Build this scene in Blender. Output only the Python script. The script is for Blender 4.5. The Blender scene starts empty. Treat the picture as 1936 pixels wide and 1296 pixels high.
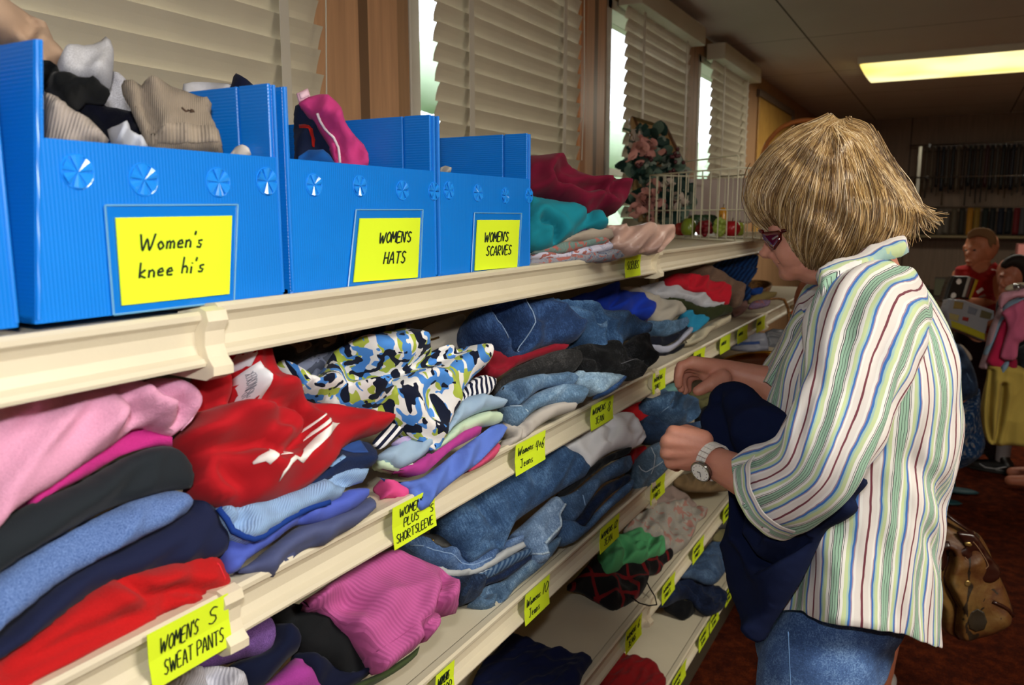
import bpy, math, random
import numpy as np
from mathutils import Vector, Matrix, noise
from mathutils.geometry import delaunay_2d_cdt
S = bpy.context.scene
COL = S.collection
random.seed(7)
# ---------------------------------------------------------------- camera
F = 1500.0
CAM = np.array([0.573, 0.0, 1.42])
def _rot():
    d = np.array([1805-968, -(408-648), -F]); Y = d/np.linalg.norm(d)
    Z = np.array([0, -Y[2], Y[1]]); Z /= np.linalg.norm(Z)
    X = np.cross(Y, Z)
    return np.stack([X, Y, Z])
R = _rot()
cd = bpy.data.cameras.new('camera'); cam = bpy.data.objects.new('camera', cd); COL.objects.link(cam)
cam.matrix_world = Matrix.Translation(Vector(CAM)) @ Matrix([list(r) for r in R]).to_4x4()
cd.sensor_width = 36; cd.lens = F/1936*36; cd.clip_start = .02; cd.clip_end = 60
cd.dof.use_dof = True; cd.dof.focus_distance = 1.15; cd.dof.aperture_fstop = 7.5
S.camera = cam
S.view_settings.view_transform = 'Standard'; S.view_settings.look = 'None'
S.view_settings.gamma = 1; S.view_settings.use_curve_mapping = False
S.view_settings.exposure = 0.0
# ---------------------------------------------------------------- light
W = bpy.data.worlds.new('sky'); S.world = W; W.use_nodes = True
wn = W.node_tree.nodes; wl = W.node_tree.links
sky = wn.new('ShaderNodeTexSky'); sky.sky_type = 'HOSEK_WILKIE'; sky.turbidity = 3.5
sky.sun_direction = (0.5, -0.3, 0.8)
hs_ = wn.new('ShaderNodeHueSaturation'); hs_.inputs['Saturation'].default_value = .25; wl.new(sky.outputs[0], hs_.inputs['Color']); wl.new(hs_.outputs[0], wn['Background'].inputs[0]); wn['Background'].inputs[1].default_value = 22.0
def area(name, loc, rot, size, power, col, sy=None, target=None):
    l = bpy.data.lights.new(name, 'AREA'); l.energy = power; l.color = col; l.size = size
    if sy: l.shape = 'RECTANGLE'; l.size_y = sy
    o = bpy.data.objects.new(name, l); COL.objects.link(o); o.location = loc; o.rotation_euler = rot
    if target is not None:
        o.rotation_euler = (Vector(target)-Vector(loc)).to_track_quat('-Z', 'Y').to_euler()
    return o
# the camera's own flash, just above the lens
_fl = CAM + np.array([0.0, -0.01, 0.12])
flash = area('camera_flash', _fl, (0, 0, 0), .05, 5.3, (1, .985, .965), .03, target=CAM + np.array([-.55, 1.0, -.02]))
# ---------------------------------------------------------------- pixel helpers (photo frame 1936 x 1296)
def ray(px, py): return R @ np.array([px-968, -(py-648), -F])
def onx(px, py, x): r = ray(px, py); return CAM + r*(x-CAM[0])/r[0]
def ony(px, py, y): r = ray(px, py); return CAM + r*(y-CAM[1])/r[1]
def onz(px, py, z): r = ray(px, py); return CAM + r*(z-CAM[2])/r[2]
def PD(px, py, d): return CAM + ray(px, py)*(d/F)
CR = {'A': (0, 640, .5061), 'B': (300, 560, .3409), 'C': (680, 500, .3087), 'D': (1000, 420, .2932), 'E': (700, 740, .3396),
      'F': (250, 960, .3357), 'G': (1040, 860, .3363), 'H': (820, 1000, .2996), 'a': (0, 0, .2893), 'b': (400, 100, .4167),
      'c': (980, 0, .4321), 'd': (1480, 120, .3704), 'e': (1380, 200, .3241), 'f': (1600, 400, .4319), 'g': (1240, 560, .3549),
      'h': (1340, 860, .3363), 'k': (1730, 400, .2315), 'm': (1730, 620, .2624), 'q': (1700, 900, .3057), 'w': (1180, 200, .2160),
      'v': (1360, 440, .2160), 'n': (1240, 640, .2007), 'p': (0, 0, 1.0)}
def px(crop, p): o = CR[crop]; return (o[0]+p[0]*o[2], o[1]+p[1]*o[2])
# ---------------------------------------------------------------- materials
def lin(c):
    if isinstance(c, str): c = [int(c[i:i+2], 16)/255 for i in (0, 2, 4)]
    return tuple((x/12.92 if x <= .04045 else ((x+.055)/1.055)**2.4) for x in c)
class N:
    def __init__(s, name):
        s.m = bpy.data.materials.new(name); s.m.use_nodes = True
        s.t = s.m.node_tree; s.b = s.t.nodes['Principled BSDF']
    def n(s, ty, **kw):
        x = s.t.nodes.new(ty)
        for k, v in kw.items(): setattr(x, k, v)
        return x
    def l(s, a, b): s.t.links.new(a, b)
    def coord(s, kind='Object', scale=(1, 1, 1), rot=0, loc=(0, 0, 0)):
        tc = s.n('ShaderNodeTexCoord'); mp = s.n('ShaderNodeMapping')
        mp.inputs['Scale'].default_value = scale; mp.inputs['Rotation'].default_value = (0, 0, rot); mp.inputs['Location'].default_value = loc
        s.l(tc.outputs[kind], mp.inputs[0]); return mp.outputs[0]
    def noise(s, vec, scale, detail=3, rough=.5, dist=0):
        x = s.n('ShaderNodeTexNoise'); x.inputs['Scale'].default_value = scale; x.inputs['Detail'].default_value = detail
        x.inputs['Roughness'].default_value = rough; x.inputs['Distortion'].default_value = dist
        s.l(vec, x.inputs['Vector']); return x.outputs['Fac']
    def ramp(s, fac, stops, const=False):
        r = s.n('ShaderNodeValToRGB'); e = r.color_ramp
        if const: e.interpolation = 'CONSTANT'
        while len(e.elements) < len(stops): e.elements.new(.5)
        for i, (p, c) in enumerate(stops):
            e.elements[i].position = p; e.elements[i].color = (*c, 1)
        s.l(fac, r.inputs[0]); return r.outputs[0]
    def mix(s, fac, a, b):
        x = s.n('ShaderNodeMix', data_type='RGBA')
        for i, v in ((0, fac), (6, a), (7, b)):
            if isinstance(v, (int, float)): x.inputs[i].default_value = v
            elif isinstance(v, tuple): x.inputs[i].default_value = (*v, 1)
            else: s.l(v, x.inputs[i])
        return x.outputs[2]
    def math(s, op, a, b=None):
        x = s.n('ShaderNodeMath', operation=op)
        for i, v in ((0, a), (1, b)):
            if v is None: continue
            if isinstance(v, (int, float)): x.inputs[i].default_value = v
            else: s.l(v, x.inputs[i])
        return x.outputs[0]
    def base(s, c):
        if isinstance(c, tuple): s.b.inputs['Base Color'].default_value = (*c, 1)
        else: s.l(c, s.b.inputs['Base Color'])
    def bump(s, h, strength=.3, dist=.001):
        x = s.n('ShaderNodeBump'); x.inputs['Strength'].default_value = strength; x.inputs['Distance'].default_value = dist
        s.l(h, x.inputs['Height']); s.l(x.outputs[0], s.b.inputs['Normal'])
    def set(s, rough=.5, spec=.5, metal=0, **kw):
        s.b.inputs['Roughness'].default_value = rough; s.b.inputs['Specular IOR Level'].default_value = spec
        s.b.inputs['Metallic'].default_value = metal
        for k, v in kw.items(): s.b.inputs[k].default_value = v
        return s.m
_mc = {}
def solid(c, rough=.5, spec=.5, metal=0, grain=0, **kw):
    key = ('s', c, rough, spec, metal, grain, tuple(kw.items()))
    if key in _mc: return _mc[key]
    m = N('painted' if not metal else 'metal'); v = m.coord(); L = lin(c)
    n1 = m.noise(v, 9, 4)
    m.base(m.mix(n1, tuple(x*.9 for x in L), tuple(min(1, x*1.08) for x in L)))
    m.bump(m.noise(v, 260 if not grain else grain, 2), .15 if not grain else .5, .0006)
    _mc[key] = m.set(rough, spec, metal, **kw); return _mc[key]
def fab(c, kind='plain', c2=None, sc=1.0, ang=0.0, sheen=.05):
    """cloth: plain, denim, fleece, heather, stripe, rib, print, plaid, satin, camo, floral, tiedye"""
    key = ('f', c, kind, c2, sc, ang, sheen)
    if key in _mc: return _mc[key]
    m = N(kind+'_cloth'); v = m.coord(rot=ang)
    def mute(q):
        g_ = .3*q[0]+.6*q[1]+.1*q[2]; k_ = .78 if kind == 'denim' else .97
        return tuple((x*k_+g_*(1-k_))*.92 for x in q)
    L = mute(lin(c)); L2 = mute(lin(c2)) if c2 else L
    dk = lambda q, k: tuple(min(1, x*k) for x in q)
    big = m.noise(v, 14, 3); rough = .92; spec = .15
    if kind in ('plain', 'satin'):
        m.base(m.mix(big, dk(L, .9), dk(L, 1.1)))
        if kind == 'satin': rough = .3; spec = .6
        m.bump(m.noise(v, 900, 2), .25, .0006)
    elif kind == 'fleece':
        m.base(m.mix(m.noise(v, 420, 4, .7), dk(L, .82), dk(L, 1.15))); m.bump(m.noise(v, 500, 4, .7), .8, .0012)
    elif kind == 'heather':
        f = m.noise(v, 800, 4, .8); m.base(m.ramp(f, [(.34, dk(L, .7)), (.68, L2 if c2 else dk(L, 1.4))])); m.bump(f, .7, .0008)
    elif kind == 'denim':
        va = m.coord(rot=ang, scale=(1, .10, 1)); vb = m.coord(rot=ang, scale=(.14, 1, 1))
        f = m.math('ADD', m.math('MULTIPLY', m.noise(va, 520, 4, .8), .7), m.math('MULTIPLY', m.noise(vb, 600, 3, .7), .3))
        fade = m.noise(v, 16, 5, .65)
        f2 = m.math('ADD', m.math('MULTIPLY', f, .6), m.math('MULTIPLY', fade, .45))
        m.base(m.ramp(f2, [(.40, dk(L, .5)), (.52, L), (.64, dk(L2 if c2 else tuple(x*1.5+.04 for x in L), 1.25))])); m.bump(f, .6, .001)
    elif kind in ('stripe', 'rib'):
        sx = m.n('ShaderNodeSeparateXYZ'); m.l(v, sx.inputs[0])
        w = m.math('ADD', m.math('MULTIPLY', sx.outputs[0], 1/(sc*.01)), m.math('MULTIPLY', m.noise(v, 8, 2), .8 if kind == 'stripe' else .25))
        fr = m.math('FRACT', w)
        if kind == 'stripe': m.base(m.ramp(fr, [(0, L), (.5, L2)], True)); m.bump(m.noise(v, 900, 2), .25, .0006)
        else:
            tri = m.math('ABSOLUTE', m.math('SUBTRACT', fr, .5))
            m.base(m.mix(m.math('MULTIPLY', tri, 2), dk(L, .88), dk(L, 1.08))); m.bump(tri, 1, .0012)
    elif kind == 'plaid':
        sx = m.n('ShaderNodeSeparateXYZ'); m.l(v, sx.inputs[0]); o = []
        for i in (0, 1): o.append(m.math('LESS_THAN', m.math('FRACT', m.math('MULTIPLY', sx.outputs[i], 1/(sc*.01))), .16))
        m.base(m.mix(m.math('MAXIMUM', o[0], o[1]), L, L2)); m.bump(m.noise(v, 900, 2), .25, .0006)
    elif kind == 'print':      # black, blue, lime and white brush strokes
        va = m.coord(rot=ang, scale=(1, .14, 1)); vb = m.coord(rot=ang+.3, scale=(1, .18, 1), loc=(3, 1, 0)); vc = m.coord(rot=ang-.3, scale=(1, .19, 1), loc=(7, 5, 0))
        c0 = m.mix(m.math('GREATER_THAN', m.noise(vc, 70, 1, .3, .2), .55), lin('e8e6e6'), lin('c6bcaa'))
        c1 = m.mix(m.math('GREATER_THAN', m.noise(vb, 66, 1, .3, .15), .55), c0, lin('a9b94a'))
        c2_ = m.mix(m.math('GREATER_THAN', m.noise(vc, 70, 1, .3, .15), .54), c1, lin('4c8ad8'))
        m.base(m.mix(m.math('GREATER_THAN', m.noise(va, 76, 1, .3, .15), .555), c2_, lin('141a2e'))); m.bump(m.noise(v, 900, 2), .25, .0006)
    elif kind == 'camo':
        f = m.noise(v, 26*sc, 2, .4, .5); m.base(m.ramp(f, [(0, dk(L, .4)), (.44, L), (.52, L2), (.62, dk(L2, .5))], True)); m.bump(m.noise(v, 900, 2), .25, .0006)
    elif kind == 'floral':
        f = m.noise(v, 48*sc, 3, .55, 1.2); f3 = m.noise(m.coord(loc=(4, 2, 1)), 40*sc, 2, .5, .8)
        m.base(m.mix(m.math('GREATER_THAN', f3, .58), m.ramp(f, [(.3, dk(L2, .8)), (.46, L), (.6, L), (.72, dk(L2, 1.1))]), lin('a0625c') if sc > 1 else lin('9a7068'))); m.bump(m.noise(v, 900, 2), .25, .0006)
    elif kind == 'tiedye':
        f = m.noise(m.coord(scale=(1, 2.2, 1)), 17*sc, 4, .6, 2.2); m.base(m.ramp(f, [(.3, dk(L, .45)), (.46, L), (.56, dk(L, 1.7)), (.62, lin('8c98a0')), (.7, L2)]))
    _mc[key] = m.set(rough, spec, 0, **{'Sheen Weight': sheen, 'Sheen Roughness': .5}); return _mc[key]
# ---------------------------------------------------------------- object helpers
def tag(o, label=None, cat=None, group=None, kind=None):
    if label: o['label'] = label
    if cat: o['category'] = cat
    if group: o['group'] = group
    if kind: o['kind'] = kind
    return o
_mw = {}
def empty(name, loc, label=None, cat=None, group=None, kind=None, rz=0):
    o = bpy.data.objects.new(name, None); COL.objects.link(o)
    o.empty_display_size = .05
    M = Matrix.Translation(Vector(loc)) @ Matrix.Rotation(rz, 4, 'Z'); o.matrix_world = M; _mw[o.name] = M
    return tag(o, label, cat, group, kind)
def mesh(name, vf, mat, parent=None, smooth=True, local=False, M=None):
    """vf = (verts, faces) in world space; re-based onto the parent (or M) so the object keeps a sensible origin"""
    v, f = vf; v = np.asarray(v, float).reshape(-1, 3)
    me = bpy.data.meshes.new(name)
    if M is None and parent is None:
        b = v.mean(0); b[2] = v[:, 2].min(); M = Matrix.Translation(Vector(b))
    if not local:
        inv = np.array((_mw[parent.name] if parent is not None else M).inverted())
        v = v @ inv[:3, :3].T + inv[:3, 3]
    me.from_pydata(v.tolist(), [], [tuple(int(i) for i in q) for q in f]); me.materials.append(mat)
    if smooth: me.polygons.foreach_set('use_smooth', [True]*len(me.polygons))
    me.update()
    o = bpy.data.objects.new(name, me); COL.objects.link(o)
    if parent is not None: o.parent = parent; _mw[o.name] = _mw[parent.name]
    else: o.matrix_world = M; _mw[o.name] = M
    return o
class MB:
    def __init__(s): s.v = []; s.f = []; s.n = 0
    def add(s, v, f):
        v = np.asarray(v, float).reshape(-1, 3); s.v.append(v); s.f += [tuple(i+s.n for i in q) for q in f]; s.n += len(v); return s
    def box(s, a, b, c=None, ax=None):
        """box between corners a and b; or centre a, half sizes b, axes ax"""
        if ax is None:
            a = np.minimum(a, b), np.maximum(a, b); lo, hi = a; k = min((hi-lo).min()*.25, .003)
            pts = []
            for z in (lo[2], hi[2]):
                zi = z
                pts += [(lo[0]+k, lo[1], zi), (hi[0]-k, lo[1], zi), (hi[0], lo[1]+k, zi), (hi[0], hi[1]-k, zi), (hi[0]-k, hi[1], zi), (lo[0]+k, hi[1], zi), (lo[0], hi[1]-k, zi), (lo[0], lo[1]+k, zi)]
            f = [tuple(range(7, -1, -1)), tuple(range(8, 16))]+[(i, (i+1) % 8, 8+(i+1) % 8, 8+i) for i in range(8)]
            return s.add(pts, f)
        A = np.asarray(ax, float); pts = [np.asarray(a)+A.T@(np.array([i, j, k])*b) for k in (-1, 1) for j in (-1, 1) for i in (-1, 1)]
        return s.add(pts, [(0, 2, 3, 1), (4, 5, 7, 6), (0, 1, 5, 4), (2, 6, 7, 3), (0, 4, 6, 2), (1, 3, 7, 5)])
    def tube(s, pts, r, n=6, cap=True, flat=None):
        pts = [np.asarray(p, float) for p in pts]; m = len(pts)
        rr = r if hasattr(r, '__len__') else [r]*m; V = []; up = None
        for i in range(m):
            t = pts[min(i+1, m-1)]-pts[max(i-1, 0)]; t = t/(np.linalg.norm(t)+1e-9)
            if up is None:
                up = np.array([0, 0, 1.]) if abs(t[2]) < .9 else np.array([1., 0, 0])
            a = np.cross(t, up); a /= np.linalg.norm(a)+1e-9; b = np.cross(a, t); up = b
            for k in range(n):
                th = 2*math.pi*k/n; V.append(pts[i]+rr[i]*(math.cos(th)*a+(flat or 1)*math.sin(th)*b))
        f = [(i*n+k, i*n+(k+1) % n, (i+1)*n+(k+1) % n, (i+1)*n+k) for i in range(m-1) for k in range(n)]
        if cap: f += [tuple(range(n-1, -1, -1)), tuple((m-1)*n+k for k in range(n))]
        return s.add(V, f)
    def rings(s, rings, close=(True, True)):
        n = len(rings[0]); m = len(rings); V = np.concatenate([np.asarray(r) for r in rings])
        f = [(i*n+k, i*n+(k+1) % n, (i+1)*n+(k+1) % n, (i+1)*n+k) for i in range(m-1) for k in range(n)]
        if close[0]: f.append(tuple(range(n-1, -1, -1)))
        if close[1]: f.append(tuple((m-1)*n+k for k in range(n)))
        return s.add(V, f)
    def ell(s, c, r, n=14, m=9, ax=None):
        c = np.asarray(c, float); r = np.asarray(r, float)*np.ones(3); A = np.eye(3) if ax is None else np.asarray(ax, float)
        V = [c+A.T@(r*np.array([0, 0, -1.]))]
        for i in range(1, m):
            p = math.pi*i/m
            for k in range(n):
                t = 2*math.pi*k/n; V.append(c+A.T@(r*np.array([math.sin(p)*math.cos(t), math.sin(p)*math.sin(t), -math.cos(p)])))
        V.append(c+A.T@(r*np.array([0, 0, 1.]))); L = len(V)-1
        f = [(0, 1+(k+1) % n, 1+k) for k in range(n)]+[(L, L-n+k, L-n+(k+1) % n) for k in range(n)]
        f += [(1+i*n+k, 1+i*n+(k+1) % n, 1+(i+1)*n+(k+1) % n, 1+(i+1)*n+k) for i in range(m-2) for k in range(n)]
        return s.add(V, f)
    def cap(s, a, b, ra, rb, n=14):
        """tapered capsule"""
        a = np.asarray(a, float); b = np.asarray(b, float); t = b-a; L = np.linalg.norm(t)+1e-9; t = t/L
        u = np.array([0, 0, 1.]) if abs(t[2]) < .9 else np.array([1., 0, 0]); x = np.cross(t, u); x /= np.linalg.norm(x); y = np.cross(t, x)
        rings = []
        for c, r, s0 in ((a, ra, -1), (b, rb, 1)):
            for j in range(1, 6):
                p = math.pi/2*j/5; off, rad = (-math.cos(p)*r, math.sin(p)*r) if s0 < 0 else (math.sin(math.pi/2*(j-1)/5)*r, math.cos(math.pi/2*(j-1)/5)*r)
                rings.append([c+t*off+rad*(math.cos(2*math.pi*k/n)*x+math.sin(2*math.pi*k/n)*y) for k in range(n)])
        return s.rings(rings)
    def get(s): return np.concatenate(s.v), s.f
    def build(s, name, mat, parent=None, smooth=False, **k): return mesh(name, s.get(), mat, parent, smooth, **k)
def catmull(pts, step, closed=True):
    P = [np.asarray(p, float) for p in pts]; n = len(P); out = []
    for i in range(n if closed else n-1):
        if closed: p0, p1, p2, p3 = P[i-1], P[i], P[(i+1) % n], P[(i+2) % n]
        else: p0, p1, p2, p3 = P[max(i-1, 0)], P[i], P[i+1], P[min(i+2, n-1)]
        k = max(1, int(np.linalg.norm(p2-p1)/step))
        for j in range(k):
            t = j/k; a = .42
            m1 = a*(p2-p0); m2 = a*(p3-p1)
            out.append((2*t**3-3*t*t+1)*p1+(t**3-2*t*t+t)*m1+(-2*t**3+3*t*t)*p2+(t**3-t*t)*m2)
    if not closed: out.append(P[-1])
    return np.array(out)
def segdist(q, poly, closed=True):
    a = poly; b = np.roll(poly, -1, 0) if closed else None
    if not closed: a, b = poly[:-1], poly[1:]
    best = np.full(len(q), 1e9)
    for i in range(0, len(a), 64):
        A = a[i:i+64][None]; B = b[i:i+64][None]; d = B-A; t = np.clip(((q[:, None]-A)*d).sum(2)/((d*d).sum(2)+1e-12), 0, 1)
        best = np.minimum(best, np.linalg.norm(q[:, None]-(A+t[..., None]*d), axis=2).min(1))
    return best
def inside(q, poly):
    x, y = q[:, 0], q[:, 1]; c = np.zeros(len(q), bool); j = len(poly)-1
    for i in range(len(poly)):
        xi, yi = poly[i]; xj, yj = poly[j]
        if yi != yj:
            m = ((yi > y) != (yj > y)) & (x < (xj-xi)*(y-yi)/(yj-yi)+xi); c ^= m
        j = i
    return c
class Sheet:
    """a soft thing outlined on its own plane in the room, then given its own puffed thickness, folds and creases"""
    def __init__(s, plane): # plane = (point, normal)
        q, n = plane; n = np.asarray(n, float); n /= np.linalg.norm(n); s.q = np.asarray(q, float); s.n = n
        u = np.cross([0, 0, 1.], n); u /= np.linalg.norm(u); v = np.cross(n, u)
        s.A = np.stack([u, v, n], 1)          # local -> world
    def uv(s, p):
        r = ray(*p); t = ((s.q-CAM)@s.n)/(r@s.n); return ((CAM+r*t-s.q)@s.A)[:2]
def plane3(pts):
    a, b, c = [PD(*p) for p in pts]; n = np.cross(b-a, c-a)
    if n @ (CAM-a) < 0: n = -n
    return a, n
def soft(name, label, cat, crop, pts, plane, H=.018, D=.03, mat=None, edge=.02, wr=.003, wa=0., ws=(12, 35), cre=(), group=None,
         parent=None, sharp=False, lines=(), patches=(), res=.008, seed=None, tails=()):
    sh = Sheet(plane)
    P2 = np.array([sh.uv(px(crop, p)) for p in pts])
    poly = P2 if sharp else catmull(P2, res)
    if sharp:
        out = []
        for i in range(len(P2)):
            a, b = P2[i], P2[(i+1) % len(P2)]; k = max(1, int(np.linalg.norm(b-a)/res))
            out += [a+(b-a)*j/k for j in range(k)]
        poly = np.array(out)
    ar = abs(np.sum(poly[:, 0]*np.roll(poly[:, 1], -1)-poly[:, 1]*np.roll(poly[:, 0], -1)))/2
    res = max(min(res*.62, math.sqrt(ar)/9), .0010, math.sqrt(ar/5200))
    lo, hi = poly.min(0), poly.max(0)
    gx = np.arange(lo[0], hi[0], res); gy = np.arange(lo[1], hi[1], res*.87)
    G = np.array([(x+(j % 2)*res/2, y) for j, y in enumerate(gy) for x in gx])
    if len(G):
        G = G[inside(G, poly)]
        if len(G): G = G[segdist(G, poly) > res*.45]
    sd = random.random()*50 if seed is None else seed
    CL = [(np.array([sh.uv(px(crop, p)) for p in c[0]]), c[1], c[2]) for c in cre]
    CL = [(catmull(a, .01, False), d, w) for a, d, w in CL]
    edge = min(edge, math.sqrt(ar)*.45)
    ca, sa = math.cos(wa), math.sin(wa)
    def height(q, wrk=True):
        q = np.asarray(q, float).reshape(-1, 2); d = np.clip(segdist(q, poly)/edge, 0, 1); pr = np.sqrt(np.maximum(0, 1-(1-d)**2))
        h = H*pr
        if wr:
            a = q[:, 0]*ca+q[:, 1]*sa; b = -q[:, 0]*sa+q[:, 1]*ca
            nz = np.array([1.1*noise.noise((x*ws[0], y*ws[1], sd))+.9*(.5-2.2*abs(noise.noise((x*ws[0]*1.3+3, y*ws[1]*1.2, sd+9))))+.35*noise.noise((x*ws[0]*3.6, y*ws[1]*2.6, sd+5)) for x, y in zip(a, b)])
            h = h+wr*1.9*nz*np.minimum(1, pr*1.2)
        for a, dd, w in CL:
            ds = segdist(q, a, False); h = h-2.0*dd*(np.exp(-(ds/(w*.62))**2)-.35*np.exp(-((ds-w*1.7)/(w*.9))**2))*pr
        return h
    vc = [Vector(p) for p in poly]+[Vector(p) for p in G]
    V, _, Fc, *_r = delaunay_2d_cdt(vc, [], [list(range(len(poly)))], 1, 1e-6)
    V = np.array([(p[0], p[1]) for p in V]); h = height(V); db = segdist(V, poly); bd = db < 1e-5
    h[bd] = 0
    pr = np.sqrt(np.maximum(0, 1-(1-np.clip(db/edge, 0, 1))**2))
    n = len(V); idx = {}; top = [(p[0], p[1], z) for p, z in zip(V, h)]
    for i in range(n):
        if bd[i]: idx[i] = i
        else: idx[i] = len(top); top.append((V[i][0], V[i][1], -D*pr[i]))
    faces = []
    for q in Fc:
        a, b, c = [V[i] for i in q[:3]]
        q = list(q)
        if (b[0]-a[0])*(c[1]-a[1])-(b[1]-a[1])*(c[0]-a[0]) < 0: q = q[::-1]
        faces.append(tuple(q)); faces.append(tuple(idx[i] for i in q[::-1]))
    # frame with origin at the lowest point
    Vw = np.array(top) @ sh.A.T + sh.q
    o0 = Vw.mean(0); o0[2] = Vw[:, 2].min()
    M = Matrix.Translation(Vector(o0)) @ Matrix([list(r) for r in sh.A]).to_4x4()
    if parent is None: ob = mesh(name, (Vw, faces), mat, M=M)
    else: ob = mesh(name, (Vw, faces), mat, parent)
    tag(ob, label, cat, group)
    def lift(p, e=.0008):
        q = np.array([p]) if np.ndim(p) == 1 else np.asarray(p); hh = np.maximum(height(q), 0)+e
        w_ = np.c_[q, hh] @ sh.A.T + sh.q
        return w_[0] if np.ndim(p) == 1 else w_
    for nm, lp, r, mt in lines:
        if nm == 'stitched_seam': r *= .6
        a = catmull(np.array([sh.uv(px(crop, p)) for p in lp]), .008, False)
        MB().tube(lift(a, r*.3), r, 5).build(nm, mt, ob, True)
    for nm, pp, mt in patches:
        P3 = np.array([sh.uv(px(crop, p)) for p in pp]); o2 = []
        for i in range(len(P3)):
            a, b = P3[i], P3[(i+1) % len(P3)]; k = max(1, int(np.linalg.norm(b-a)/.004)); o2 += [a+(b-a)*j/k for j in range(k)]
        o2 = np.array(o2); l2, h2 = o2.min(0), o2.max(0)
        g = np.array([(x, y) for x in np.arange(l2[0], h2[0], .004) for y in np.arange(l2[1], h2[1], .004)]+[(1e3, 1e3)])
        g = g[inside(g, o2)]
        if len(g): g = g[segdist(g, o2) > .0018]
        V3, _, F3, *_q = delaunay_2d_cdt([Vector(p) for p in o2]+[Vector(p) for p in g], [], [list(range(len(o2)))], 1, 1e-6)
        V3 = np.array([(p[0], p[1]) for p in V3]); m3 = len(V3)
        vv = np.r_[lift(V3, .0014), lift(V3, .0002)]; ff = []
        ed = {}
        for q in F3:
            a, b, c = [V3[i] for i in q[:3]]; q = list(q)
            if (b[0]-a[0])*(c[1]-a[1])-(b[1]-a[1])*(c[0]-a[0]) < 0: q = q[::-1]
            ff += [tuple(q), tuple(i+m3 for i in q[::-1])]
            for i in range(len(q)): ed[(q[i], q[(i+1) % len(q)])] = 1
        ff += [(a, a+m3, b+m3, b) for (a, b) in ed if (b, a) not in ed]
        pt = mesh(nm, (vv, ff), mt, ob, True)
    ob_info[ob.name] = (sh, lift, crop)
    return ob
ob_info = {}
# ---------------------------------------------------------------- handwriting
GL = {'A': [[(0, 0), (.3, 1), (.6, 0)], [(.1, .38), (.5, .38)]], 'B': [[(0, 0), (0, 1), (.4, .95), (.45, .7), (0, .52), (.5, .4), (.5, .1), (0, 0)]],
 'C': [[(.5, .85), (.3, 1), (.05, .7), (.05, .3), (.3, 0), (.5, .15)]], 'E': [[(.5, 1), (0, 1), (0, 0), (.5, 0)], [(0, .52), (.4, .52)]],
 'H': [[(0, 0), (0, 1)], [(.5, 0), (.5, 1)], [(0, .5), (.5, .5)]], 'I': [[(.1, 0), (.1, 1)]], 'J': [[(.05, 1), (.5, 1)], [(.35, 1), (.35, .2), (.2, 0), (0, .15)]],
 'K': [[(0, 0), (0, 1)], [(.5, 1), (0, .45), (.5, 0)]], 'L': [[(0, 1), (0, 0), (.45, 0)]], 'M': [[(0, 0), (.05, 1), (.32, .35), (.6, 1), (.65, 0)]],
 'N': [[(0, 0), (0, 1), (.5, 0), (.5, 1)]], 'O': [[(.28, 1), (.03, .75), (.03, .25), (.28, 0), (.53, .25), (.53, .75), (.28, 1)]],
 'P': [[(0, 0), (0, 1), (.45, .92), (.45, .55), (0, .45)]], 'R': [[(0, 0), (0, 1), (.45, .92), (.42, .58), (0, .5), (.5, 0)]],
 'S': [[(.5, .88), (.25, 1), (.03, .8), (.12, .58), (.42, .42), (.48, .18), (.25, 0), (0, .12)]], 'T': [[(0, 1), (.6, 1)], [(.3, 1), (.3, 0)]],
 'U': [[(0, 1), (.03, .2), (.25, 0), (.48, .2), (.5, 1)]], 'V': [[(0, 1), (.27, 0), (.55, 1)]], 'W': [[(0, 1), (.2, 0), (.42, .7), (.62, 0), (.88, 1)]],
 "'": [[(.05, 1.05), (.02, .8)]], '0': [[(.25, 1), (.03, .7), (.03, .3), (.25, 0), (.47, .3), (.47, .7), (.25, 1)]], '1': [[(.1, 0), (.14, 1)]],
 '2': [[(.02, .8), (.25, 1), (.46, .75), (0, 0), (.5, .03)]], '4': [[(.1, 1), (.03, .45), (.5, .45)], [(.4, .95), (.38, 0)]], '+': [[(.05, .45), (.4, .45)], [(.22, .2), (.22, .7)]],
 '6': [[(.4, 1), (.08, .5), (.05, .15), (.25, 0), (.45, .2), (.3, .45), (.06, .3)]], '8': [[(.25, .52), (.05, .75), (.25, 1), (.45, .75), (.25, .52), (.03, .25), (.25, 0), (.47, .25), (.25, .52)]],
 'o': [[(.2, .5), (.03, .3), (.18, .0), (.38, .2), (.2, .5)]], 'm': [[(0, .5), (0, 0)], [(0, .38), (.15, .5), (.22, .35), (.22, 0)], [(.22, .38), (.38, .5), (.46, .35), (.46, 0)]],
 'e': [[(.04, .26), (.36, .3), (.25, .52), (.05, .36), (.08, .06), (.36, .06)]], 'n': [[(0, .5), (0, 0)], [(0, .38), (.18, .5), (.3, .35), (.3, 0)]],
 's': [[(.3, .48), (.08, .44), (.1, .28), (.28, .2), (.22, .02), (0, .06)]], 'k': [[(0, 0), (0, 1)], [(.3, .5), (0, .22), (.34, 0)]], 'h': [[(0, 0), (.03, 1.1)], [(0, .38), (.18, .5), (.3, .35), (.3, 0)]],
 'i': [[(.05, 0), (.05, .48)], [(.06, .68), (.07, .72)]], 'a': [[(.32, .45), (.08, .45), (.05, .05), (.28, .1), (.33, .48), (.36, 0)]]}
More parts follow.
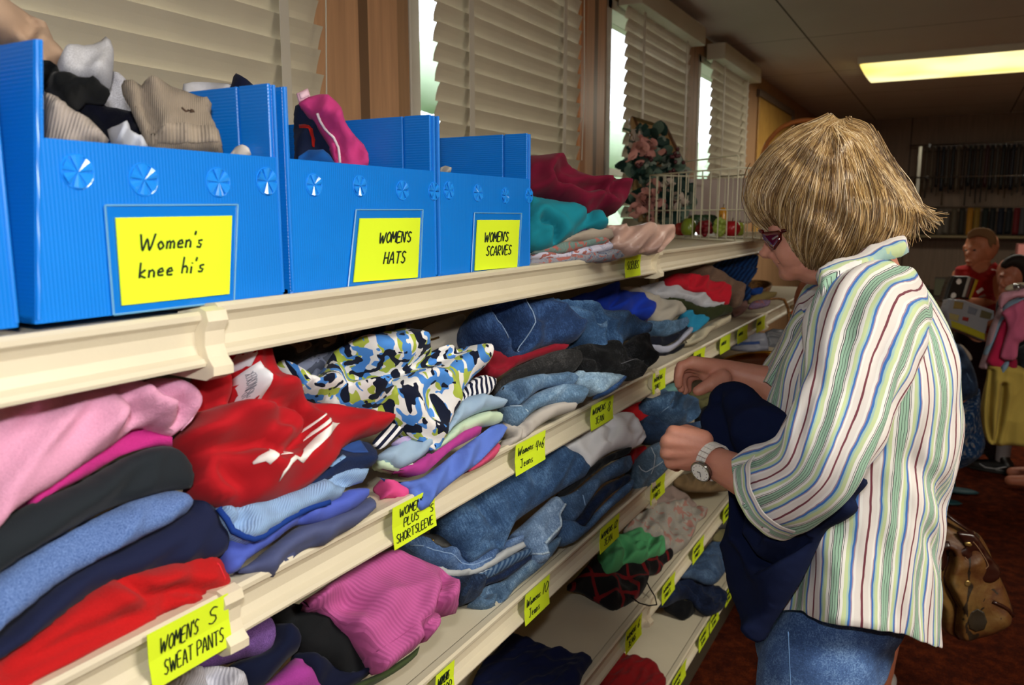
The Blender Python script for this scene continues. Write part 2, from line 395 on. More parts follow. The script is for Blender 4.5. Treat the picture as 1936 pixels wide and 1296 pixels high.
def writing(fn, lines, r, size, slant=.15, mat=None, parent=None, name='handwriting'):
    """lines: (text, x, y) in the label's own metres; fn maps (x, y) -> world"""
    mb = MB()
    for txt, x, y, sz, wd in lines:
        nat = sum(.45 if ch == ' ' else max(p[0] for st in GL[ch] for p in st)+.2 for ch in txt)-.2
        kx = min(1.3, wd/(nat*sz)); cx = x
        for ch in txt:
            if ch == ' ': cx += .45*sz*kx; continue
            g = GL[ch]; w = max(p[0] for st in g for p in st)
            jy = random.uniform(-.04, .04)*sz
            for st in g:
                pts = catmull(np.array([(cx+(p[0]*kx+slant*p[1]*.8)*sz, y+p[1]*sz+jy) for p in st]), sz*.14, False)
                mb.tube([fn(a, b) for a, b in pts], r, 5)
            cx += (w+.2)*sz*kx
    return mb.build(name, mat or INK, parent, True)
INK = solid('16241c', .6, .2); NEON = solid('d9f22a', .75, .25)
# ================================================================ the room
XW, ZC, YB, XR, YF = -.73, 2.41, 9.3, 3.4, -1.9
def wall_mat(c, groove=.41, axis=1, rough=.55, dark=.55):
    m = N('panelled_wall'); v = m.coord(); L = lin(c)
    vs = m.coord(scale=(14, 14, .9)); g = m.noise(vs, 3.0, 5, .6, .6)
    sx = m.n('ShaderNodeSeparateXYZ'); m.l(v, sx.inputs[0])
    fr = m.math('FRACT', m.math('MULTIPLY', sx.outputs[axis], 1/groove)); gr = m.math('LESS_THAN', fr, .012)
    c1 = m.ramp(g, [(.3, tuple(x*.8 for x in L)), (.7, tuple(x*1.12 for x in L))])
    m.base(m.mix(gr, c1, tuple(x*dark*.6 for x in L))); m.bump(m.math('SUBTRACT', 1, gr), .6, .002)
    return m.set(rough, .3)
PANEL = wall_mat('a8825f'); PANELB = wall_mat('8a7563', 1.22, 0)
WOOD = wall_mat('c89a74', 3.0, 1, .4)
def carpet():
    m = N('carpet'); v = m.coord(); f = m.noise(v, 22, 5, .7); g = m.noise(v, 190, 3, .7)
    m.base(m.ramp(m.math('ADD', m.math('MULTIPLY', f, .6), m.math('MULTIPLY', g, .4)), [(.35, lin('1e0702')), (.5, lin('481806')), (.66, lin('74300e'))]))
    m.bump(g, 1, .006); return m.set(.95, .1)
def ceil_mat():
    m = N('ceiling_panels'); v = m.coord(); sx = m.n('ShaderNodeSeparateXYZ'); m.l(v, sx.inputs[0])
    a = m.math('LESS_THAN', m.math('FRACT', m.math('MULTIPLY', m.math('ADD', sx.outputs[0], .27), 1/1.2)), .008)
    b = m.math('LESS_THAN', m.math('FRACT', m.math('MULTIPLY', sx.outputs[1], 1/1.2)), .006)
    g = m.math('MAXIMUM', a, b); m.base(m.mix(g, m.mix(m.noise(v, 3, 3), lin('c8c0b6'), lin('d6cec4')), lin('5c544e')))
    m.bump(m.math('SUBTRACT', 1, g), .5, .002); return m.set(.8, .2)
def st(name, mb, mat, **k): return tag(mb.build(name, mat, **k), kind='structure')
st('floor', MB().box((XW-.3, YF-.1, -.1), (XR+.1, YB+.1, 0)), carpet())
st('ceiling', MB().box((XW-.3, YF-.1, ZC), (XR+.1, YB+.1, ZC+.08)), ceil_mat())
st('wall_back', MB().box((XW, YB, 0), (XR, YB+.1, ZC)), PANELB)
st('wall_front', MB().box((XW, YF-.1, 0), (XR, YF, ZC)), PANELB)
st('wall_right', MB().box((XR, YF, 0), (XR+.1, YB, ZC)), PANEL)
WIN = [(-1.0, 1.40), (1.80, 2.82), (3.17, 4.26), (4.50, 5.56)]
wb = MB(); wb.box((XW-.14, YF, 0), (XW, YB, .95)).box((XW-.14, YF, 2.30), (XW, YB, ZC))
ed = [YF]+[e for w in WIN for e in w]+[YB]
for i in range(0, len(ed), 2): wb.box((XW-.14, ed[i], .95), (XW, ed[i+1], 2.30))
st('wall_left', wb, PANEL)
FRAME = solid('c9c2b4', .45); ALU = solid('b9b4a8', .35, .5, .3); SLAT = solid('cdc3ae', .4, .4); SLATW = solid('cfc8ba', .5)
GL_ = N('window_glass'); GL_.base((1, 1, 1)); GLASS = GL_.set(.02, .3, 0, **{'Transmission Weight': 1.0, 'IOR': 1.05})
for i, (a, b) in enumerate(WIN):
    f = MB()
    for (p, q) in (((XW-.13, a, .95), (XW+.004, a+.045, 2.30)), ((XW-.13, b-.045, .95), (XW+.004, b, 2.30)), ((XW-.13, a, .95), (XW+.01, b, .99)), ((XW-.13, a, 2.26), (XW+.004, b, 2.30)), ((XW-.11, a, 1.60), (XW-.06, b, 1.63))): f.box(p, q)
    w = st('window_%d' % (i+1), f, FRAME)
    MB().box((XW-.09, a+.045, .99), (XW-.086, b-.045, 2.26)).build('glass_pane', GLASS, w)
st('trim_1', MB().box((XW, 1.42, 0), (XW+.012, 1.735, ZC)), WOOD)
st('trim_2', MB().box((XW, 2.90, 0), (XW+.012, 3.13, ZC)), WOOD)
st('trim_3', MB().box((XW, 2.845, 0), (XW+.03, 2.90, ZC)), solid('b0703c', .4))
st('baseboard_back', MB().box((XW, YB-.015, 0), (XR, YB, .1)), solid('4a3a2e'))
# outdoors: lawn and a hedge seen through the gaps beside the blinds
st('ground', MB().box((-14, -6, -.4), (-.95, 26, -.3)), solid('6c8f4a', .9))
hd = MB()
for i in range(240):
    c = np.array([-3.6+random.uniform(-.7, .7), random.uniform(-1, 22), random.uniform(-.2, 2.6)])
    hd.ell(c, (.3, .35, .3), 7, 5)
tag(hd.build('hedge', solid('a9bda0', .8), smooth=True), 'green leafy hedge outside the windows, seen through the gaps beside the blinds', 'hedge', kind='stuff')
# ---------------------------------------------------------------- blinds
def blind(y0, y1, zt, tapes, lab, xb=XW+.045, z0=1.12, cord=None, tilt=71):
    r = empty('venetian_blind', (xb, (y0+y1)/2, z0), lab, 'blind', 'slatted blinds along the window wall')
    s = MB(); z = zt-.03; th = math.radians(tilt)
    while z > z0+.03:
        j0, j1 = random.uniform(-.006, .006), random.uniform(-.006, .006); dt = th+random.uniform(-.05, .05)
        sec = []
        for (t, off) in ((-.5, 0), (-.17, .0035), (.17, .0035), (.5, 0), (.17, .0015), (-.17, .0015)):
            # room side edge tipped up
            sec.append((t*.052*math.cos(dt)-off*math.sin(dt), t*.052*math.sin(dt)+off*math.cos(dt)))
        rg = []
        for y in (y0+j0, y0+.12, (y0+y1)/2, y1-.12, y1+j1):
            sag = .002*math.sin((y-y0)/(y1-y0)*math.pi)
            rg.append([(xb+a, y, z+b-sag) for a, b in sec])
        s.rings(rg); z -= .0515
    s.build('slats', SLAT, r)
    MB().box((xb-.03, y0-.02, zt-.01), (xb+.075, y1+.02, zt+.075)).build('head_box', solid('c8bea8', .5), r)
    MB().box((xb-.018, y0, z0), (xb+.02, y1, z0+.02)).build('bottom_rail', SLATW, r)
    for t in tapes:
        MB().box((xb+.026, t-.013, z0+.01), (xb+.0275, t+.013, zt)).build('ladder_tape', SLATW, r)
    if cord is not None: MB().tube([(xb+.05, cord, zt-.03), (xb+.052, cord+.01, 1.9), (xb+.05, cord, 1.62)], .0016, 5).build('pull_cord', SLATW, r)
    return r
blind(-.9, 1.40, 2.30, (.1, 1.27), 'widest slatted window blind, behind the blue bins at the left', cord=1.36)
blind(1.86, 2.80, 2.30, (2.0, 2.62), 'second slatted window blind from the left, between the two wooden posts', cord=2.72)
blind(3.27, 4.18, 2.29, (3.42, 4.05), 'third slatted window blind, behind the framed picture')
blind(4.60, 5.50, 2.29, (4.78, 5.37), 'furthest slatted window blind, next to the bare wood board', xb=XW+.05)
# boards on the far stretch of the window wall
t = empty('plywood_board', (XW+.01, 6.6, 1.2), 'yellowish bare wood board in a dark frame on the window wall', 'board')
m = N('plywood'); m.base(m.ramp(m.noise(m.coord(scale=(3, 3, 1)), 8, 5, .6, 1), [(.3, lin('a77a34')), (.7, lin('c79a4c'))]))
MB().box((XW+.002, 6.02, 1.25), (XW+.014, 7.3, 2.26)).build('board', m.set(.5), t)
MB().box((XW+.002, 5.97, 2.26), (XW+.03, 7.35, 2.31)).box((XW+.002, 7.3, 1.25), (XW+.03, 7.35, 2.26)).build('frame', solid('6d5b4c', .5), t)
tag(MB().box((XW+.016, 6.25, 1.3), (XW+.03, 6.85, 1.94)).build('grey_panel', solid('8d93a0', .5)), 'grey panel leaning against the bare wood board', 'panel')
# ---------------------------------------------------------------- ceiling lights
def fixture(x0, y0, lab, power, long=1.25, wid=.76):
    r = empty('ceiling_light', (x0+long/2, y0+wid/2, 2.33), lab, 'ceiling light', 'wide fluorescent ceiling lights')
    MB().box((x0, y0, 2.37), (x0+long, y0+wid, 2.409)).build('housing', solid('d9d3bf', .5), r)
    sec = []
    for k in range(13):
        a = math.pi*k/12; sec.append((math.cos(a)*wid/2*.97, -math.sin(a)**.6*.055))
    em = N('lit_diffuser'); em.base(lin('fff3b0')); em.set(.4)
    fx = em.noise(em.coord(scale=(1, 1, 1)), 2.2, 1)
    em.l(em.ramp(fx, [(.3, lin('ffe070')), (.6, lin('fff4b8'))]), em.b.inputs['Emission Color']); em.b.inputs['Emission Strength'].default_value = 1.35
    MB().rings([[(x, y0+wid/2+p*e, 2.385+q*e2) for p, q in sec] for x, e, e2 in ((x0+.01, .97, .5), (x0+.03, 1, 1), (x0+long-.03, 1, 1), (x0+long-.01, .97, .5))]).build('diffuser', em.m, r, True)
    area('fluorescent_tubes', (x0+long/2, y0+wid/2, 2.325), (0, 0, 0), long*.95, power*6, (1, .95, .82), wid*.9)
    return r
fixture(-.04, 5.64, 'lit fluorescent ceiling light above the far aisle', 4.5)
fixture(1.35, .3, 'added fluorescent ceiling light near the camera, unseen, for room fill', 12.5)  # unseen second fixture, added to raise the ambient light in the room
# unlit fixture by the back wall
r = empty('ceiling_light', (1.6, 8.6, 2.3), 'dark unlit ceiling fixture near the back wall', 'ceiling light')
MB().box((1.05, 8.3, 2.34), (2.2, 8.8, 2.409)).build('housing', solid('2a2523', .5), r); MB().box((1.1, 8.34, 2.31), (2.15, 8.76, 2.34)).build('diffuser', solid('3a3532', .3), r)
# ================================================================ the shelving
CREAM = solid('d5cbb4', .42, .5); CREAM2 = solid('cfc2a4', .5); CAPM = solid('ded3ba', .4)
ZL = [1.2945, 1.0240, .7610, .4630, .1460]                 # lip undersides
ZS = [z+.045 for z in ZL]                                   # shelf surfaces
YE = [-.735, .487, 1.707, 2.925, 4.15]
bay = ['nearest', 'second', 'third', 'furthest']; lev = ['top', 'second', 'third', 'fourth', 'lowest']
unit = empty('shelving_unit', (-.43, 1.7, 0), 'long cream metal shelving unit backing onto the windows', 'shelving unit')
MB().box((-.445, YE[0], 0), (-.43, YE[-1], 1.335)).build('back_panel', solid('6e6554', .7), unit)
for y in YE: MB().box((-.43, y-.02, 0), (-.405, y+.02, 1.332)).build('upright', CREAM2, unit)
SHELF = {}
for li in range(5):
    for bi in range(4):
        z = ZL[li] - (.006 if (li == 0 and bi == 0) else 0); y0, y1 = YE[bi]+.003, YE[bi+1]-.003
        r = empty('shelf', (-.2, (y0+y1)/2, z), '%s shelf of the %s bay of the cream shelving unit' % (lev[li], bay[bi]), 'shelf', 'cream metal shelves')
        SHELF[li, bi] = r
        MB().box((-.403, y0, z+.033), (-.016, y1, z+.045)).build('deck', CREAM, r)
        sec = [(-.016, .045), (-.012, .0475), (.000, .0485), (.0035, .0455), (.003, .041), (-.002, .037), (-.0065, .030), (-.0075, .018), (-.004, .010), (.0035, .0065), (.006, .003), (.005, 0), (.001, -.001), (-.011, .002), (-.013, .008), (-.014, .03), (-.018, .03)]
        sec = sec[::-1]
        MB().rings([[(a, y, z+b) for a, b in sec] for y in (y0, y1)]).build('price_channel', CREAM, r)
        if li == 4: MB().box((-.40, y0, .001), (-.03, y1, z+.03)).build('kick_plate', solid('4b4436', .6), r)
        # moulded end cap with its flared outline
        e = [(-.03, .047), (0, .052), (.010, .049), (.0125, .040), (.007, .031), (.0055, .018), (.009, .008), (.016, 0), (.0155, -.008), (.004, -.013), (-.05, -.012), (-.06, .0)]
        e = e[::-1]
        if bi < 3:
            MB().rings([[(a*k, y, z+b) for a, b in e] for y, k in ((y1-.012, .9), (y1+.003, 1), (y1+.009, 1))]).build('end_cap', CAPM, r)
def shelf_label(li, x0, x1, lines=None, tilt=0, zadd=0, hh=.05, bend=0):
    zc = ZL[li]+.022+zadd; c = [onx(x0, 0, .0)[1], 0]
    # find the y of both ends on this lip
    def yy(pxx):
        lo, hi = 0.02, 4.6
        for _ in range(40):
            mid = (lo+hi)/2; q = R.T @ (np.array([.006, mid, zc])-CAM); s_ = 968+F*q[0]/-q[2]
            if s_ < pxx: lo = mid
            else: hi = mid
        return lo
    a, b = yy(x0), yy(x1); w = b-a
    def fn(x, y): # metres from lower left
        v = y/hh; xx = .0075+.004*abs(v-.5) + bend*v*v
        return np.array([xx, a+x+(v-.5)*tilt, zc-hh/2+y])
    bi = max(i for i in range(4) if YE[i] <= a+w*.3)
    g = MB(); V = []; n = 6
    for j in range(n+1):
        for i in (0, 1): V.append(fn(w*i, hh*j/n))
    V2 = [v-np.array([.0006, 0, 0]) for v in V]; m_ = len(V)
    f = [(2*j, 2*j+1, 2*j+3, 2*j+2) for j in range(n)]+[(m_+2*j, m_+2*j+2, m_+2*j+3, m_+2*j+1) for j in range(n)]
    f += [(2*j+2, 2*j, m_+2*j, m_+2*j+2) for j in range(n)]+[(2*j+1, 2*j+3, m_+2*j+3, m_+2*j+1) for j in range(n)]
    g.add(V+V2, f); o = g.build('shelf_sign', NEON, SHELF[li, bi])
    if lines:
        writing(lambda x, y: fn(x, y)+np.array([.0009, 0, 0]), [(t, w*x, hh*y, s_*hh, w*wd) for t, x, y, s_, wd in lines], .0006 if w > .03 else .0004, .0, .18, parent=o)
    return o
shelf_label(0, 1180, 1209, [('SCRUBS', .12, .34, .36, .72)], .0, .004, .046)
shelf_label(1, 279, 431, [("WOMEN'S", .12, .56, .27, .46), ('S', .72, .6, .3, .1), ('SWEAT', .14, .16, .25, .34), ('PANTS', .54, .16, .25, .34)], -.002, .002, .052)
shelf_label(1, 740, 820, [('WOMENS', .14, .70, .2, .55), ('PLUS', .24, .42, .2, .34), ('SHORT', .05, .12, .2, .4), ('SLEEVE', .48, .12, .2, .42), ("'S", .84, .42, .18, .1)], -.002, 0, .054)
shelf_label(1, 972, 1028, [('Womens', .06, .6, .26, .5), ('4+6', .66, .45, .34, .28), ('Jeans', .14, .18, .26, .4)], 0, 0, .05)
shelf_label(1, 1115, 1157, [('WOMENS', .05, .6, .24, .56), ('8', .74, .4, .4, .16), ('JEAN', .18, .18, .24, .36)], 0, 0, .048)
for a, b in ((1232, 1256), (1309, 1331), (1360, 1379), (1393, 1412), (1429, 1445)):
    shelf_label(1, a, b, [('WOMENS', .1, .55, .2, .75), ('SHIRT', .16, .2, .2, .6)] if a < 1350 else [('WOMENS', .1, .5, .2, .75)], 0, 0, .048)
shelf_label(2, 821, 856, [('WOMENS', .08, .6, .26, .6), ('TOP', .3, .2, .3, .5)], 0, 0, .05)
shelf_label(2, 990, 1036, [('Womens', .05, .54, .26, .55), ('10', .7, .5, .36, .24), ('Jeans', .14, .16, .26, .42)], 0, 0, .054)
shelf_label(2, 1132, 1168, [('WOMENS', .06, .56, .22, .56), ('12', .72, .5, .3, .22), ('JEAN', .2, .18, .24, .4)], 0, 0, .052)
shelf_label(2, 1228, 1255, [('WOMENS', .1, .55, .2, .75), ('PANTS', .2, .2, .2, .55)], 0, 0, .05)
shelf_label(3, 1181, 1211, [('WOMENS', .05, .56, .22, .56), ('6', .74, .5, .34, .16), ('JEANS', .16, .18, .22, .44)], 0, 0, .054)
for a, b in ((1250, 1274), (1308, 1329), (1366, 1386)): shelf_label(3, a, b, [('WOMENS', .1, .55, .2, .75), ('PANTS', .2, .2, .2, .55)], 0, 0, .05)
for a, b in ((1269, 1295), (1320, 1339), (1341, 1358), (1370, 1382)): shelf_label(4, a, b, [('WOMENS', .1, .55, .2, .75), ('JEANS', .2, .2, .2, .55)], 0, 0, .052)
# ---------------------------------------------------------------- blue corrugated bins
def blue(axis):
    m = N('corrugated_plastic'); v = m.coord(); sx = m.n('ShaderNodeSeparateXYZ'); m.l(v, sx.inputs[0])
    w = m.math('SINE', m.math('MULTIPLY', sx.outputs[axis], 2*math.pi/.0032))
    m.base(m.mix(m.noise(v, 8, 3), lin('0470d0'), lin('0a80e4'))); m.bump(w, .25, .0003)
    return m.set(.34, .5)
BLUE, BLUEH = blue(1), blue(2)
SLEEVE = N('clear_sleeve'); SLEEVE.base(lin('6aa6d0')); SLEEVE = SLEEVE.set(.25, .6)
def quadfn(c):
    """c: lower left, lower right, upper right, upper left in world; returns fn over metres"""
    c = [np.asarray(q) for q in c]; w = np.linalg.norm(c[1]-c[0]); h = np.linalg.norm(c[3]-c[0])
    return (lambda x, y: (1-x/w)*(1-y/h)*c[0]+x/w*(1-y/h)*c[1]+x/w*y/h*c[2]+(1-x/w)*y/h*c[3]), w, h
def slab(c, t, n):
    V = [np.asarray(q) for q in c]+[np.asarray(q)-np.asarray(n)*t for q in c]
    return MB().add(V, [(0, 1, 2, 3), (7, 6, 5, 4), (1, 0, 4, 5), (2, 1, 5, 6), (3, 2, 6, 7), (0, 3, 7, 4)])
ZT = ZS[0]
def bin_(y0, y1, lab, vents, card=None, text=None, tl=0., dx=0., lean=0.):
    xf, xb_, hf, hs, t = -.0165+dx, -.398, .136, .205, .0045
    r = empty('storage_bin', ((xf+xb_)/2, (y0+y1)/2, ZT), lab, 'storage bin', 'blue corrugated plastic bins on the top shelf')
    B = lambda nm, a, b, mt: MB().box(a, b).build(nm, mt, r)
    z = ZT+.001
    B('front_panel', (xf-t, y0+.001, z), (xf, y1-.001, z+hf), BLUE)
    B('bottom', (xb_, y0, z), (xf-t, y1, z+t), BLUE)
    B('back_panel', (xb_, y0, z), (xb_+t, y1, z+hs), BLUE)
    for s_, yy in ((1, y0), (-1, y1)):
        a, b = sorted((yy, yy+s_*t))
        sw = MB().box((xb_+t, a, z), (xf-t*.2, b, z+hs)).build('side_panel', BLUEH, r)
        # folded-over inner flap, with its slot
        a, b = sorted((yy+s_*t, yy+s_*(t+.004)))
        MB().box((xb_+.03, a, z+hs-.085), (xf-.045, b, z+hs+.001)).box((xf-.042, a, z+.09), (xf-.002, b, z+hs+.001)).build('folded_flap', BLUEH, sw)
        MB().tube([(xf-.001, yy+s_*t*.5, z+.003), (xf-.001, yy+s_*t*.5, z+hs)], .0022, 8).build('corner_edge', BLUE, sw)
    for (vx, vy) in vents:
        q = onx(vx, vy, xf); rr = .0125 if y0 < .5 else .011
        mb = MB()
        for k in range(6):
            a0, a1 = k*math.pi/3+.12, (k+1)*math.pi/3-.12; bend = random.uniform(.0008, .0035)
            cpt = q+np.array([.0004+random.uniform(0, .0016), 0, 0])
            arc = [q+np.array([bend*(1 if j in (1, 2) else .5), rr*math.cos(a0+(a1-a0)*j/3), rr*math.sin(a0+(a1-a0)*j/3)]) for j in range(4)]
            pts = [cpt]+arc; bk = [p-np.array([.001, 0, 0]) for p in pts]
            mb.add(pts+bk, [(0, 1, 2), (0, 2, 3), (0, 3, 4), (5, 7, 6), (5, 8, 7), (5, 9, 8), (1, 0, 5, 6), (0, 4, 9, 5), (2, 1, 6, 7), (3, 2, 7, 8), (4, 3, 8, 9)])
        mb.tube([q+np.array([.0004, rr*1.05*math.cos(k*math.pi/9), rr*1.05*math.sin(k*math.pi/9)]) for k in range(19)], .0007, 5)
        mb.build('punched_vent', VENT, r)
    if lean:      # the left wall of this bin leans inwards towards the top
        def shear(o):
            for v in o.data.vertices:
                w = max(0, (y1-y0)/2-v.co.y)/(y1-y0); v.co.y += lean*w*v.co.z/.205
            for c in o.children: shear(c)
        for c in list(r.children):
            if 'punched' not in c.name: shear(c)
    if card:
        q = [onx(a, b, xf+.0035) for a, b in card]; q = [q[3], q[2], q[1], q[0]]
        f, w, h = quadfn(q)
        e = .007; q2 = [f(-e, -e), f(w+e, -e), f(w+e, h+e*1.4), f(-e, h+e*1.4)]
        rim = MB()
        for i in range(4): rim.tube([q2[i]-np.array([.0015, 0, 0]), q2[(i+1) % 4]-np.array([.0015, 0, 0])], .0009, 5)
        slv = slab([p-np.array([.0022, 0, 0]) for p in q2], .0007, (1, 0, 0)).build('card_sleeve', BLUESL, r)
        rim.build('sleeve_edge', SLEEVE, slv)
        c = slab(q, .0012, (1, 0, 0)).build('card', NEON, r)
        writing(lambda x, y: f(x, y)+np.array([.0006, 0, 0]), [(tx, w*x, h*y, h*s_, w*wd) for tx, x, y, s_, wd in text], .0009, .0, .22, parent=c)
    return r
VENT = solid('1f8cf0', .18, .7); BLUESL = solid('0b74d4', .15, .6)
bin_(.060, .326, 'blue storage bin at the left edge of the photo, mostly cut off', [], dx=.004)
bin_(.340, .592, "blue storage bin with the yellow card reading Women's knee hi's", [(146, 325), (271, 340), (412, 345), (504, 343)],
     [(219, 412), (439, 408), (434, 556), (231, 578)], [("Women's", .16, .62, .19, .54), ("knee", .15, .30, .18, .28), ("hi's", .52, .31, .18, .2)], lean=.018)
bin_(.602, .866, "blue storage bin with the yellow card reading Women's HATS", [(593, 350), (680, 352), (760, 360), (820, 362)],
     [(681, 413), (795, 412), (790, 525), (669, 534)], [("WOMEN'S", .31, .6, .17, .52), ("HATS", .41, .26, .19, .34)])
bin_(.872, 1.130, "blue storage bin with the yellow card reading Women's SCARVES", [(848, 360), (903, 365), (955, 370), (1000, 370)],
     [(903, 416), (983, 416), (978, 505), (898, 512)], [("WOMEN'S", .16, .56, .19, .55), ("SCARVES", .22, .28, .19, .58)])
# ================================================================ garments on the shelves
DEN = lambda c, c2=None: fab(c, 'denim', c2)
def base(kind, lev_, pt, n=(1, -.25, .6)):
    q = onz(*pt, ZS[lev_]) if kind == 's' else onx(*pt, lev_)
    return q, n
def G(b, o, label, cat, crop, pts, mat, name='folded_garment', group=None, **kw):
    q, n = b; n = np.array(n, float)/np.linalg.norm(n)
    kw['H'] = kw.get('H', .018)*.78; kw['edge'] = kw.get('edge', .02)*.62; kw['wr'] = kw.get('wr', .003)*1.7
    return soft(name, label, cat, crop, pts, (q+n*o, n), mat=mat, group=group, **kw)
thread = lambda c: solid(c, .9, .1)
# ---- second shelf, nearest bay: sweat pants
b1 = base('s', 1, (420, 1121), (1, -.05, .3))
kw = dict(group='folded sweat pants in the nearest pile', H=.022, D=.06, edge=.03, wr=.003, ws=(7, 26), wa=.5)
G(b1, -.012, 'bright red sweat pants, bottom of the sweat pants pile', 'pants', 'A', [(-90, 1260), (0, 1215), (80, 1150), (250, 1010), (400, 905), (500, 872), (680, 825), (780, 806), (832, 838), (846, 900), (830, 945), (760, 985), (640, 1020), (480, 1110), (300, 1195), (120, 1290), (-90, 1400)],
  fab('c01014', 'fleece'), cre=[([(430, 900), (520, 960), (640, 940), (800, 960)], .009, .008), ([(0, 1240), (200, 1150), (420, 1060), (600, 1000)], .007, .012)],
  lines=[('stitched_seam', [(755, 812), (775, 850), (790, 900), (785, 960)], .0012, thread('d8303a'))], name='sweat_pants', **kw)
G(b1, -.014, 'navy sweat pants on top of the bright red pair', 'pants', 'A', [(-90, 1190), (0, 1110), (150, 960), (300, 860), (520, 750), (700, 640), (725, 585), (790, 640), (835, 710), (846, 790), (800, 830), (700, 845), (500, 890), (380, 930), (250, 1020), (120, 1120), (0, 1200), (-90, 1250)], fab('1b2140'), name='sweat_pants', **kw)
G(b1, .000, 'heathered mid blue fleece pants between the navy and the black pair', 'pants', 'A', [(-90, 960), (0, 885), (150, 790), (350, 680), (500, 605), (650, 568), (706, 584), (718, 612), (700, 650), (640, 690), (500, 762), (330, 850), (200, 930), (100, 1010), (0, 1090), (-90, 1160)], fab('3f63ae', 'heather', '7f9fdc'), name='sweat_pants', **kw)
G(b1, .002, 'black sweat pants under the magenta pair', 'pants', 'A', [(-90, 740), (0, 690), (110, 620), (300, 540), (480, 440), (570, 407), (640, 405), (695, 440), (720, 500), (712, 560), (620, 572), (520, 600), (400, 640), (200, 750), (60, 830), (-90, 925)], fab('22282e'), name='sweat_pants', **kw)
G(b1, -.004, 'magenta sweat pants just below the pale pink ones', 'pants', 'A', [(60, 640), (150, 560), (300, 440), (420, 370), (500, 340), (560, 338), (640, 368), (645, 408), (590, 402), (540, 412), (450, 440), (300, 530), (200, 580), (100, 640)], fab('c42a86', 'fleece'), name='sweat_pants', **kw)
kw2 = dict(kw); kw2.update(H=.04, D=.08, edge=.06, wr=.004)
G(b1, .004, 'pale pink fleece sweat pants, top of the nearest pile', 'pants', 'A', [(-90, 250), (0, 238), (130, 200), (260, 180), (330, 172), (400, 158), (470, 150), (520, 172), (560, 152), (620, 150), (680, 180), (712, 235), (705, 295), (680, 340), (640, 368), (600, 355), (540, 335), (490, 345), (420, 400), (330, 460), (200, 550), (100, 610), (40, 655), (-90, 750)], fab('e6a2c4', 'fleece'),
  cre=[([(500, 165), (560, 215), (620, 265), (640, 310), (625, 350)], .014, .009), ([(385, 185), (425, 260), (440, 320), (430, 385)], .008, .010), ([(520, 330), (490, 300), (430, 290)], .006, .010)],
  lines=[('stitched_seam', [(650, 165), (690, 220), (690, 280), (655, 350)], .0012, thread('e6b0cc'))], name='sweat_pants', **kw2)
G(b1, -.075, 'dark red garment tucked behind the pale pink fleece', 'shirt', 'A', [(-60, 230), (0, 200), (250, 170), (420, 120), (470, 150), (600, 160), (500, 240), (100, 280), (-60, 300)], fab('6e0f16'), name='folded_shirt', H=.01)
# ---- second shelf: red sweatshirt pile
b2 = base('s', 1, (500, 1092), (1, -.2, .55))
kw = dict(group='shirts in the plus size pile', H=.018, D=.04, edge=.022, wr=.004, ws=(9, 26))
G(b2, -.010, 'slate blue knit shirt hanging a corner over the shelf edge', 'shirt', 'F', [(560, 372), (640, 330), (720, 270), (820, 190), (950, 100), (1200, 20), (1340, -60), (1350, 20), (1250, 110), (1150, 165), (1080, 215), (1000, 225), (930, 265), (860, 330), (820, 360), (795, 393), (740, 382), (680, 372), (600, 372)], fab('4f5780'), cre=[([(800, 390), (900, 290), (1010, 215)], .006, .01)], name='folded_shirt', **kw)
G(b2, -.002, 'periwinkle shirt under the pale blue knit one, beside the sweat pants', 'shirt', 'F', [(520, 372), (520, 300), (540, 200), (620, 140), (740, 90), (830, 50), (935, 10), (1060, -20), (1150, -60), (1220, -100), (1320, -110), (1335, -70), (1260, 0), (1180, 40), (1080, 80), (980, 95), (930, 95), (860, 140), (820, 175), (740, 230), (640, 300), (600, 355), (560, 375)], fab('4f62c4'), cre=[([(935, 30), (935, 95)], .006, .008)], name='folded_shirt', **kw)
G(b2, .006, 'pale blue knit shirt with a dark blue hem, on the periwinkle one', 'shirt', 'B', [(260, 1150), (340, 1165), (500, 1150), (700, 1090), (900, 1010), (1010, 970), (1130, 955), (1155, 990), (1130, 1035), (1080, 1050), (1035, 1065), (1015, 1110), (940, 1155), (800, 1200), (690, 1262), (602, 1321), (543, 1362), (484, 1380), (434, 1365), (375, 1321), (330, 1250), (290, 1190)], fab('8fb0dc', 'rib', sc=.22, ang=.6),
  cre=[([(400, 1190), (425, 1250), (400, 1290)], .006, .01), ([(620, 1210), (500, 1235), (420, 1290)], .004, .012), ([(1030, 1060), (1000, 1040), (930, 1040)], .008, .01)],
  lines=[('dark_blue_hem', [(300, 1195), (345, 1262), (385, 1318), (436, 1354), (484, 1368), (540, 1352), (602, 1310), (690, 1252), (800, 1194), (920, 1156)], .0035, thread('1c3a86'))], name='folded_shirt', **kw)
G(b2, .012, 'navy and blue polo shirt folded under the red sweatshirt', 'shirt', 'B', [(760, 1080), (900, 980), (980, 880), (1050, 815), (1110, 800), (1170, 815), (1205, 860), (1205, 925), (1150, 960), (1060, 985), (980, 1000), (900, 1040), (850, 1060)], fab('18284e', 'fleece'),
  patches=[('blue_block', [(1000, 850), (1060, 818), (1110, 803), (1130, 830), (1130, 885), (1060, 880)], fab('2a4a8c')), ('pale_stripe', [(915, 955), (1000, 890), (998, 915), (940, 960)], fab('7fa8d8'))], name='folded_shirt', **kw)
WH = solid('efeae6', .6, .3)
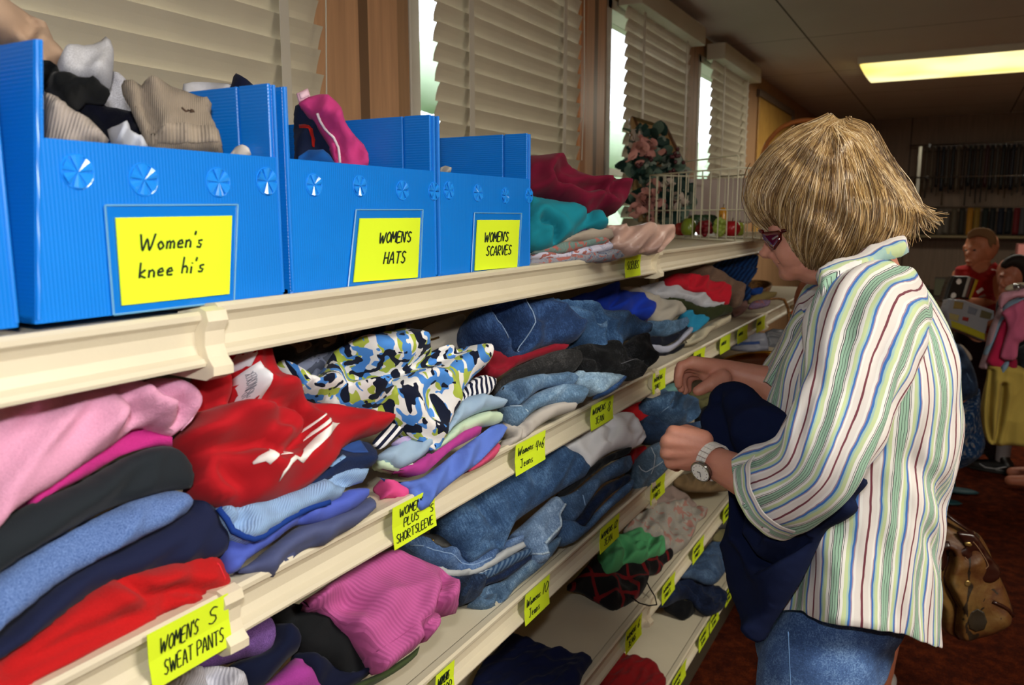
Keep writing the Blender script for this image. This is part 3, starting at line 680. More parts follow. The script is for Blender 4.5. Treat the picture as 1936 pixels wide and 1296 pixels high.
rs = G(b2, .016, 'crimson sweatshirt with white printed strokes and a white neck tag', 'sweatshirt', 'B', [(90, 860), (80, 800), (110, 760), (170, 690), (185, 600), (170, 540), (180, 470), (250, 380), (320, 330), (400, 290), (480, 280), (560, 340), (640, 425), (740, 520), (800, 570), (860, 595), (930, 595), (1000, 600), (1080, 620), (1150, 640), (1225, 660), (1270, 685), (1270, 725), (1210, 765), (1130, 790), (1060, 815), (1000, 865), (960, 930), (860, 1030), (780, 1080), (700, 1115), (600, 1150), (450, 1180), (370, 1172), (280, 1150), (200, 1110), (170, 1060), (190, 980), (150, 900)],
  fab('b00f1c'), name='sweatshirt', group='shirts in the plus size pile', H=.032, D=.05, edge=.035, wr=.007, ws=(8, 17), wa=.4,
  cre=[([(330, 440), (375, 540), (420, 620)], .02, .012), ([(200, 620), (450, 630), (700, 630), (760, 680), (765, 800), (700, 860), (560, 930)], .014, .010), ([(160, 905), (330, 880), (500, 870)], .012, .012), ([(560, 700), (640, 740), (700, 830)], .006, .02), ([(290, 1000), (350, 1050), (420, 1130)], .008, .015), ([(760, 650), (900, 640), (1060, 660)], .006, .02)],
  patches=[('printed_stroke', [(410, 990), (430, 965), (470, 945), (490, 922), (562, 925), (520, 965), (478, 1018), (455, 1000), (415, 1002)], WH),
           ('printed_stroke', [(594, 930), (640, 893), (664, 886), (652, 912), (632, 940)], WH),
           ('printed_stroke', [(558, 1050), (590, 985), (628, 958), (668, 965), (690, 940), (720, 900), (800, 820), (900, 738), (962, 732), (940, 745), (830, 850), (745, 925), (700, 985), (640, 978), (600, 1010), (575, 1060), (565, 1088)], WH),
           ('printed_stroke', [(764, 830), (790, 790), (860, 730), (895, 705), (914, 704), (900, 722), (830, 780)], WH),
           ('printed_stroke', [(764, 778), (775, 755), (862, 688), (850, 705), (790, 760)], WH),
           ('neck_tag', [(325, 430), (350, 395), (375, 352), (400, 385), (412, 425), (408, 468), (370, 462)], solid('d8dce4', .5)),
           ('neck_tag', [(368, 492), (412, 470), (440, 455), (462, 490), (482, 545), (500, 626), (460, 622), (425, 612), (410, 565)], solid('e6e8ee', .5))])
_s, _lift, _c = ob_info[rs.name]
a_, b_, c_ = [_s.uv(px('B', p)) for p in ((472, 618), (428, 478), (440, 622))]
_ex = (b_-a_); _L = np.linalg.norm(_ex); _ex = _ex/_L; _ey = np.array([-_ex[1], _ex[0]]);
if (c_-a_) @ _ey > 0: _ey = -_ey
writing(lambda x, y: _lift(a_+_ex*x-_ey*y, .0022), [('CABINCREEK', _L*.08, .003, .0036, _L*.8)], .00025, 0, .0, mat=solid('3a4660', .6), parent=rs, name='tag_lettering')
G(b2, -.05, 'dark brown camouflage garment at the back, under the top shelf', 'shirt', 'B', [(480, 290), (620, 230), (800, 180), (1000, 140), (1250, 110), (1400, 150), (1330, 220), (1100, 250), (980, 300), (860, 330), (720, 400), (620, 400)], fab('2a2018', 'camo', '584534', 1.4), name='folded_shirt', H=.02, D=.05)
# ---- zebra top pile
b3 = base('x', .012, (798, 955), (1, -.3, .62))
kw = dict(group='folded tops beside the printed blouse', H=.016, D=.035, edge=.02, wr=.003, ws=(8, 30), wa=.7)
G(b3, -.022, 'coral pink tee shirt, bottom right of the pastel pile', 'shirt', 'E', [(520, 460), (560, 420), (620, 370), (710, 285), (722, 312), (690, 372), (620, 420), (550, 450)], fab('d04a72'), name='folded_shirt', **kw)
G(b3, -.014, 'bright pink tee shirt bunched at the shelf edge', 'shirt', 'E', [(50, 520), (55, 495), (130, 505), (200, 540), (222, 580), (205, 605), (165, 617), (130, 595), (95, 590), (62, 602), (80, 560)], fab('e04c90'), name='folded_shirt', **kw)
G(b3, -.004, 'periwinkle tee shirt drooping over the short sleeve sign', 'shirt', 'E', [(50, 480), (110, 500), (180, 505), (290, 480), (400, 400), (500, 320), (600, 250), (690, 185), (735, 180), (747, 215), (735, 260), (680, 320), (600, 400), (520, 460), (430, 530), (360, 595), (325, 645), (290, 664), (255, 645), (232, 590), (215, 545), (160, 515), (80, 505)], fab('5c7ad4'), name='folded_shirt', cre=[([(200, 520), (260, 560), (285, 650)], .005, .008)], **kw)
G(b3, .002, 'magenta tee shirt on top of the periwinkle one', 'shirt', 'C', [(125, 1255), (190, 1250), (280, 1235), (360, 1190), (480, 1100), (600, 1030), (700, 988), (745, 998), (742, 1035), (660, 1085), (560, 1140), (470, 1220), (400, 1280), (360, 1292), (250, 1275), (180, 1268)], fab('b03a90'), name='folded_shirt', **kw)
G(b3, .006, 'pale green tee shirt under the pale blue one', 'shirt', 'C', [(100, 1200), (180, 1215), (260, 1240), (380, 1180), (480, 1090), (590, 985), (720, 915), (840, 900), (876, 925), (872, 960), (820, 985), (740, 990), (640, 1030), (520, 1110), (400, 1190), (280, 1262), (200, 1262), (110, 1235)], fab('c2d8bc'), name='folded_shirt', **kw)
G(b3, .012, 'pale blue tee shirt under the printed blouse', 'shirt', 'C', [(100, 1185), (200, 1110), (330, 1050), (480, 1040), (560, 930), (590, 845), (700, 802), (800, 808), (900, 848), (880, 875), (780, 895), (680, 930), (580, 990), (520, 1060), (440, 1130), (360, 1195), (250, 1250), (180, 1220)], fab('9ab4d0'), name='folded_shirt', **kw)
G(b3, .020, 'lavender collar poking out beside the striped cuff', 'collar', 'C', [(195, 1100), (230, 1070), (300, 1050), (320, 1070), (230, 1110), (215, 1112)], fab('b4a6d4'), name='collar', H=.006, D=.01)
st_ = fab('141a34', 'stripe', 'e8e8ee', .85, 1.0)
G(b3, .020, 'navy and white striped cuff below the printed blouse', 'cuff', 'B', [(1185, 815), (1230, 760), (1280, 705), (1330, 710), (1370, 732), (1340, 768), (1280, 815), (1228, 852)], st_, name='striped_cuff', H=.008, D=.015, wr=.001)
G(b3, .012, 'navy and white striped band to the right of the printed blouse', 'cuff', 'B', [(1640, 590), (1700, 500), (1760, 450), (1810, 440), (1875, 460), (1862, 510), (1835, 545), (1780, 558), (1720, 562), (1680, 600)], fab('141a34', 'stripe', 'e8e8ee', .85, .2), name='striped_cuff', H=.012, D=.02, wr=.002)
G(b3, -.010, 'grey patterned top half covered by the printed blouse', 'shirt', 'B', [(690, 380), (740, 345), (800, 320), (900, 296), (1000, 280), (980, 350), (900, 440), (820, 500), (770, 470), (720, 420)], fab('8f98b4', 'camo', 'a4acc4', 1.6), name='folded_shirt', H=.02, D=.03)
G(b3, .026, 'blouse printed with navy, blue, lime and white brush strokes', 'blouse', 'B', [(620, 380), (660, 372), (700, 400), (760, 465), (820, 500), (880, 440), (930, 380), (970, 310), (1040, 265), (1140, 228), (1250, 205), (1340, 192), (1390, 225), (1430, 290), (1480, 318), (1560, 292), (1640, 295), (1720, 315), (1790, 345), (1810, 372), (1780, 420), (1740, 450), (1700, 500), (1665, 560), (1640, 620), (1610, 700), (1590, 770), (1565, 835), (1535, 852), (1480, 820), (1400, 770), (1340, 725), (1270, 680), (1180, 655), (1060, 632), (950, 600), (840, 575), (740, 515), (680, 445)],
  fab('ffffff', 'print'), name='printed_blouse', H=.03, D=.04, edge=.03, wr=.009, ws=(8, 15), wa=-.3, cre=[([(960, 340), (1100, 400), (1200, 450), (1340, 430), (1500, 370), (1640, 320)], .014, .016), ([(1100, 400), (1060, 480), (940, 600)], .010, .02), ([(1200, 460), (1240, 560), (1200, 650)], .006, .02)])
# ---- jeans pile, second bay
b4 = base('s', 1, (962, 846), (1, -.4, .7))
kw = dict(group='folded jeans over the size 4 and 6 sign', H=.018, D=.04, edge=.02, wr=.003, ws=(9, 28), wa=.4)
G(b4, -.055, 'off white trousers with a brass zip, behind the printed blouse', 'pants', 'B', [(1380, 240), (1430, 205), (1500, 160), (1600, 125), (1690, 105), (1715, 170), (1760, 290), (1700, 320), (1640, 300), (1560, 296), (1480, 315), (1430, 290)], fab('cfc8bc'), lines=[('zip', [(1435, 268), (1480, 262), (1540, 242)], .002, solid('8a6a38', .3, .5, .8))], name='folded_trousers', **kw)
G(b4, -.005, 'pale beige trousers, bottom of the size 4 and 6 pile', 'pants', 'C', [(860, 1112), (870, 1080), (925, 1062), (930, 1040), (885, 1010), (880, 965), (950, 975), (1050, 915), (1120, 870), (1200, 850), (1300, 850), (1322, 865), (1318, 892), (1200, 932), (1100, 990), (1040, 1045), (970, 1090), (900, 1130)], fab('bdb6b0'), cre=[([(960, 985), (1000, 1030), (990, 1080)], .006, .008)], name='folded_trousers', **kw)
G(b4, -.014, 'bright blue jeans leg lying beneath the pale folded pair', 'jeans', 'C', [(1455, 795), (1540, 730), (1600, 685), (1645, 675), (1620, 715), (1575, 765), (1512, 802), (1480, 805)], DEN('1f4f8c'), name='folded_jeans', **kw)
G(b4, -.006, 'pale wash jeans folded in a loop under the black pair', 'jeans', 'C', [(1285, 690), (1340, 650), (1420, 648), (1520, 662), (1632, 680), (1600, 712), (1560, 745), (1485, 786), (1420, 775), (1345, 748), (1310, 722)], DEN('86aed0', 'b4d2e8'), cre=[([(1340, 700), (1430, 730), (1480, 760), (1470, 720), (1380, 690)], .006, .006)], name='folded_jeans', **kw)
G(b4, .004, 'pale blue jeans with a turned hem, lower of the light pair', 'jeans', 'C', [(850, 890), (905, 868), (965, 870), (1060, 800), (1130, 768), (1200, 745), (1300, 738), (1355, 752), (1382, 795), (1368, 845), (1310, 852), (1220, 848), (1150, 862), (1080, 890), (1030, 930), (1000, 965), (975, 988), (935, 990), (905, 965), (875, 920)], DEN('5e8ab4', '8fb2d4'), lines=[('stitched_seam', [(905, 880), (955, 890), (985, 930), (985, 975)], .0018, thread('b8cde0'))], name='folded_jeans', **kw)
G(b4, .010, 'light blue jeans rolled open at the end, upper of the light pair', 'jeans', 'C', [(835, 800), (880, 745), (950, 708), (1050, 685), (1180, 668), (1260, 668), (1315, 685), (1330, 715), (1310, 742), (1220, 745), (1130, 755), (1070, 790), (1010, 840), (960, 872), (915, 868), (870, 830)], DEN('5580ac', '7fa4c8'), cre=[([(880, 760), (930, 780), (955, 830)], .012, .009)], name='folded_jeans', **kw)
G(b4, .006, 'faded black trousers, right over the light blue jeans', 'pants', 'C', [(820, 800), (860, 710), (930, 650), (1020, 600), (1150, 545), (1230, 528), (1310, 555), (1345, 605), (1320, 655), (1290, 668), (1180, 668), (1050, 685), (960, 705), (900, 745), (860, 790)], DEN('2a2a2c', '4a4a4c'), name='folded_trousers', **kw)
G(b4, -.002, 'black jeans with a stitched pocket, right end of the pile', 'jeans', 'C', [(1270, 530), (1380, 490), (1500, 470), (1600, 500), (1680, 440), (1740, 430), (1775, 500), (1820, 560), (1818, 595), (1760, 640), (1735, 685), (1660, 690), (1560, 672), (1450, 668), (1350, 655), (1330, 590)], DEN('17181b', '38393e'), cre=[([(1330, 560), (1420, 590), (1450, 650)], .008, .01), ([(1580, 480), (1620, 560), (1740, 600)], .01, .012)], lines=[('stitched_seam', [(1560, 635), (1640, 612), (1740, 592)], .0014, thread('6a6a72'))], name='folded_jeans', **kw)
G(b4, .008, 'crimson trousers under the dark blue jeans', 'pants', 'C', [(590, 560), (640, 530), (720, 515), (800, 540), (900, 565), (1050, 530), (1180, 490), (1260, 488), (1278, 505), (1250, 530), (1150, 550), (1020, 595), (930, 640), (850, 690), (780, 680), (740, 640), (680, 600)], fab('8c1428'), cre=[([(780, 620), (840, 640), (900, 610)], .006, .01)], name='folded_trousers', **kw)
kw['H'] = .03; kw['D'] = .06; kw['edge'] = .03
G(b4, -.004, 'mid blue jeans with a belt loop, right of the dark blue pair', 'jeans', 'C', [(1060, 230), (1120, 215), (1200, 222), (1320, 240), (1450, 265), (1600, 300), (1700, 330), (1775, 370), (1785, 410), (1720, 425), (1650, 445), (1600, 500), (1570, 545), (1530, 556), (1460, 535), (1380, 480), (1330, 440), (1250, 380)], DEN('2e5c90', '4f80b4'),
  cre=[([(1180, 250), (1300, 280), (1420, 340), (1480, 420), (1530, 540)], .010, .010), ([(1640, 330), (1560, 440), (1500, 540)], .005, .014)], lines=[('stitched_seam', [(1150, 235), (1260, 285), (1400, 320), (1470, 380)], .0014, thread('7fa4c8'))], patches=[('belt_loop', [(1455, 378), (1478, 372), (1488, 430), (1465, 440)], DEN('5a86b4'))], name='folded_jeans', **kw)
G(b4, .014, 'dark blue jeans folded open at the waist, largest pair on the shelf', 'jeans', 'C', [(662, 400), (660, 330), (690, 292), (745, 285), (788, 275), (795, 242), (830, 225), (900, 213), (980, 212), (1060, 218), (1160, 235), (1240, 275), (1320, 330), (1352, 385), (1350, 440), (1310, 475), (1240, 488), (1170, 490), (1090, 515), (1030, 550), (970, 572), (900, 578), (830, 555), (760, 515), (700, 475)], DEN('1c3f74', '34609c'),
  cre=[([(812, 325), (850, 400), (890, 450), (918, 490)], .030, .024), ([(800, 290), (830, 310), (870, 330)], .012, .012)],
  lines=[('stitched_seam', [(755, 290), (745, 360), (765, 450), (830, 520)], .0016, thread('7f98bc')), ('stitched_seam', [(905, 225), (940, 300), (985, 400), (985, 480), (950, 555)], .0018, thread('8fa6c6'))],
  patches=[('belt_loop', [(815, 240), (832, 236), (838, 272), (820, 276)], DEN('3a66a0')), ('belt_loop', [(850, 230), (866, 228), (870, 262), (854, 266)], DEN('3a66a0'))], name='folded_jeans', **kw)
# ---- second shelf, third bay
b5 = base('s', 1, (1275, 668), (1, -.5, .8))
kw = dict(group='shirts and trousers in the third bay', H=.016, D=.035, edge=.018, wr=.004, ws=(9, 24), wa=.5)
D_ = lambda o, lab, cat, pts, mat, nm='folded_garment', **k2: G(b5, o, lab, cat, 'D', pts, mat, nm, **{**kw, **k2})
D_(-.012, 'grey garment end at the bottom of the pile near the size 8 sign', 'pants', [(360, 1090), (440, 1060), (470, 1090), (440, 1140), (390, 1155), (365, 1130)], fab('6c6a68'), 'folded_trousers')
D_(.0, 'cream ruffled garment along the front of the third bay', 'shirt', [(995, 775), (1040, 750), (1070, 715), (1150, 665), (1280, 608), (1300, 640), (1230, 680), (1160, 720), (1120, 765), (1060, 782)], fab('b4ac96'), 'folded_shirt', wr=.006)
D_(.004, 'dark navy trousers at the bottom of the third bay pile', 'pants', [(795, 845), (900, 840), (990, 785), (995, 810), (960, 835), (870, 878), (820, 880)], fab('14161e'), 'folded_trousers')
D_(.008, 'white shorts folded between two navy pairs', 'shorts', [(760, 795), (840, 800), (900, 798), (960, 760), (990, 720), (1040, 675), (1048, 712), (1000, 760), (960, 800), (900, 838), (820, 832)], fab('a6aac0'), 'folded_shorts')
D_(.010, 'navy shorts above the white pair', 'shorts', [(730, 755), (800, 735), (890, 740), (960, 708), (1010, 670), (1030, 690), (990, 730), (920, 780), (850, 795), (770, 788)], fab('161a28'), 'folded_shorts')
D_(.004, 'teal tee shirt corner in the third bay', 'shirt', [(985, 595), (1030, 565), (1120, 610), (1155, 640), (1120, 675), (1080, 702), (1050, 690), (1030, 640)], fab('1f7fa8'), 'folded_shirt')
D_(.012, 'blue denim shorts beside the teal tee shirt', 'shorts', [(765, 640), (850, 640), (960, 630), (1020, 612), (1035, 640), (1010, 680), (950, 715), (880, 732), (815, 728)], DEN('3f688f', '6a90b4'), 'folded_shorts')
D_(.008, 'dark olive trousers in the third bay', 'pants', [(860, 490), (960, 500), (1060, 540), (1160, 560), (1230, 540), (1300, 555), (1312, 580), (1260, 595), (1160, 637), (1110, 612), (1040, 580), (950, 530)], fab('2c331c'), 'folded_trousers')
D_(.010, 'light grey trousers right of the royal blue shirt', 'pants', [(590, 428), (650, 415), (690, 430), (750, 470), (860, 492), (950, 520), (1015, 560), (1005, 585), (960, 600), (905, 650), (860, 655), (790, 625), (760, 560), (700, 470)], fab('a8a298'), 'folded_trousers')
D_(.014, 'white shirt under the bright red one', 'shirt', [(715, 422), (780, 400), (860, 385), (950, 420), (1060, 455), (1170, 500), (1260, 525), (1230, 548), (1170, 560), (1100, 545), (1000, 505), (880, 490), (790, 465)], fab('aeb0ba'), 'folded_shirt')
D_(.02, 'bright red shirt on the white one', 'shirt', [(870, 372), (940, 338), (1020, 335), (1110, 350), (1200, 385), (1270, 395), (1296, 440), (1290, 530), (1250, 520), (1190, 510), (1120, 465), (1000, 430), (900, 425)], fab('b41228'), 'folded_shirt', cre=[([(1030, 370), (1020, 420)], .006, .006)])
D_(.0, 'brown patterned scarf behind the bright red shirt', 'scarf', [(1040, 320), (1100, 292), (1180, 300), (1260, 335), (1340, 380), (1376, 440), (1372, 530), (1325, 545), (1295, 460), (1230, 390), (1120, 350)], fab('4a3020', 'heather', '8a7060'), 'scarf')
D_(-.01, 'purple and green print fabric under the royal blue shirt', 'shirt', [(215, 515), (320, 500), (480, 545), (600, 570), (700, 575), (770, 615), (770, 645), (700, 620), (560, 610), (400, 560)], fab('4a2a6a', 'floral', '2a7a6a', 1.3), 'folded_shirt')
D_(.012, 'royal blue shirt behind the mid blue jeans', 'shirt', [(240, 508), (300, 480), (380, 460), (480, 420), (570, 392), (590, 440), (660, 450), (740, 480), (805, 530), (803, 580), (775, 620), (720, 600), (640, 578), (560, 575), (470, 560), (360, 520)], fab('1638b0'), 'folded_shirt', cre=[([(580, 440), (560, 500), (520, 550)], .006, .01)], H=.025)
b6 = base('s', 1, (1400, 600), (1, -.9, .9))
G(b6, .02, 'blue striped garment slumped over the far end of the second shelf', 'shirt', 'D', [(1165, 295), (1230, 262), (1300, 238), (1380, 230), (1440, 250), (1465, 290), (1450, 350), (1420, 395), (1412, 430), (1425, 500), (1395, 490), (1370, 430), (1310, 370), (1240, 340)], fab('234e8e', 'stripe', '16305e', 1.4, .8), 'folded_shirt', H=.035, D=.06, wr=.006)
G(b6, .01, 'crumpled bright blue cloth beside the striped garment', 'cloth', 'D', [(1420, 455), (1440, 430), (1500, 425), (1510, 440), (1495, 465), (1445, 468)], fab('1848a0'), 'cloth', H=.012, D=.02, wr=.006)
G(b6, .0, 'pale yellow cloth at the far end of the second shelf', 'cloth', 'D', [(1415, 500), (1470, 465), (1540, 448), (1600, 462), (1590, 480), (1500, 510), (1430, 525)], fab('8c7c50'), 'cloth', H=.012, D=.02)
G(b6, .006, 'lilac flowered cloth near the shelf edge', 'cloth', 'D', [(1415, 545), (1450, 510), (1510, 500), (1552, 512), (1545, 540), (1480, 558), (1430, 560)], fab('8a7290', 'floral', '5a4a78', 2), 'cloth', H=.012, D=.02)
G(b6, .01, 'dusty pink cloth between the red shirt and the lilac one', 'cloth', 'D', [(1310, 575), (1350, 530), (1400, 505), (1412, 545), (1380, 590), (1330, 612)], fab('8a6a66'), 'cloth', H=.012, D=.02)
t = empty('wicker_tray', onz(1480, 560, ZS[1]), 'brown wicker tray on the far end of the second shelf', 'tray')
WICK = N('wicker'); _v = WICK.coord(scale=(1, 1, 2)); WICK.base(WICK.ramp(WICK.noise(_v, 120, 3), [(.35, lin('4a2e18')), (.65, lin('a87840'))])); WICK.bump(WICK.noise(_v, 150, 2), 1, .003); WICK = WICK.set(.6)
q = onz(1487, 566, ZS[1]+.012); q[0] = -.22
mb = MB()
for k in range(5): mb.tube([q+np.array([(.11+.004*k)*math.cos(a), (.42+.004*k)*math.sin(a), k*.009]) for a in np.linspace(0, 2*math.pi, 41)], .0055, 6)
mb.build('woven_rim', WICK, t, True)
MB().rings([[q+np.array([r_*math.cos(a), 3.8*r_*math.sin(a), z_]) for a in np.linspace(0, 2*math.pi, 32, endpoint=False)] for r_, z_ in ((.11, -.008), (.11, 0))]).build('woven_base', WICK, t)
t = empty('wicker_basket', onz(1440, 610, ZS[1]), 'wicker handle loop hanging at the shelf edge near the woman', 'basket handle')
MB().tube([onx(*px('D', p), x) for p, x in (((1380, 500), -.08), ((1500, 500), -.03), ((1600, 492), .0), ((1645, 500), .02), ((1672, 560), .03), ((1678, 640), .035), ((1672, 700), .035))], .006, 7).build('handle_loop', WICK, t, True)
# ---- third shelf, nearest bay
b7 = base('x', .01, (719, 1270), (1, -.25, .9))
kw = dict(group='short sleeved tops on the third shelf', H=.02, D=.04, edge=.025, wr=.004, ws=(8, 24), wa=.5)
F_ = lambda o, lab, pts, mat, nm='folded_shirt', cat='shirt', **k2: G(b7, o, lab, cat, 'F', pts, mat, nm, **{**kw, **k2})
F_(-.02, 'olive green shirt showing under the ribbed pink top', [(1200, 1040), (1260, 990), (1400, 930), (1560, 830), (1620, 780), (1605, 830), (1540, 890), (1450, 950), (1300, 1030)], fab('3d4a2c'))
F_(-.016, 'navy shirt under the black one on the third shelf', [(900, 830), (960, 805), (1100, 860), (1240, 930), (1350, 870), (1345, 930), (1250, 1000), (1150, 1040), (1020, 1030), (950, 920)], fab('10152e'))
F_(-.008, 'black shirt between the navy and the ribbed pink ones', [(760, 610), (800, 560), (880, 540), (1000, 560), (1130, 640), (1230, 745), (1330, 850), (1320, 890), (1280, 925), (1235, 942), (1180, 915), (1100, 865), (1000, 830), (950, 810), (900, 740), (880, 680)], fab('15171a'))
F_(.0, 'orchid fleece top at the bottom edge of the photo', [(700, 1060), (760, 990), (850, 905), (915, 848), (950, 870), (1000, 930), (1070, 1010), (1040, 1070)], fab('a83c9c', 'fleece'), cre=[([(870, 880), (920, 905), (960, 900)], .004, .008)])
F_(.004, 'navy shirt folded beside the heather purple one', [(520, 920), (600, 860), (700, 830), (780, 760), (800, 655), (870, 660), (925, 700), (948, 760), (930, 810), (870, 860), (800, 940), (730, 1010), (650, 1030), (600, 960)], fab('0e1530'))
F_(.012, 'heather purple fleece top under the sweat pants sign', [(40, 1060), (150, 960), (300, 870), (450, 760), (560, 690), (700, 620), (760, 605), (800, 650), (810, 720), (790, 790), (740, 825), (640, 845), (550, 870), (420, 910), (280, 950), (150, 1010), (60, 1080)], fab('5c3c80', 'heather', '8660ac'))
F_(.018, 'crumpled white knit top at the bottom edge of the photo', [(150, 1060), (200, 980), (300, 935), (400, 900), (500, 893), (570, 905), (630, 955), (655, 1020), (560, 1060), (300, 1080)], fab('c4c4d0', 'rib', sc=.3, ang=.5), wr=.008, cre=[([(400, 930), (450, 980), (480, 1010)], .01, .012), ([(460, 930), (520, 960)], .006, .01)])
F_(.02, 'ribbed orchid pink short sleeved top hanging off the third shelf', [(940, 545), (1020, 490), (1130, 415), (1300, 300), (1400, 255), (1480, 245), (1560, 270), (1640, 315), (1720, 375), (1780, 450), (1808, 520), (1822, 598), (1790, 606), (1730, 598), (1690, 588), (1700, 640), (1685, 715), (1660, 755), (1630, 764), (1590, 730), (1598, 790), (1520, 850), (1440, 915), (1398, 935), (1365, 895), (1330, 840), (1250, 755), (1190, 685), (1140, 625), (1060, 572), (1000, 565)],
   fab('bc5898', 'rib', sc=.42, ang=-.5), H=.03, edge=.03, wr=.008, ws=(7, 15), cre=[([(1660, 600), (1680, 520), (1700, 450)], .012, .012), ([(1590, 730), (1640, 660), (1670, 590)], .012, .01), ([(1060, 560), (1160, 540), (1260, 600)], .008, .02)],
   lines=[('stitched_seam', [(1345, 835), (1450, 770), (1560, 690), (1640, 640)], .001, thread('a85088')), ('stitched_seam', [(1670, 495), (1740, 492), (1806, 510)], .001, thread('a85088'))])
# ---- third shelf, second bay: jeans
b8 = base('s', 2, (921, 1150), (1, -.4, .95))
kw = dict(group='folded jeans over the size 10 sign', H=.018, D=.04, edge=.02, wr=.003, ws=(9, 26), wa=.5)
E_ = lambda o, lab, pts, mat, nm='folded_jeans', cat='jeans', **k2: G(b8, o, lab, cat, 'E', pts, mat, nm, **{**kw, **k2})
E_(.0, 'faded blue jeans curled at the cuff, bottom of the size 10 pile', [(545, 1190), (600, 1130), (640, 1090), (740, 1055), (820, 990), (920, 900), (1010, 830), (1055, 815), (1056, 850), (1000, 930), (930, 1000), (840, 1070), (790, 1120), (755, 1165), (700, 1200), (645, 1222), (590, 1210)], DEN('4a7098', '7fa0bc'),
   cre=[([(620, 1150), (680, 1110), (720, 1140), (700, 1190)], .012, .009), ([(660, 1090), (740, 1100), (760, 1140)], .008, .008)])
E_(.004, 'deep navy jeans in the middle of the size 10 pile', [(600, 1070), (700, 1020), (800, 960), (890, 915), (890, 945), (820, 1000), (740, 1050), (660, 1075), (615, 1100)], DEN('14284e', '223c6c'))
E_(.01, 'dark rolled jeans with a bunched end under the white hem', [(385, 1035), (440, 1020), (520, 1035), (590, 1050), (625, 1080), (620, 1125), (580, 1165), (520, 1185), (475, 1165), (455, 1110), (420, 1075)], DEN('152848', '2a4468'), H=.025, wr=.007)
E_(.008, 'striped denim pair above the deep navy jeans', [(545, 1040), (620, 1005), (700, 960), (800, 905), (885, 875), (888, 915), (800, 965), (720, 1010), (640, 1050), (590, 1055)], fab('2e4a70', 'stripe', '5a7494', .7, .8), lines=[('stitched_seam', [(580, 1035), (620, 1020), (650, 1045)], .001, thread('a8b8cc')), ('stitched_seam', [(620, 1015), (665, 1000), (690, 1025)], .001, thread('a8b8cc'))])
E_(.012, 'white trousers showing as a thin layer under the button jeans', [(295, 965), (360, 975), (450, 990), (560, 998), (640, 950), (720, 890), (850, 835), (880, 855), (800, 905), (700, 965), (620, 1005), (545, 1032), (460, 1028), (385, 1025), (340, 1000)], fab('b8bcc0'), 'folded_trousers', 'pants')
E_(.016, 'medium blue jeans with a brass button under the big pair', [(170, 850), (230, 810), (320, 820), (450, 880), (560, 930), (620, 900), (700, 860), (760, 830), (850, 800), (860, 830), (780, 870), (700, 915), (690, 945), (630, 980), (560, 1002), (450, 992), (360, 970), (280, 930)], DEN('3f66a0', '6e92c4'),
   lines=[('stitched_seam', [(210, 870), (330, 905), (440, 945), (560, 975), (660, 940)], .0016, thread('88a4cc'))], patches=[('button', [(320, 843), (340, 845), (345, 855), (330, 860), (318, 853)], solid('a08040', .3, .5, .8))])
E_(.03, 'black belt end trailing over the button jeans', [(180, 745), (230, 770), (300, 790), (380, 800), (430, 835), (475, 885), (440, 893), (380, 870), (320, 840), (240, 800)], solid('0c0c0e', .6), 'belt', 'belt', H=.005, D=.006, wr=.001)
E_(.012, 'small faded jeans leg with a frayed hem beside the big pair', [(780, 805), (850, 740), (950, 650), (1020, 590), (1060, 625), (1078, 650), (1052, 705), (1058, 780), (1010, 835), (975, 880), (988, 940), (925, 962), (900, 935), (885, 880), (850, 840), (820, 830)], DEN('6a90c0', '9cbce0'),
   lines=[('frayed_hem', [(1062, 650), (1030, 710), (1035, 770), (990, 820), (945, 870)], .0026, DEN('a8c4e4')), ('frayed_hem', [(890, 915), (930, 930), (980, 915)], .002, DEN('a8c4e4'))])
E_(.0, 'light wash jeans, bottom of the size 12 pile', [(1052, 720), (1110, 735), (1175, 765), (1250, 680), (1340, 590), (1455, 490), (1458, 545), (1400, 600), (1320, 670), (1240, 755), (1190, 800), (1130, 843), (1080, 835), (1058, 790)], DEN('3f6ea4', '6c98c8'))
E_(.004, 'inky navy jeans in the middle of the size 12 pile', [(1125, 745), (1170, 690), (1220, 615), (1300, 530), (1380, 490), (1440, 460), (1448, 500), (1340, 575), (1260, 660), (1215, 730), (1175, 762)], DEN('12264a', '1c3660'))
E_(.010, 'mid blue jeans with a turned hem, over the inky navy pair', [(1030, 600), (1090, 580), (1150, 550), (1220, 490), (1310, 420), (1400, 370), (1450, 358), (1462, 395), (1440, 445), (1340, 490), (1280, 530), (1225, 610), (1180, 680), (1140, 725), (1105, 732), (1078, 690), (1070, 650)], DEN('3d6492', '6488b4'), lines=[('stitched_seam', [(1130, 570), (1165, 600), (1180, 650)], .0018, thread('8aa8cc'))])
E_(.012, 'black trousers between the white pair and the blue jeans', [(1025, 590), (1080, 540), (1200, 440), (1300, 370), (1400, 325), (1452, 312), (1445, 345), (1390, 365), (1300, 415), (1210, 485), (1130, 555), (1070, 585)], fab('191a1e'), 'folded_trousers', 'pants')
E_(.018, 'white trousers folded on top of the size 12 pile', [(1050, 320), (1100, 270), (1150, 220), (1220, 175), (1300, 145), (1390, 128), (1440, 148), (1490, 190), (1518, 240), (1520, 280), (1495, 302), (1440, 305), (1370, 325), (1290, 370), (1205, 445), (1170, 400), (1120, 350)], fab('ecebf0'), 'folded_trousers', 'pants', H=.03, edge=.03, cre=[([(1480, 200), (1500, 250), (1480, 295)], .005, .006), ([(1260, 200), (1320, 230), (1300, 300)], .005, .014)])
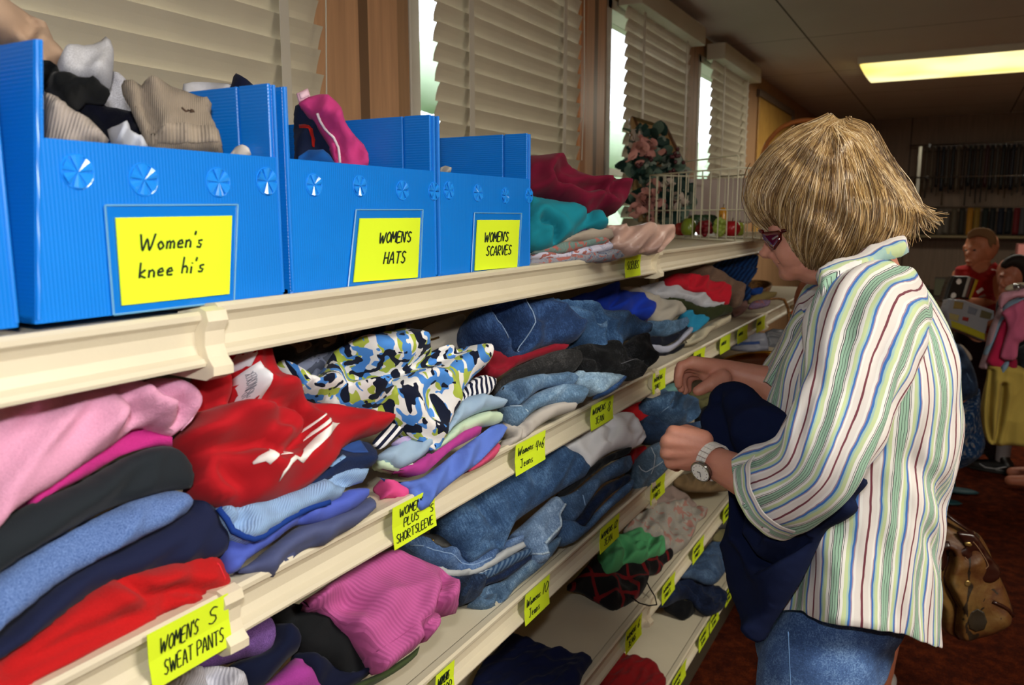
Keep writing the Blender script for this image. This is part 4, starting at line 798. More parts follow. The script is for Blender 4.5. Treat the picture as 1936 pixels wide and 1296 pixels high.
E_(.03, 'big blue jeans laid across the top of the size 10 pile', [(350, 745), (420, 690), (560, 580), (700, 480), (800, 430), (900, 380), (980, 340), (1050, 318), (1110, 345), (1170, 390), (1208, 440), (1195, 475), (1110, 525), (1020, 580), (900, 660), (830, 710), (790, 750), (760, 820), (735, 888), (700, 875), (670, 885), (620, 920), (572, 946), (530, 910), (470, 850), (400, 790)], DEN('2d5688', '4f7cae'), H=.035, D=.05, edge=.035,
   cre=[([(480, 600), (600, 700), (720, 880)], .006, .02), ([(560, 940), (620, 860), (700, 850)], .008, .012), ([(880, 480), (900, 560), (880, 660)], .004, .02)], lines=[('stitched_seam', [(940, 345), (1000, 340), (1040, 322), (1062, 345)], .0014, thread('8aa8cc'))])
# ---- third shelf, third bay
b9 = base('s', 2, (1209, 922), (1, -.5, 1.0))
kw = dict(group='garments at the start of the third bay', H=.02, D=.05, edge=.025, wr=.005, ws=(8, 20), wa=.5)
G(b9, .0, 'red shirt with a scalloped edge, beside the white trousers', 'shirt', 'E', [(1420, 350), (1470, 320), (1520, 305), (1535, 335), (1500, 375), (1470, 395), (1482, 415), (1455, 425), (1430, 400)], fab('8a0c14'), 'folded_shirt', **kw)
G(b9, .004, 'light grey blue jeans with looping white stitches', 'jeans', 'E', [(1445, 440), (1470, 390), (1520, 330), (1600, 285), (1670, 290), (1690, 380), (1650, 440), (1590, 500), (1530, 545), (1480, 548), (1455, 520)], DEN('4a6a88', '6c8aa8'), 'folded_jeans', lines=[('stitched_seam', [(1465, 440), (1510, 470), (1560, 440), (1620, 400)], .0018, thread('b8c4d0')), ('stitched_seam', [(1540, 330), (1560, 400), (1540, 480)], .0016, thread('b8c4d0'))], **kw)
G(b9, .0, 'rich red shirt under the second shelf beside the white trousers', 'shirt', 'E', [(1360, 130), (1420, 95), (1490, 68), (1545, 72), (1560, 100), (1552, 190), (1530, 240), (1490, 200), (1420, 150)], fab('a01018'), 'folded_shirt', **kw)
G(b9, .02, 'pile of blue jeans behind the woman\'s hands', 'jeans', 'n', [(-180, 640), (-100, 560), (0, 500), (60, 465), (130, 510), (200, 560), (300, 590), (390, 640), (425, 680), (400, 740), (330, 780), (200, 815), (60, 800), (-40, 760), (-140, 720)], DEN('2f5680', '5c84ac'), 'folded_jeans', H=.035, D=.05, edge=.03, wr=.008, ws=(8, 18), cre=[([(80, 480), (110, 600), (60, 720)], .012, .01)], lines=[('stitched_seam', [(90, 500), (115, 600), (70, 700), (-20, 760)], .0016, thread('7f9cbc'))])
G(b9, .006, 'dark blue jeans under the jeans behind the woman\'s hands', 'jeans', 'n', [(-180, 800), (-100, 740), (0, 800), (120, 830), (300, 810), (410, 790), (430, 840), (300, 900), (100, 960), (-60, 960), (-160, 900)], DEN('1b3558', '2f5078'), 'folded_jeans', H=.025, D=.04)
G(b9, .0, 'pale teal top peeking out under the second shelf near her fingers', 'shirt', 'n', [(60, 470), (120, 430), (160, 420), (190, 470), (230, 560), (160, 560), (100, 510)], fab('6a9494'), 'folded_shirt', H=.015, D=.03)
G(b9, -.03, 'grey green cloth beyond the fingers on the third shelf', 'cloth', 'n', [(300, 520), (400, 500), (520, 480), (560, 560), (500, 680), (420, 660), (330, 580)], fab('5c5a3c'), 'cloth', H=.02, D=.03, wr=.006)
G(b9, -.01, 'black garment beyond the jeans pile on the third shelf', 'shirt', 'n', [(400, 700), (430, 660), (500, 640), (560, 700), (560, 840), (480, 850), (410, 800)], fab('141418'), 'folded_shirt', H=.02, D=.03)
# far end of the third shelf: boxed goods on a glossy dish
b10 = base('s', 2, (1400, 700), (1, -1.2, .6))
t = empty('serving_dish', onz(1440, 700, ZS[2]), 'dark red glossy dish with a gold rim on the third shelf', 'dish')
q = onz(1455, 700, ZS[2]+.03); mb = MB(); A_ = np.linspace(0, 2*math.pi, 40, endpoint=False)
mb.rings([[q+np.array([r_*math.cos(a)*.75, r_*math.sin(a)*1.25, z_]) for a in A_] for r_, z_ in ((.10, -.028), (.19, -.01), (.24, .02), (.235, .022), (.18, -.004), (.05, -.012))])
mb.build('bowl', solid('4a0a06', .15, .8), t, True)
MB().tube([q+np.array([.24*math.cos(a)*.75, .24*math.sin(a)*1.25, .022]) for a in np.linspace(0, 2*math.pi, 49)], .006, 6).build('gold_rim', solid('b88a28', .25, .6, .8), t, True)
G(b10, .06, 'white packet with a blue band standing in the red dish', 'packet', 'v', [(80, 1025), (130, 980), (200, 920), (290, 870), (400, 880), (425, 940), (430, 1030), (300, 1045), (160, 1040)], solid('8a8fa0', .4), 'packet', sharp=True, H=.01, D=.02, wr=.002, patches=[('blue_band', [(160, 965), (345, 955), (345, 980), (130, 995)], solid('2c4a88', .5))])
G(b10, .02, 'light packet behind the one with the blue band', 'packet', 'v', [(400, 870), (470, 840), (560, 850), (590, 920), (600, 1000), (500, 1010), (430, 1000)], solid('6c7078', .4), 'packet', sharp=True, H=.01, D=.02, wr=.003)
G(b10, .0, 'teal and orange box on the far part of the third shelf', 'box', 'v', [(620, 715), (770, 700), (770, 780), (625, 790)], solid('2a7c78', .5), 'box', sharp=True, H=.01, D=.03, wr=0, patches=[('orange_lid', [(622, 690), (770, 675), (770, 712), (624, 722)], solid('b0521c', .5))])
G(b10, -.04, 'brown cardboard box at the back of the far third shelf', 'box', 'v', [(620, 640), (750, 590), (760, 680), (625, 700)], solid('6c5234', .7), 'box', sharp=True, H=.01, D=.03, wr=0)
# ---- fourth shelf
b11 = base('s', 3, (1165, 1140), (.5, -.1, 1)); kw = dict(group='garments on the fourth shelf', H=.018, D=.02, edge=.025, wr=.005, ws=(8, 20), wa=.5)
G_ = lambda o, lab, cat, pts, mat, nm, **k2: G(b11, o, lab, cat, 'G', pts, mat, nm, **{**kw, **k2})
G_(.0, 'tan trousers at the far end of the fourth shelf, under her wrist', 'pants', [(690, 150), (760, 110), (880, 90), (1000, 150), (1020, 190), (900, 200), (780, 195), (740, 180)], fab('7a6448'), 'folded_trousers')
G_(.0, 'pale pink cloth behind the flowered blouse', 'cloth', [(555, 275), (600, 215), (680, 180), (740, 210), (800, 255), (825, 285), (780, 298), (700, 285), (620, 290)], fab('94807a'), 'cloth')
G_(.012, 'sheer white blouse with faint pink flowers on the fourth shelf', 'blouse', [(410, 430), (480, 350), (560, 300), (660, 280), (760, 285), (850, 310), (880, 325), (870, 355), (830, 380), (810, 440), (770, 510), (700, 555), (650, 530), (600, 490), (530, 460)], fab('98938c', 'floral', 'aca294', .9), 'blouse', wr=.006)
G_(.02, 'black and red checked shirt with trailing cords', 'shirt', [(95, 745), (150, 690), (210, 620), (270, 560), (330, 620), (420, 600), (520, 580), (620, 560), (660, 535), (693, 560), (680, 590), (640, 620), (620, 660), (560, 670), (540, 740), (500, 800), (440, 840), (370, 867), (300, 830), (230, 790), (190, 765)], fab('121012', 'plaid', '6a0f14', 5.5, .5), 'checked_shirt', H=.025)
t_ = bpy.data.objects['checked_shirt']
MB().tube([onz(*px('G', p), ZS[3]+h) for p, h in (((530, 690), .03), ((560, 750), .02), ((590, 800), .015), ((600, 845), .012), ((555, 850), .012), ((500, 835), .015), ((455, 800), .03))], .0016, 5).build('trailing_cord', thread('101014'), t_, True)
G_(.045, 'mint green blouse crumpled on the checked shirt', 'blouse', [(265, 575), (300, 520), (350, 470), (430, 440), (500, 450), (570, 470), (620, 500), (648, 545), (620, 565), (560, 580), (520, 608), (470, 605), (415, 620), (380, 655), (320, 665), (290, 630)], fab('4c9c66'), 'blouse', H=.025, wr=.008, ws=(10, 22), cre=[([(480, 520), (530, 545), (530, 600)], .01, .008), ([(380, 500), (420, 560), (400, 620)], .008, .01)])
G(base('s', 3, (1090, 1290), (.12, -.05, 1)), .006, 'navy blue garment lying flat on the fourth shelf', 'shirt', 'H', [(280, 900), (400, 760), (480, 672), (545, 690), (620, 730), (700, 760), (800, 785), (925, 790), (970, 815), (1002, 838), (980, 870), (940, 930), (890, 1020), (600, 1120), (250, 1050)], fab('141c42'), 'folded_shirt', H=.02, D=.01, edge=.03, wr=.003)
# ---- lowest shelf
b12 = base('s', 4, (1340, 1160), (.5, -.15, 1)); kw = dict(group='garments on the lowest shelf', H=.03, D=.02, edge=.03, wr=.005, ws=(8, 20), wa=.5)
G_ = lambda o, lab, cat, pts, mat, nm, **k2: G(b12, o, lab, cat, 'G', pts, mat, nm, **{**kw, **k2})
G_(.0, 'black garment corner under the dark jeans on the lowest shelf', 'shirt', [(640, 855), (700, 820), (800, 860), (815, 885), (765, 925), (700, 895)], fab('0e1014'), 'folded_shirt', H=.015)
G_(.03, 'dark blue jeans folded in a roll on the lowest shelf', 'jeans', [(605, 845), (650, 760), (720, 715), (800, 720), (880, 745), (960, 760), (990, 800), (985, 845), (950, 885), (890, 900), (835, 865), (780, 810), (720, 820), (660, 850)], DEN('101e3e', '22365c'), 'folded_jeans', cre=[([(730, 750), (790, 780), (850, 860)], .01, .012), ([(920, 800), (960, 830), (900, 870)], .008, .008)])
G_(.08, 'light blue jeans on top of the dark roll on the lowest shelf', 'jeans', [(730, 690), (770, 640), (800, 590), (860, 540), (920, 480), (1030, 470), (1030, 600), (985, 660), (935, 722), (880, 722), (800, 690)], DEN('36547c', '4f6f94'), 'folded_jeans', cre=[([(780, 660), (870, 660), (920, 700)], .008, .008), ([(830, 580), (1000, 590)], .005, .012)])
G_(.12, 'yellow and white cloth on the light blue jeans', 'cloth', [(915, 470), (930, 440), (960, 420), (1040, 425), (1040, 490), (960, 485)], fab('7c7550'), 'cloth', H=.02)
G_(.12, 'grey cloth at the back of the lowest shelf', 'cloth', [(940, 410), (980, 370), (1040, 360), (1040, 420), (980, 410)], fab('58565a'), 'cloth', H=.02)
G(base('s', 4, (1240, 1290), (.25, -.05, 1)), .006, 'dark red garment lying on the lowest shelf', 'shirt', 'G', [(240, 1330), (300, 1240), (350, 1170), (405, 1128), (450, 1150), (520, 1165), (590, 1200), (635, 1250), (650, 1310), (560, 1380), (380, 1400)], fab('780a10'), 'folded_shirt', H=.03, D=.01, edge=.03)
# ---- top shelf beside the bins
b13 = base('s', 0, (1100, 495), (1, -.6, .5)); kw = dict(group='folded tops beside the bins', H=.014, D=.035, edge=.016, wr=.003, ws=(10, 26), wa=.2)
C_ = lambda o, lab, pts, mat, nm='folded_shirt', cat='shirt', **k2: G(b13, o, lab, cat, 'c', pts, mat, nm, **{**kw, **k2})
C_(-.004, 'multicoloured print top, bottom of the stack by the bins', [(40, 1162), (40, 1130), (200, 1120), (330, 1098), (420, 1092), (465, 1115), (440, 1132), (330, 1145), (200, 1163), (100, 1168)], fab('8c8c96', 'floral', '4a5c80', 2))
C_(.004, 'white top with bright pink flowers in the stack by the bins', [(40, 1130), (80, 1110), (200, 1105), (300, 1072), (390, 1050), (415, 1085), (350, 1105), (250, 1118), (150, 1135)], fab('c8c4d8', 'floral', '9aa4c8', 1.1))
C_(.010, 'grey green flowered top in the stack by the bins', [(60, 1105), (100, 1085), (200, 1055), (330, 1038), (390, 1045), (395, 1062), (300, 1078), (200, 1108), (110, 1112)], fab('6c8480', 'floral', '8ea098', 1.6))
C_(.012, 'beige top near the top of the stack by the bins', [(170, 1065), (230, 1030), (320, 1000), (400, 1005), (418, 1035), (380, 1050), (280, 1058)], fab('a89a8c'))
C_(.016, 'purple top showing a corner under the teal one', [(225, 1030), (250, 1000), (290, 982), (312, 1000), (280, 1015)], fab('4a3a7c'))
C_(-.03, 'shiny pale pink satin garment on the top shelf', [(375, 1000), (400, 985), (470, 992), (560, 980), (640, 985), (682, 1000), (685, 1035), (650, 1075), (620, 1105), (560, 1100), (530, 1112), (490, 1118), (440, 1090), (400, 1070), (420, 1035)], fab('d0aa9c', 'satin'), 'satin_garment', 'garment', wr=.008, ws=(6, 30), wa=.6, H=.02)
C_(.024, 'teal top folded under the maroon one', [(20, 870), (70, 865), (150, 878), (240, 900), (345, 930), (365, 960), (382, 1000), (350, 1010), (300, 1000), (240, 1030), (170, 1070), (110, 1090), (70, 1085), (20, 1060)], fab('0e8296'), 'folded_shirt', H=.025, D=.05, edge=.03, cre=[([(300, 930), (290, 970), (240, 1020)], .008, .012), ([(90, 980), (140, 1010), (150, 1060)], .012, .01)])
C_(.03, 'maroon top crumpled above the teal one', [(20, 700), (65, 680), (130, 690), (200, 725), (300, 762), (370, 785), (410, 770), (425, 785), (470, 793), (477, 820), (468, 882), (440, 915), (425, 932), (390, 925), (340, 920), (300, 935), (230, 905), (160, 880), (100, 860), (20, 850)], fab('6c0f2c'), 'folded_shirt', H=.03, D=.06, edge=.03, wr=.008, ws=(9, 20), cre=[([(120, 790), (200, 830), (330, 830)], .012, .01), ([(345, 830), (350, 920)], .008, .008), ([(400, 790), (380, 880)], .008, .01)])
# ---- what fills the bins
def bx_(x, pt, crop): return onx(*px(crop, pt), x), (1, -.7, .25)
kw = dict(group='socks and hosiery in the knee high bin', H=.018, D=.04, edge=.022, wr=.004, ws=(14, 30), wa=1.1)
A_ = lambda x, lab, cat, pts, mat, nm, crop='a', **k2: G((onx(*px(crop, pts[len(pts)//2]), x), (1, -.7, .25)), 0, lab, cat, crop, pts, mat, nm, **{**kw, **k2})
A_(-.20, 'tan stockings heaped at the left of the knee high bin', 'stockings', [(-60, -60), (0, -20), (40, 10), (120, 60), (200, 100), (300, 145), (320, 190), (350, 260), (400, 310), (425, 350), (400, 400), (380, 560), (380, 900), (330, 960), (290, 640), (200, 420), (100, 300), (-60, 280)], fab('b89a82'), 'stockings', H=.03, cre=[([(180, 130), (230, 180), (210, 250)], .01, .012), ([(350, 250), (370, 330), (350, 420)], .008, .008)])
A_(-.17, 'large white knit sock standing up to a point', 'sock', [(360, 500), (370, 420), (420, 345), (500, 310), (600, 292), (655, 270), (690, 238), (722, 262), (742, 320), (742, 430), (725, 560), (690, 600), (560, 600), (420, 570)], fab('d0cfd8', 'heather', 'e0e0e6'), 'sock', H=.03, wr=.006)
A_(-.19, 'white knit sock behind the black one', 'sock', [(640, 680), (700, 580), (735, 465), (780, 475), (825, 520), (850, 620), (870, 720), (780, 740), (680, 700)], fab('b8b6c0', 'heather', 'd0d0d8'), 'sock')
A_(-.30, 'white cloth lying at the back of the knee high bin', 'cloth', [(1190, 600), (1198, 548), (1260, 536), (1400, 540), (1520, 552), (1560, 620), (1600, 1000), (1400, 1040), (1260, 1000)], fab('c8c8d0'), 'cloth')
A_(-.28, 'navy pointed cloth tip standing behind the bin flap', 'cloth', [(1490, 640), (1510, 560), (1525, 500), (1542, 478), (1600, 510), (1650, 550), (1690, 600), (1690, 1000), (1560, 1040)], fab('141a34'), 'cloth', H=.012)
A_(-.12, 'black sock twisted over the cream one', 'sock', [(260, 420), (280, 392), (325, 395), (375, 430), (392, 480), (400, 515), (450, 500), (510, 510), (560, 550), (600, 522), (660, 545), (710, 580), (722, 615), (700, 650), (640, 655), (570, 650), (500, 700), (440, 720), (340, 650), (280, 600)], fab('101214'), 'sock', wr=.008)
A_(-.13, 'navy stockings lying between the white and taupe socks', 'stockings', [(430, 700), (520, 660), (620, 650), (700, 700), (800, 715), (860, 730), (900, 800), (940, 870), (975, 950), (900, 930), (820, 880), (740, 900), (690, 880), (600, 800), (520, 760)], fab('0e1020', 'fleece'), 'stockings')
A_(-.08, 'cream cable knit sock at the front left of the knee high bin', 'sock', [(290, 600), (330, 612), (380, 635), (440, 690), (500, 730), (580, 770), (650, 840), (715, 915), (690, 960), (560, 990), (420, 1000), (300, 990)], fab('b0a49c', 'rib', sc=.28, ang=.3), 'sock', wr=.007, H=.026)
A_(-.07, 'crumpled white sock at the front of the bin', 'sock', [(700, 850), (760, 838), (845, 818), (862, 880), (930, 895), (965, 950), (960, 1000), (800, 1010), (730, 960)], fab('c4c8d4'), 'sock', wr=.009, H=.014)
tp = A_(-.06, 'taupe ribbed sock with a small brown bow, front of the knee high bin', 'sock', [(792, 560), (810, 525), (860, 520), (925, 560), (945, 530), (985, 508), (1050, 530), (1120, 565), (1200, 590), (1290, 625), (1355, 640), (1385, 680), (1375, 740), (1400, 810), (1430, 890), (1458, 995), (1430, 1040), (1200, 1040), (990, 1010), (930, 890), (890, 800), (850, 710), (800, 620)], fab('9a8c7c', 'rib', sc=.17, ang=.1), 'sock', H=.03, edge=.03,
     cre=[([(930, 580), (935, 700), (990, 850), (1010, 960)], .008, .008)], lines=[('bow_stitch', [(1180, 750), (1205, 775), (1225, 765)], .0012, thread('4a3a30')), ('bow_stitch', [(1235, 762), (1255, 775), (1238, 780), (1252, 764)], .0015, thread('4a3a30'))],
     patches=[('ribbed_cuff', [(975, 905), (1050, 880), (1150, 862), (1300, 868), (1420, 880), (1450, 970), (1400, 990), (1200, 985), (1000, 965)], fab('a09282', 'rib', sc=.3, ang=.05))])
A_(-.05, 'small white cloth end at the right of the knee high bin', 'cloth', [(1505, 1005), (1540, 960), (1575, 945), (1620, 970), (1645, 1015), (1600, 1050), (1530, 1050)], fab('d0c8c0'), 'cloth', H=.01)
kw['group'] = 'hats in the hats bin'
A_(-.16, 'navy cap with a red stripe in the hats bin', 'cap', [(380, 240), (440, 235), (500, 300), (530, 380), (560, 500), (480, 530), (390, 520), (378, 380)], fab('16203c'), 'cap', 'b', patches=[('red_stripe', [(392, 332), (410, 340), (440, 370), (458, 410), (455, 445), (445, 440), (440, 405), (420, 372), (392, 350)], fab('b01c14'))])
A_(-.10, 'blue cap brim at the front of the hats bin', 'cap', [(395, 470), (440, 440), (500, 440), (540, 470), (560, 500), (540, 530), (400, 530)], fab('1454a0'), 'cap', 'b')
A_(-.11, 'pink cloth hat folded over in the hats bin', 'hat', [(395, 228), (440, 200), (490, 187), (530, 205), (565, 235), (590, 280), (610, 330), (650, 375), (690, 415), (708, 450), (712, 510), (660, 540), (590, 530), (560, 470), (540, 410), (500, 350), (460, 290), (430, 250)], fab('c83a80'), 'hat', 'b', H=.02,
   cre=[([(500, 330), (560, 390), (590, 500)], .008, .008)], lines=[('white_piping', [(470, 290), (510, 350), (550, 390), (575, 430), (582, 500)], .002, thread('e0d0d8'))])
A_(-.17, 'pale pink label standing above the hats', 'label', [(384, 185), (436, 160), (452, 203), (395, 226)], solid('d8a8bc', .6), 'cloth_label', 'b', H=.004, D=.004, wr=0, sharp=True, patches=[('label_print', [(395, 188), (432, 172), (442, 198), (403, 214)], solid('e8c4d4', .6))])
A_(-.06, 'folded grey scarf edge in the scarves bin', 'scarf', [(1035, 540), (1040, 520), (1060, 512), (1085, 528), (1080, 550), (1050, 560)], fab('b0aca4'), 'scarf', 'b', H=.008)
# ================================================================ people
UP = np.array([0, 0, 1.]); FW = ray(1630, 600); FW[2] = 0; FW /= np.linalg.norm(FW); RT = np.cross(FW, UP)   # away from and across the line of sight to the woman
VIEWN = -FW
AXC = np.stack([RT, FW, UP])          # rows: right, forward, up
def blend(mb, voxel, smooth=6, fac=.5):
    v, f = mb.get(); me = bpy.data.meshes.new('tmp'); me.from_pydata(v.tolist(), [], [tuple(int(i) for i in q) for q in f])
    o = bpy.data.objects.new('tmp', me); COL.objects.link(o)
    r = o.modifiers.new('r', 'REMESH'); r.mode = 'VOXEL'; r.voxel_size = voxel; r.adaptivity = 0
    s = o.modifiers.new('s', 'SMOOTH'); s.iterations = smooth; s.factor = fac
    dg = bpy.context.evaluated_depsgraph_get(); dg.update(); e = o.evaluated_get(dg); m2 = e.to_mesh()
    V = np.empty(len(m2.vertices)*3); m2.vertices.foreach_get('co', V); F_2 = [tuple(p.vertices) for p in m2.polygons]
    e.to_mesh_clear(); bpy.data.objects.remove(o); bpy.data.meshes.remove(me)
    return V.reshape(-1, 3), F_2
def skin(c, c2=None, rough=.5):
    m = N('skin'); v = m.coord(); L = lin(c); f = m.noise(v, 28, 4, .6); g = m.noise(v, 240, 2)
    L2 = lin(c2) if c2 else tuple(x*k for x, k in zip(L, (1.0, .8, .75)))
    m.base(m.mix(f, L, L2)); m.bump(m.math('ADD', g, m.math('MULTIPLY', f, .6)), .3, .0008)
    return m.set(rough, .4, 0, **{'Subsurface Weight': .12, 'Subsurface Radius': (.012, .005, .003), 'Subsurface Scale': .5})
SKIN = skin('cc9480', 'b4705c'); SKIN2 = skin('b87a5a'); SKIN3 = skin('b9785e', 'a05a44')
def q_(crop, x, y, d): p = px(crop, (x, y)); return PD(p[0], p[1], d)
# striped shirting
def shirting(src='UV', rot=0., phase=0.):
    m = N('striped_shirting'); tc = m.n('ShaderNodeTexCoord'); mp = m.n('ShaderNodeMapping'); mp.inputs['Rotation'].default_value = (0, 0, rot)
    m.l(tc.outputs[src], mp.inputs[0]); sx = m.n('ShaderNodeSeparateXYZ'); m.l(mp.outputs[0], sx.inputs[0])
    wob = m.math('MULTIPLY', m.math('SUBTRACT', m.noise(m.coord(scale=(1, 1, .8)), 12, 3, .55), .5), .014 if src == 'UV' else .002)
    u = m.math('ADD', m.math('ADD', sx.outputs[0], wob), phase)
    fr = m.math('FRACT', m.math('MULTIPLY', u, 1/.068)); t = m.math('MULTIPLY', m.math('ABSOLUTE', m.math('SUBTRACT', fr, .5)), 2)
    Wt, Pk, Mv, Bl, Aq, Yg, Gn, Bk = [lin(c) for c in ('d8d6d4', 'd0cac8', '9a8498', '3c6ab0', '9ab8b4', 'b6c498', '8fb09c', '30343a')]
    Mr = lin('6a3440')
    st = [(0, Mr), (.04, Pk), (.13, Pk), (.26, Wt), (.345, Mv), (.385, Bl), (.455, Aq), (.52, Yg), (.65, Wt), (.76, Bk), (.785, Wt), (.82, Bk), (.845, Gn), (.93, Bk), (.95, Gn)]
    m.base(m.ramp(t, st, True)); m.bump(m.noise(m.coord(), 900, 2), .2, .0005)
    return m.set(.85, .2, 0, **{'Sheen Weight': .1})
def loft(name, rings, us, vs, mat, parent, thick=.0022, wr=0., wsc=(10, 3), close=False, seed=0., sub=True, extra=None):
    """rings: list of closed rings (k points each); us, vs: uv in metres"""
    Rg = np.array(rings); m_, n_ = Rg.shape[:2]; V = Rg.copy()
    for i in range(m_):
        c = Rg[i].mean(0)
        for j in range(n_):
            d = Rg[i, j]-c; d /= np.linalg.norm(d)+1e-9
            w = 0
            if wr:
                a = j/n_*2*math.pi
                w = wr*(noise.noise((math.cos(a)*wsc[0]*.3, math.sin(a)*wsc[0]*.3, vs[i]*wsc[1]+seed))+.5*noise.noise((math.cos(a)*wsc[0]*.7, math.sin(a)*wsc[0]*.7, vs[i]*wsc[1]*2.5+seed)))
            if extra: w += extra(i, j, Rg[i, j])
            V[i, j] = Rg[i, j]+d*w
    f = [(i*n_+j, i*n_+(j+1) % n_, (i+1)*n_+(j+1) % n_, (i+1)*n_+j) for i in range(m_-1) for j in range(n_)]
    o = mesh(name, (V.reshape(-1, 3), f), mat, parent, True)
    me = o.data; uv = me.uv_layers.new(name='UVMap')
    for p in me.polygons:
        i, j = divmod(p.vertices[0], n_); i = p.index//n_; j = p.index % n_
        for k, (a, b) in enumerate(((i, j), (i, j+1), (i+1, j+1), (i+1, j))):
            uv.data[p.loop_start+k].uv = (us[b], vs[a])
    s = o.modifiers.new('thickness', 'SOLIDIFY'); s.thickness = thick; s.offset = -1
    if sub: b = o.modifiers.new('smooth', 'SUBSURF'); b.levels = 1; b.render_levels = 1
    return o
def interp(rows, n):
    """Catmull through rows of numbers -> n rows"""
    P_ = np.array(rows, float); out = []; m_ = len(P_)-1
    for k in range(n):
        s_ = k/(n-1)*m_; i = min(int(s_), m_-1); t = s_-i
        p0, p1, p2, p3 = P_[max(i-1, 0)], P_[i], P_[i+1], P_[min(i+2, m_)]
        m1, m2 = .5*(p2-p0), .5*(p3-p1)
        out.append((2*t**3-3*t*t+1)*p1+(t**3-2*t*t+t)*m1+(-2*t**3+3*t*t)*p2+(t**3-t*t)*m2)
    return np.array(out)
# ---------------------------------------------------------------- the woman at the shelves
DW = 1.23
wfoot = PD(1560, 1150, DW); wfoot[2] = 0
wm = empty('person', wfoot, 'woman with bobbed blonde hair in a striped shirt and blue jeans', 'person')
B_ = MB()
_k1 = (ray(1580, 420) @ FW)/F
def P1(x, y, d=1.22): r = ray(x, y); return CAM+r*(d*_k1)/(r @ FW)
def plane3p(pts):
    a, b, c = [P1(*p) for p in pts]; n = np.cross(b-a, c-a)
    return a, (n if n @ (CAM-a) > 0 else -n)
B_.ell(P1(1572, 372), (.095, .072, .094), ax=AXC)
B_.ell(P1(1500, 400), (.046, .056, .05), ax=AXC); B_.ell(P1(1530, 450), (.06, .055, .062), ax=AXC)
B_.cap(P1(1460, 447), P1(1451, 474), .0075, .0095); B_.ell(P1(1449.5, 479.5), (.0128, .0095, .0085), ax=AXC)
for s in (-1, 1):
    B_.ell(P1(1462, 483, 1.22+s*.011), (.009, .007, .007), ax=AXC)
    B_.cap(P1(1495, 512, 1.22+s*.012), P1(1595, 470, 1.22+s*.052), .017, .021)
    B_.ell(P1(1506, 466, 1.22+s*.028), (.034, .025, .036), ax=AXC)
    B_.ell(P1(1478, 432, 1.22+s*.026), (.022, .024, .012), ax=AXC)
    B_.ell(P1(1612, 420, 1.22+s*.072), (.014, .008, .028), ax=AXC)
B_.ell(P1(1486, 482), (.023, .026, .022), ax=AXC); B_.ell(P1(1476, 492.5), (.0085, .019, .0058), ax=AXC); B_.ell(P1(1480, 504), (.0085, .017, .0062), ax=AXC)
B_.ell(P1(1488, 517), (.0135, .017, .0125), ax=AXC); B_.ell(P1(1520, 500), (.04, .045, .026), ax=AXC); B_.ell(P1(1545, 508), (.04, .042, .026), ax=AXC)
B_.cap(P1(1605, 450), P1(1640, 560, 1.23), .054, .056, 18)
# trunk under the shirt
TL = [(503, 1598, 1704, 1.245, .05), (519, 1588, 1712, 1.242, .062), (545, 1566, 1734, 1.24, .080), (580, 1538, 1757, 1.235, .120), (622, 1510, 1779, 1.23, .162), (680, 1484, 1794, 1.23, .180), (760, 1465, 1801, 1.23, .180), (840, 1462, 1794, 1.23, .174), (920, 1466, 1779, 1.23, .170), (1000, 1472, 1763, 1.23, .172), (1080, 1470, 1754, 1.23, .178), (1168, 1464, 1749, 1.23, .184)]
for y, a, b, d, hb in TL[3:-3]:
    c = PD((a+b)/2, y, d); B_.ell(c, ((b-a)/2*d/F*.84, hb*.84, .075), ax=AXC)
B_.cap(PD(1660, 575, 1.235), PD(1640, 610, 1.10), .05, .05); B_.cap(PD(1650, 575, 1.235), PD(1610, 610, 1.36), .05, .05)
# near arm (her left) and far arm
B_.cap(PD(1635, 625, 1.10), PD(1545, 890, 1.035), .044, .036); B_.cap(PD(1545, 890, 1.035), PD(1420, 906, 1.12), .035, .031); B_.cap(PD(1420, 908, 1.12), PD(1338, 868, 1.19), .031, .0225)
B_.cap(PD(1606, 615, 1.37), PD(1530, 800, 1.38), .045, .037); B_.cap(PD(1530, 800, 1.38), PD(1450, 722, 1.40), .035, .029); B_.cap(PD(1450, 722, 1.40), PD(1376, 703, 1.41), .028, .021)
# near hand, closed with the knuckles towards the shelf
nh = lambda x, y, d: q_('n', x, y, d)
kn = [(165, 888, 1.195), (112, 970, 1.195), (108, 1070, 1.20), (148, 1165, 1.21)]; wst = nh(455, 1030, 1.19)
for i, (x, y, d) in enumerate(kn):
    K = nh(x, y, d); w0 = nh(440, 960+i*50, 1.19); B_.cap(w0, K, .0165, .0118)
    a = nh(x-22+i*2, y+22, d+.028); b = nh(x+50, y+52, d+.048); c = nh(x+95, y+20, d+.040)
    rr = (.0095, .0098, .0092, .0082)[i]
    B_.cap(K, a, rr*1.08, rr); B_.cap(a, b, rr, rr*.92); B_.cap(b, c, rr*.92, rr*.82)
B_.cap(nh(430, 950, 1.20), nh(290, 880, 1.225), .015, .012); B_.cap(nh(290, 880, 1.225), nh(190, 900, 1.245), .012, .0105); B_.cap(nh(190, 900, 1.245), nh(130, 935, 1.25), .0105, .009)
B_.ell(nh(290, 1050, 1.20), (.030, .014, .034), ax=AXC)
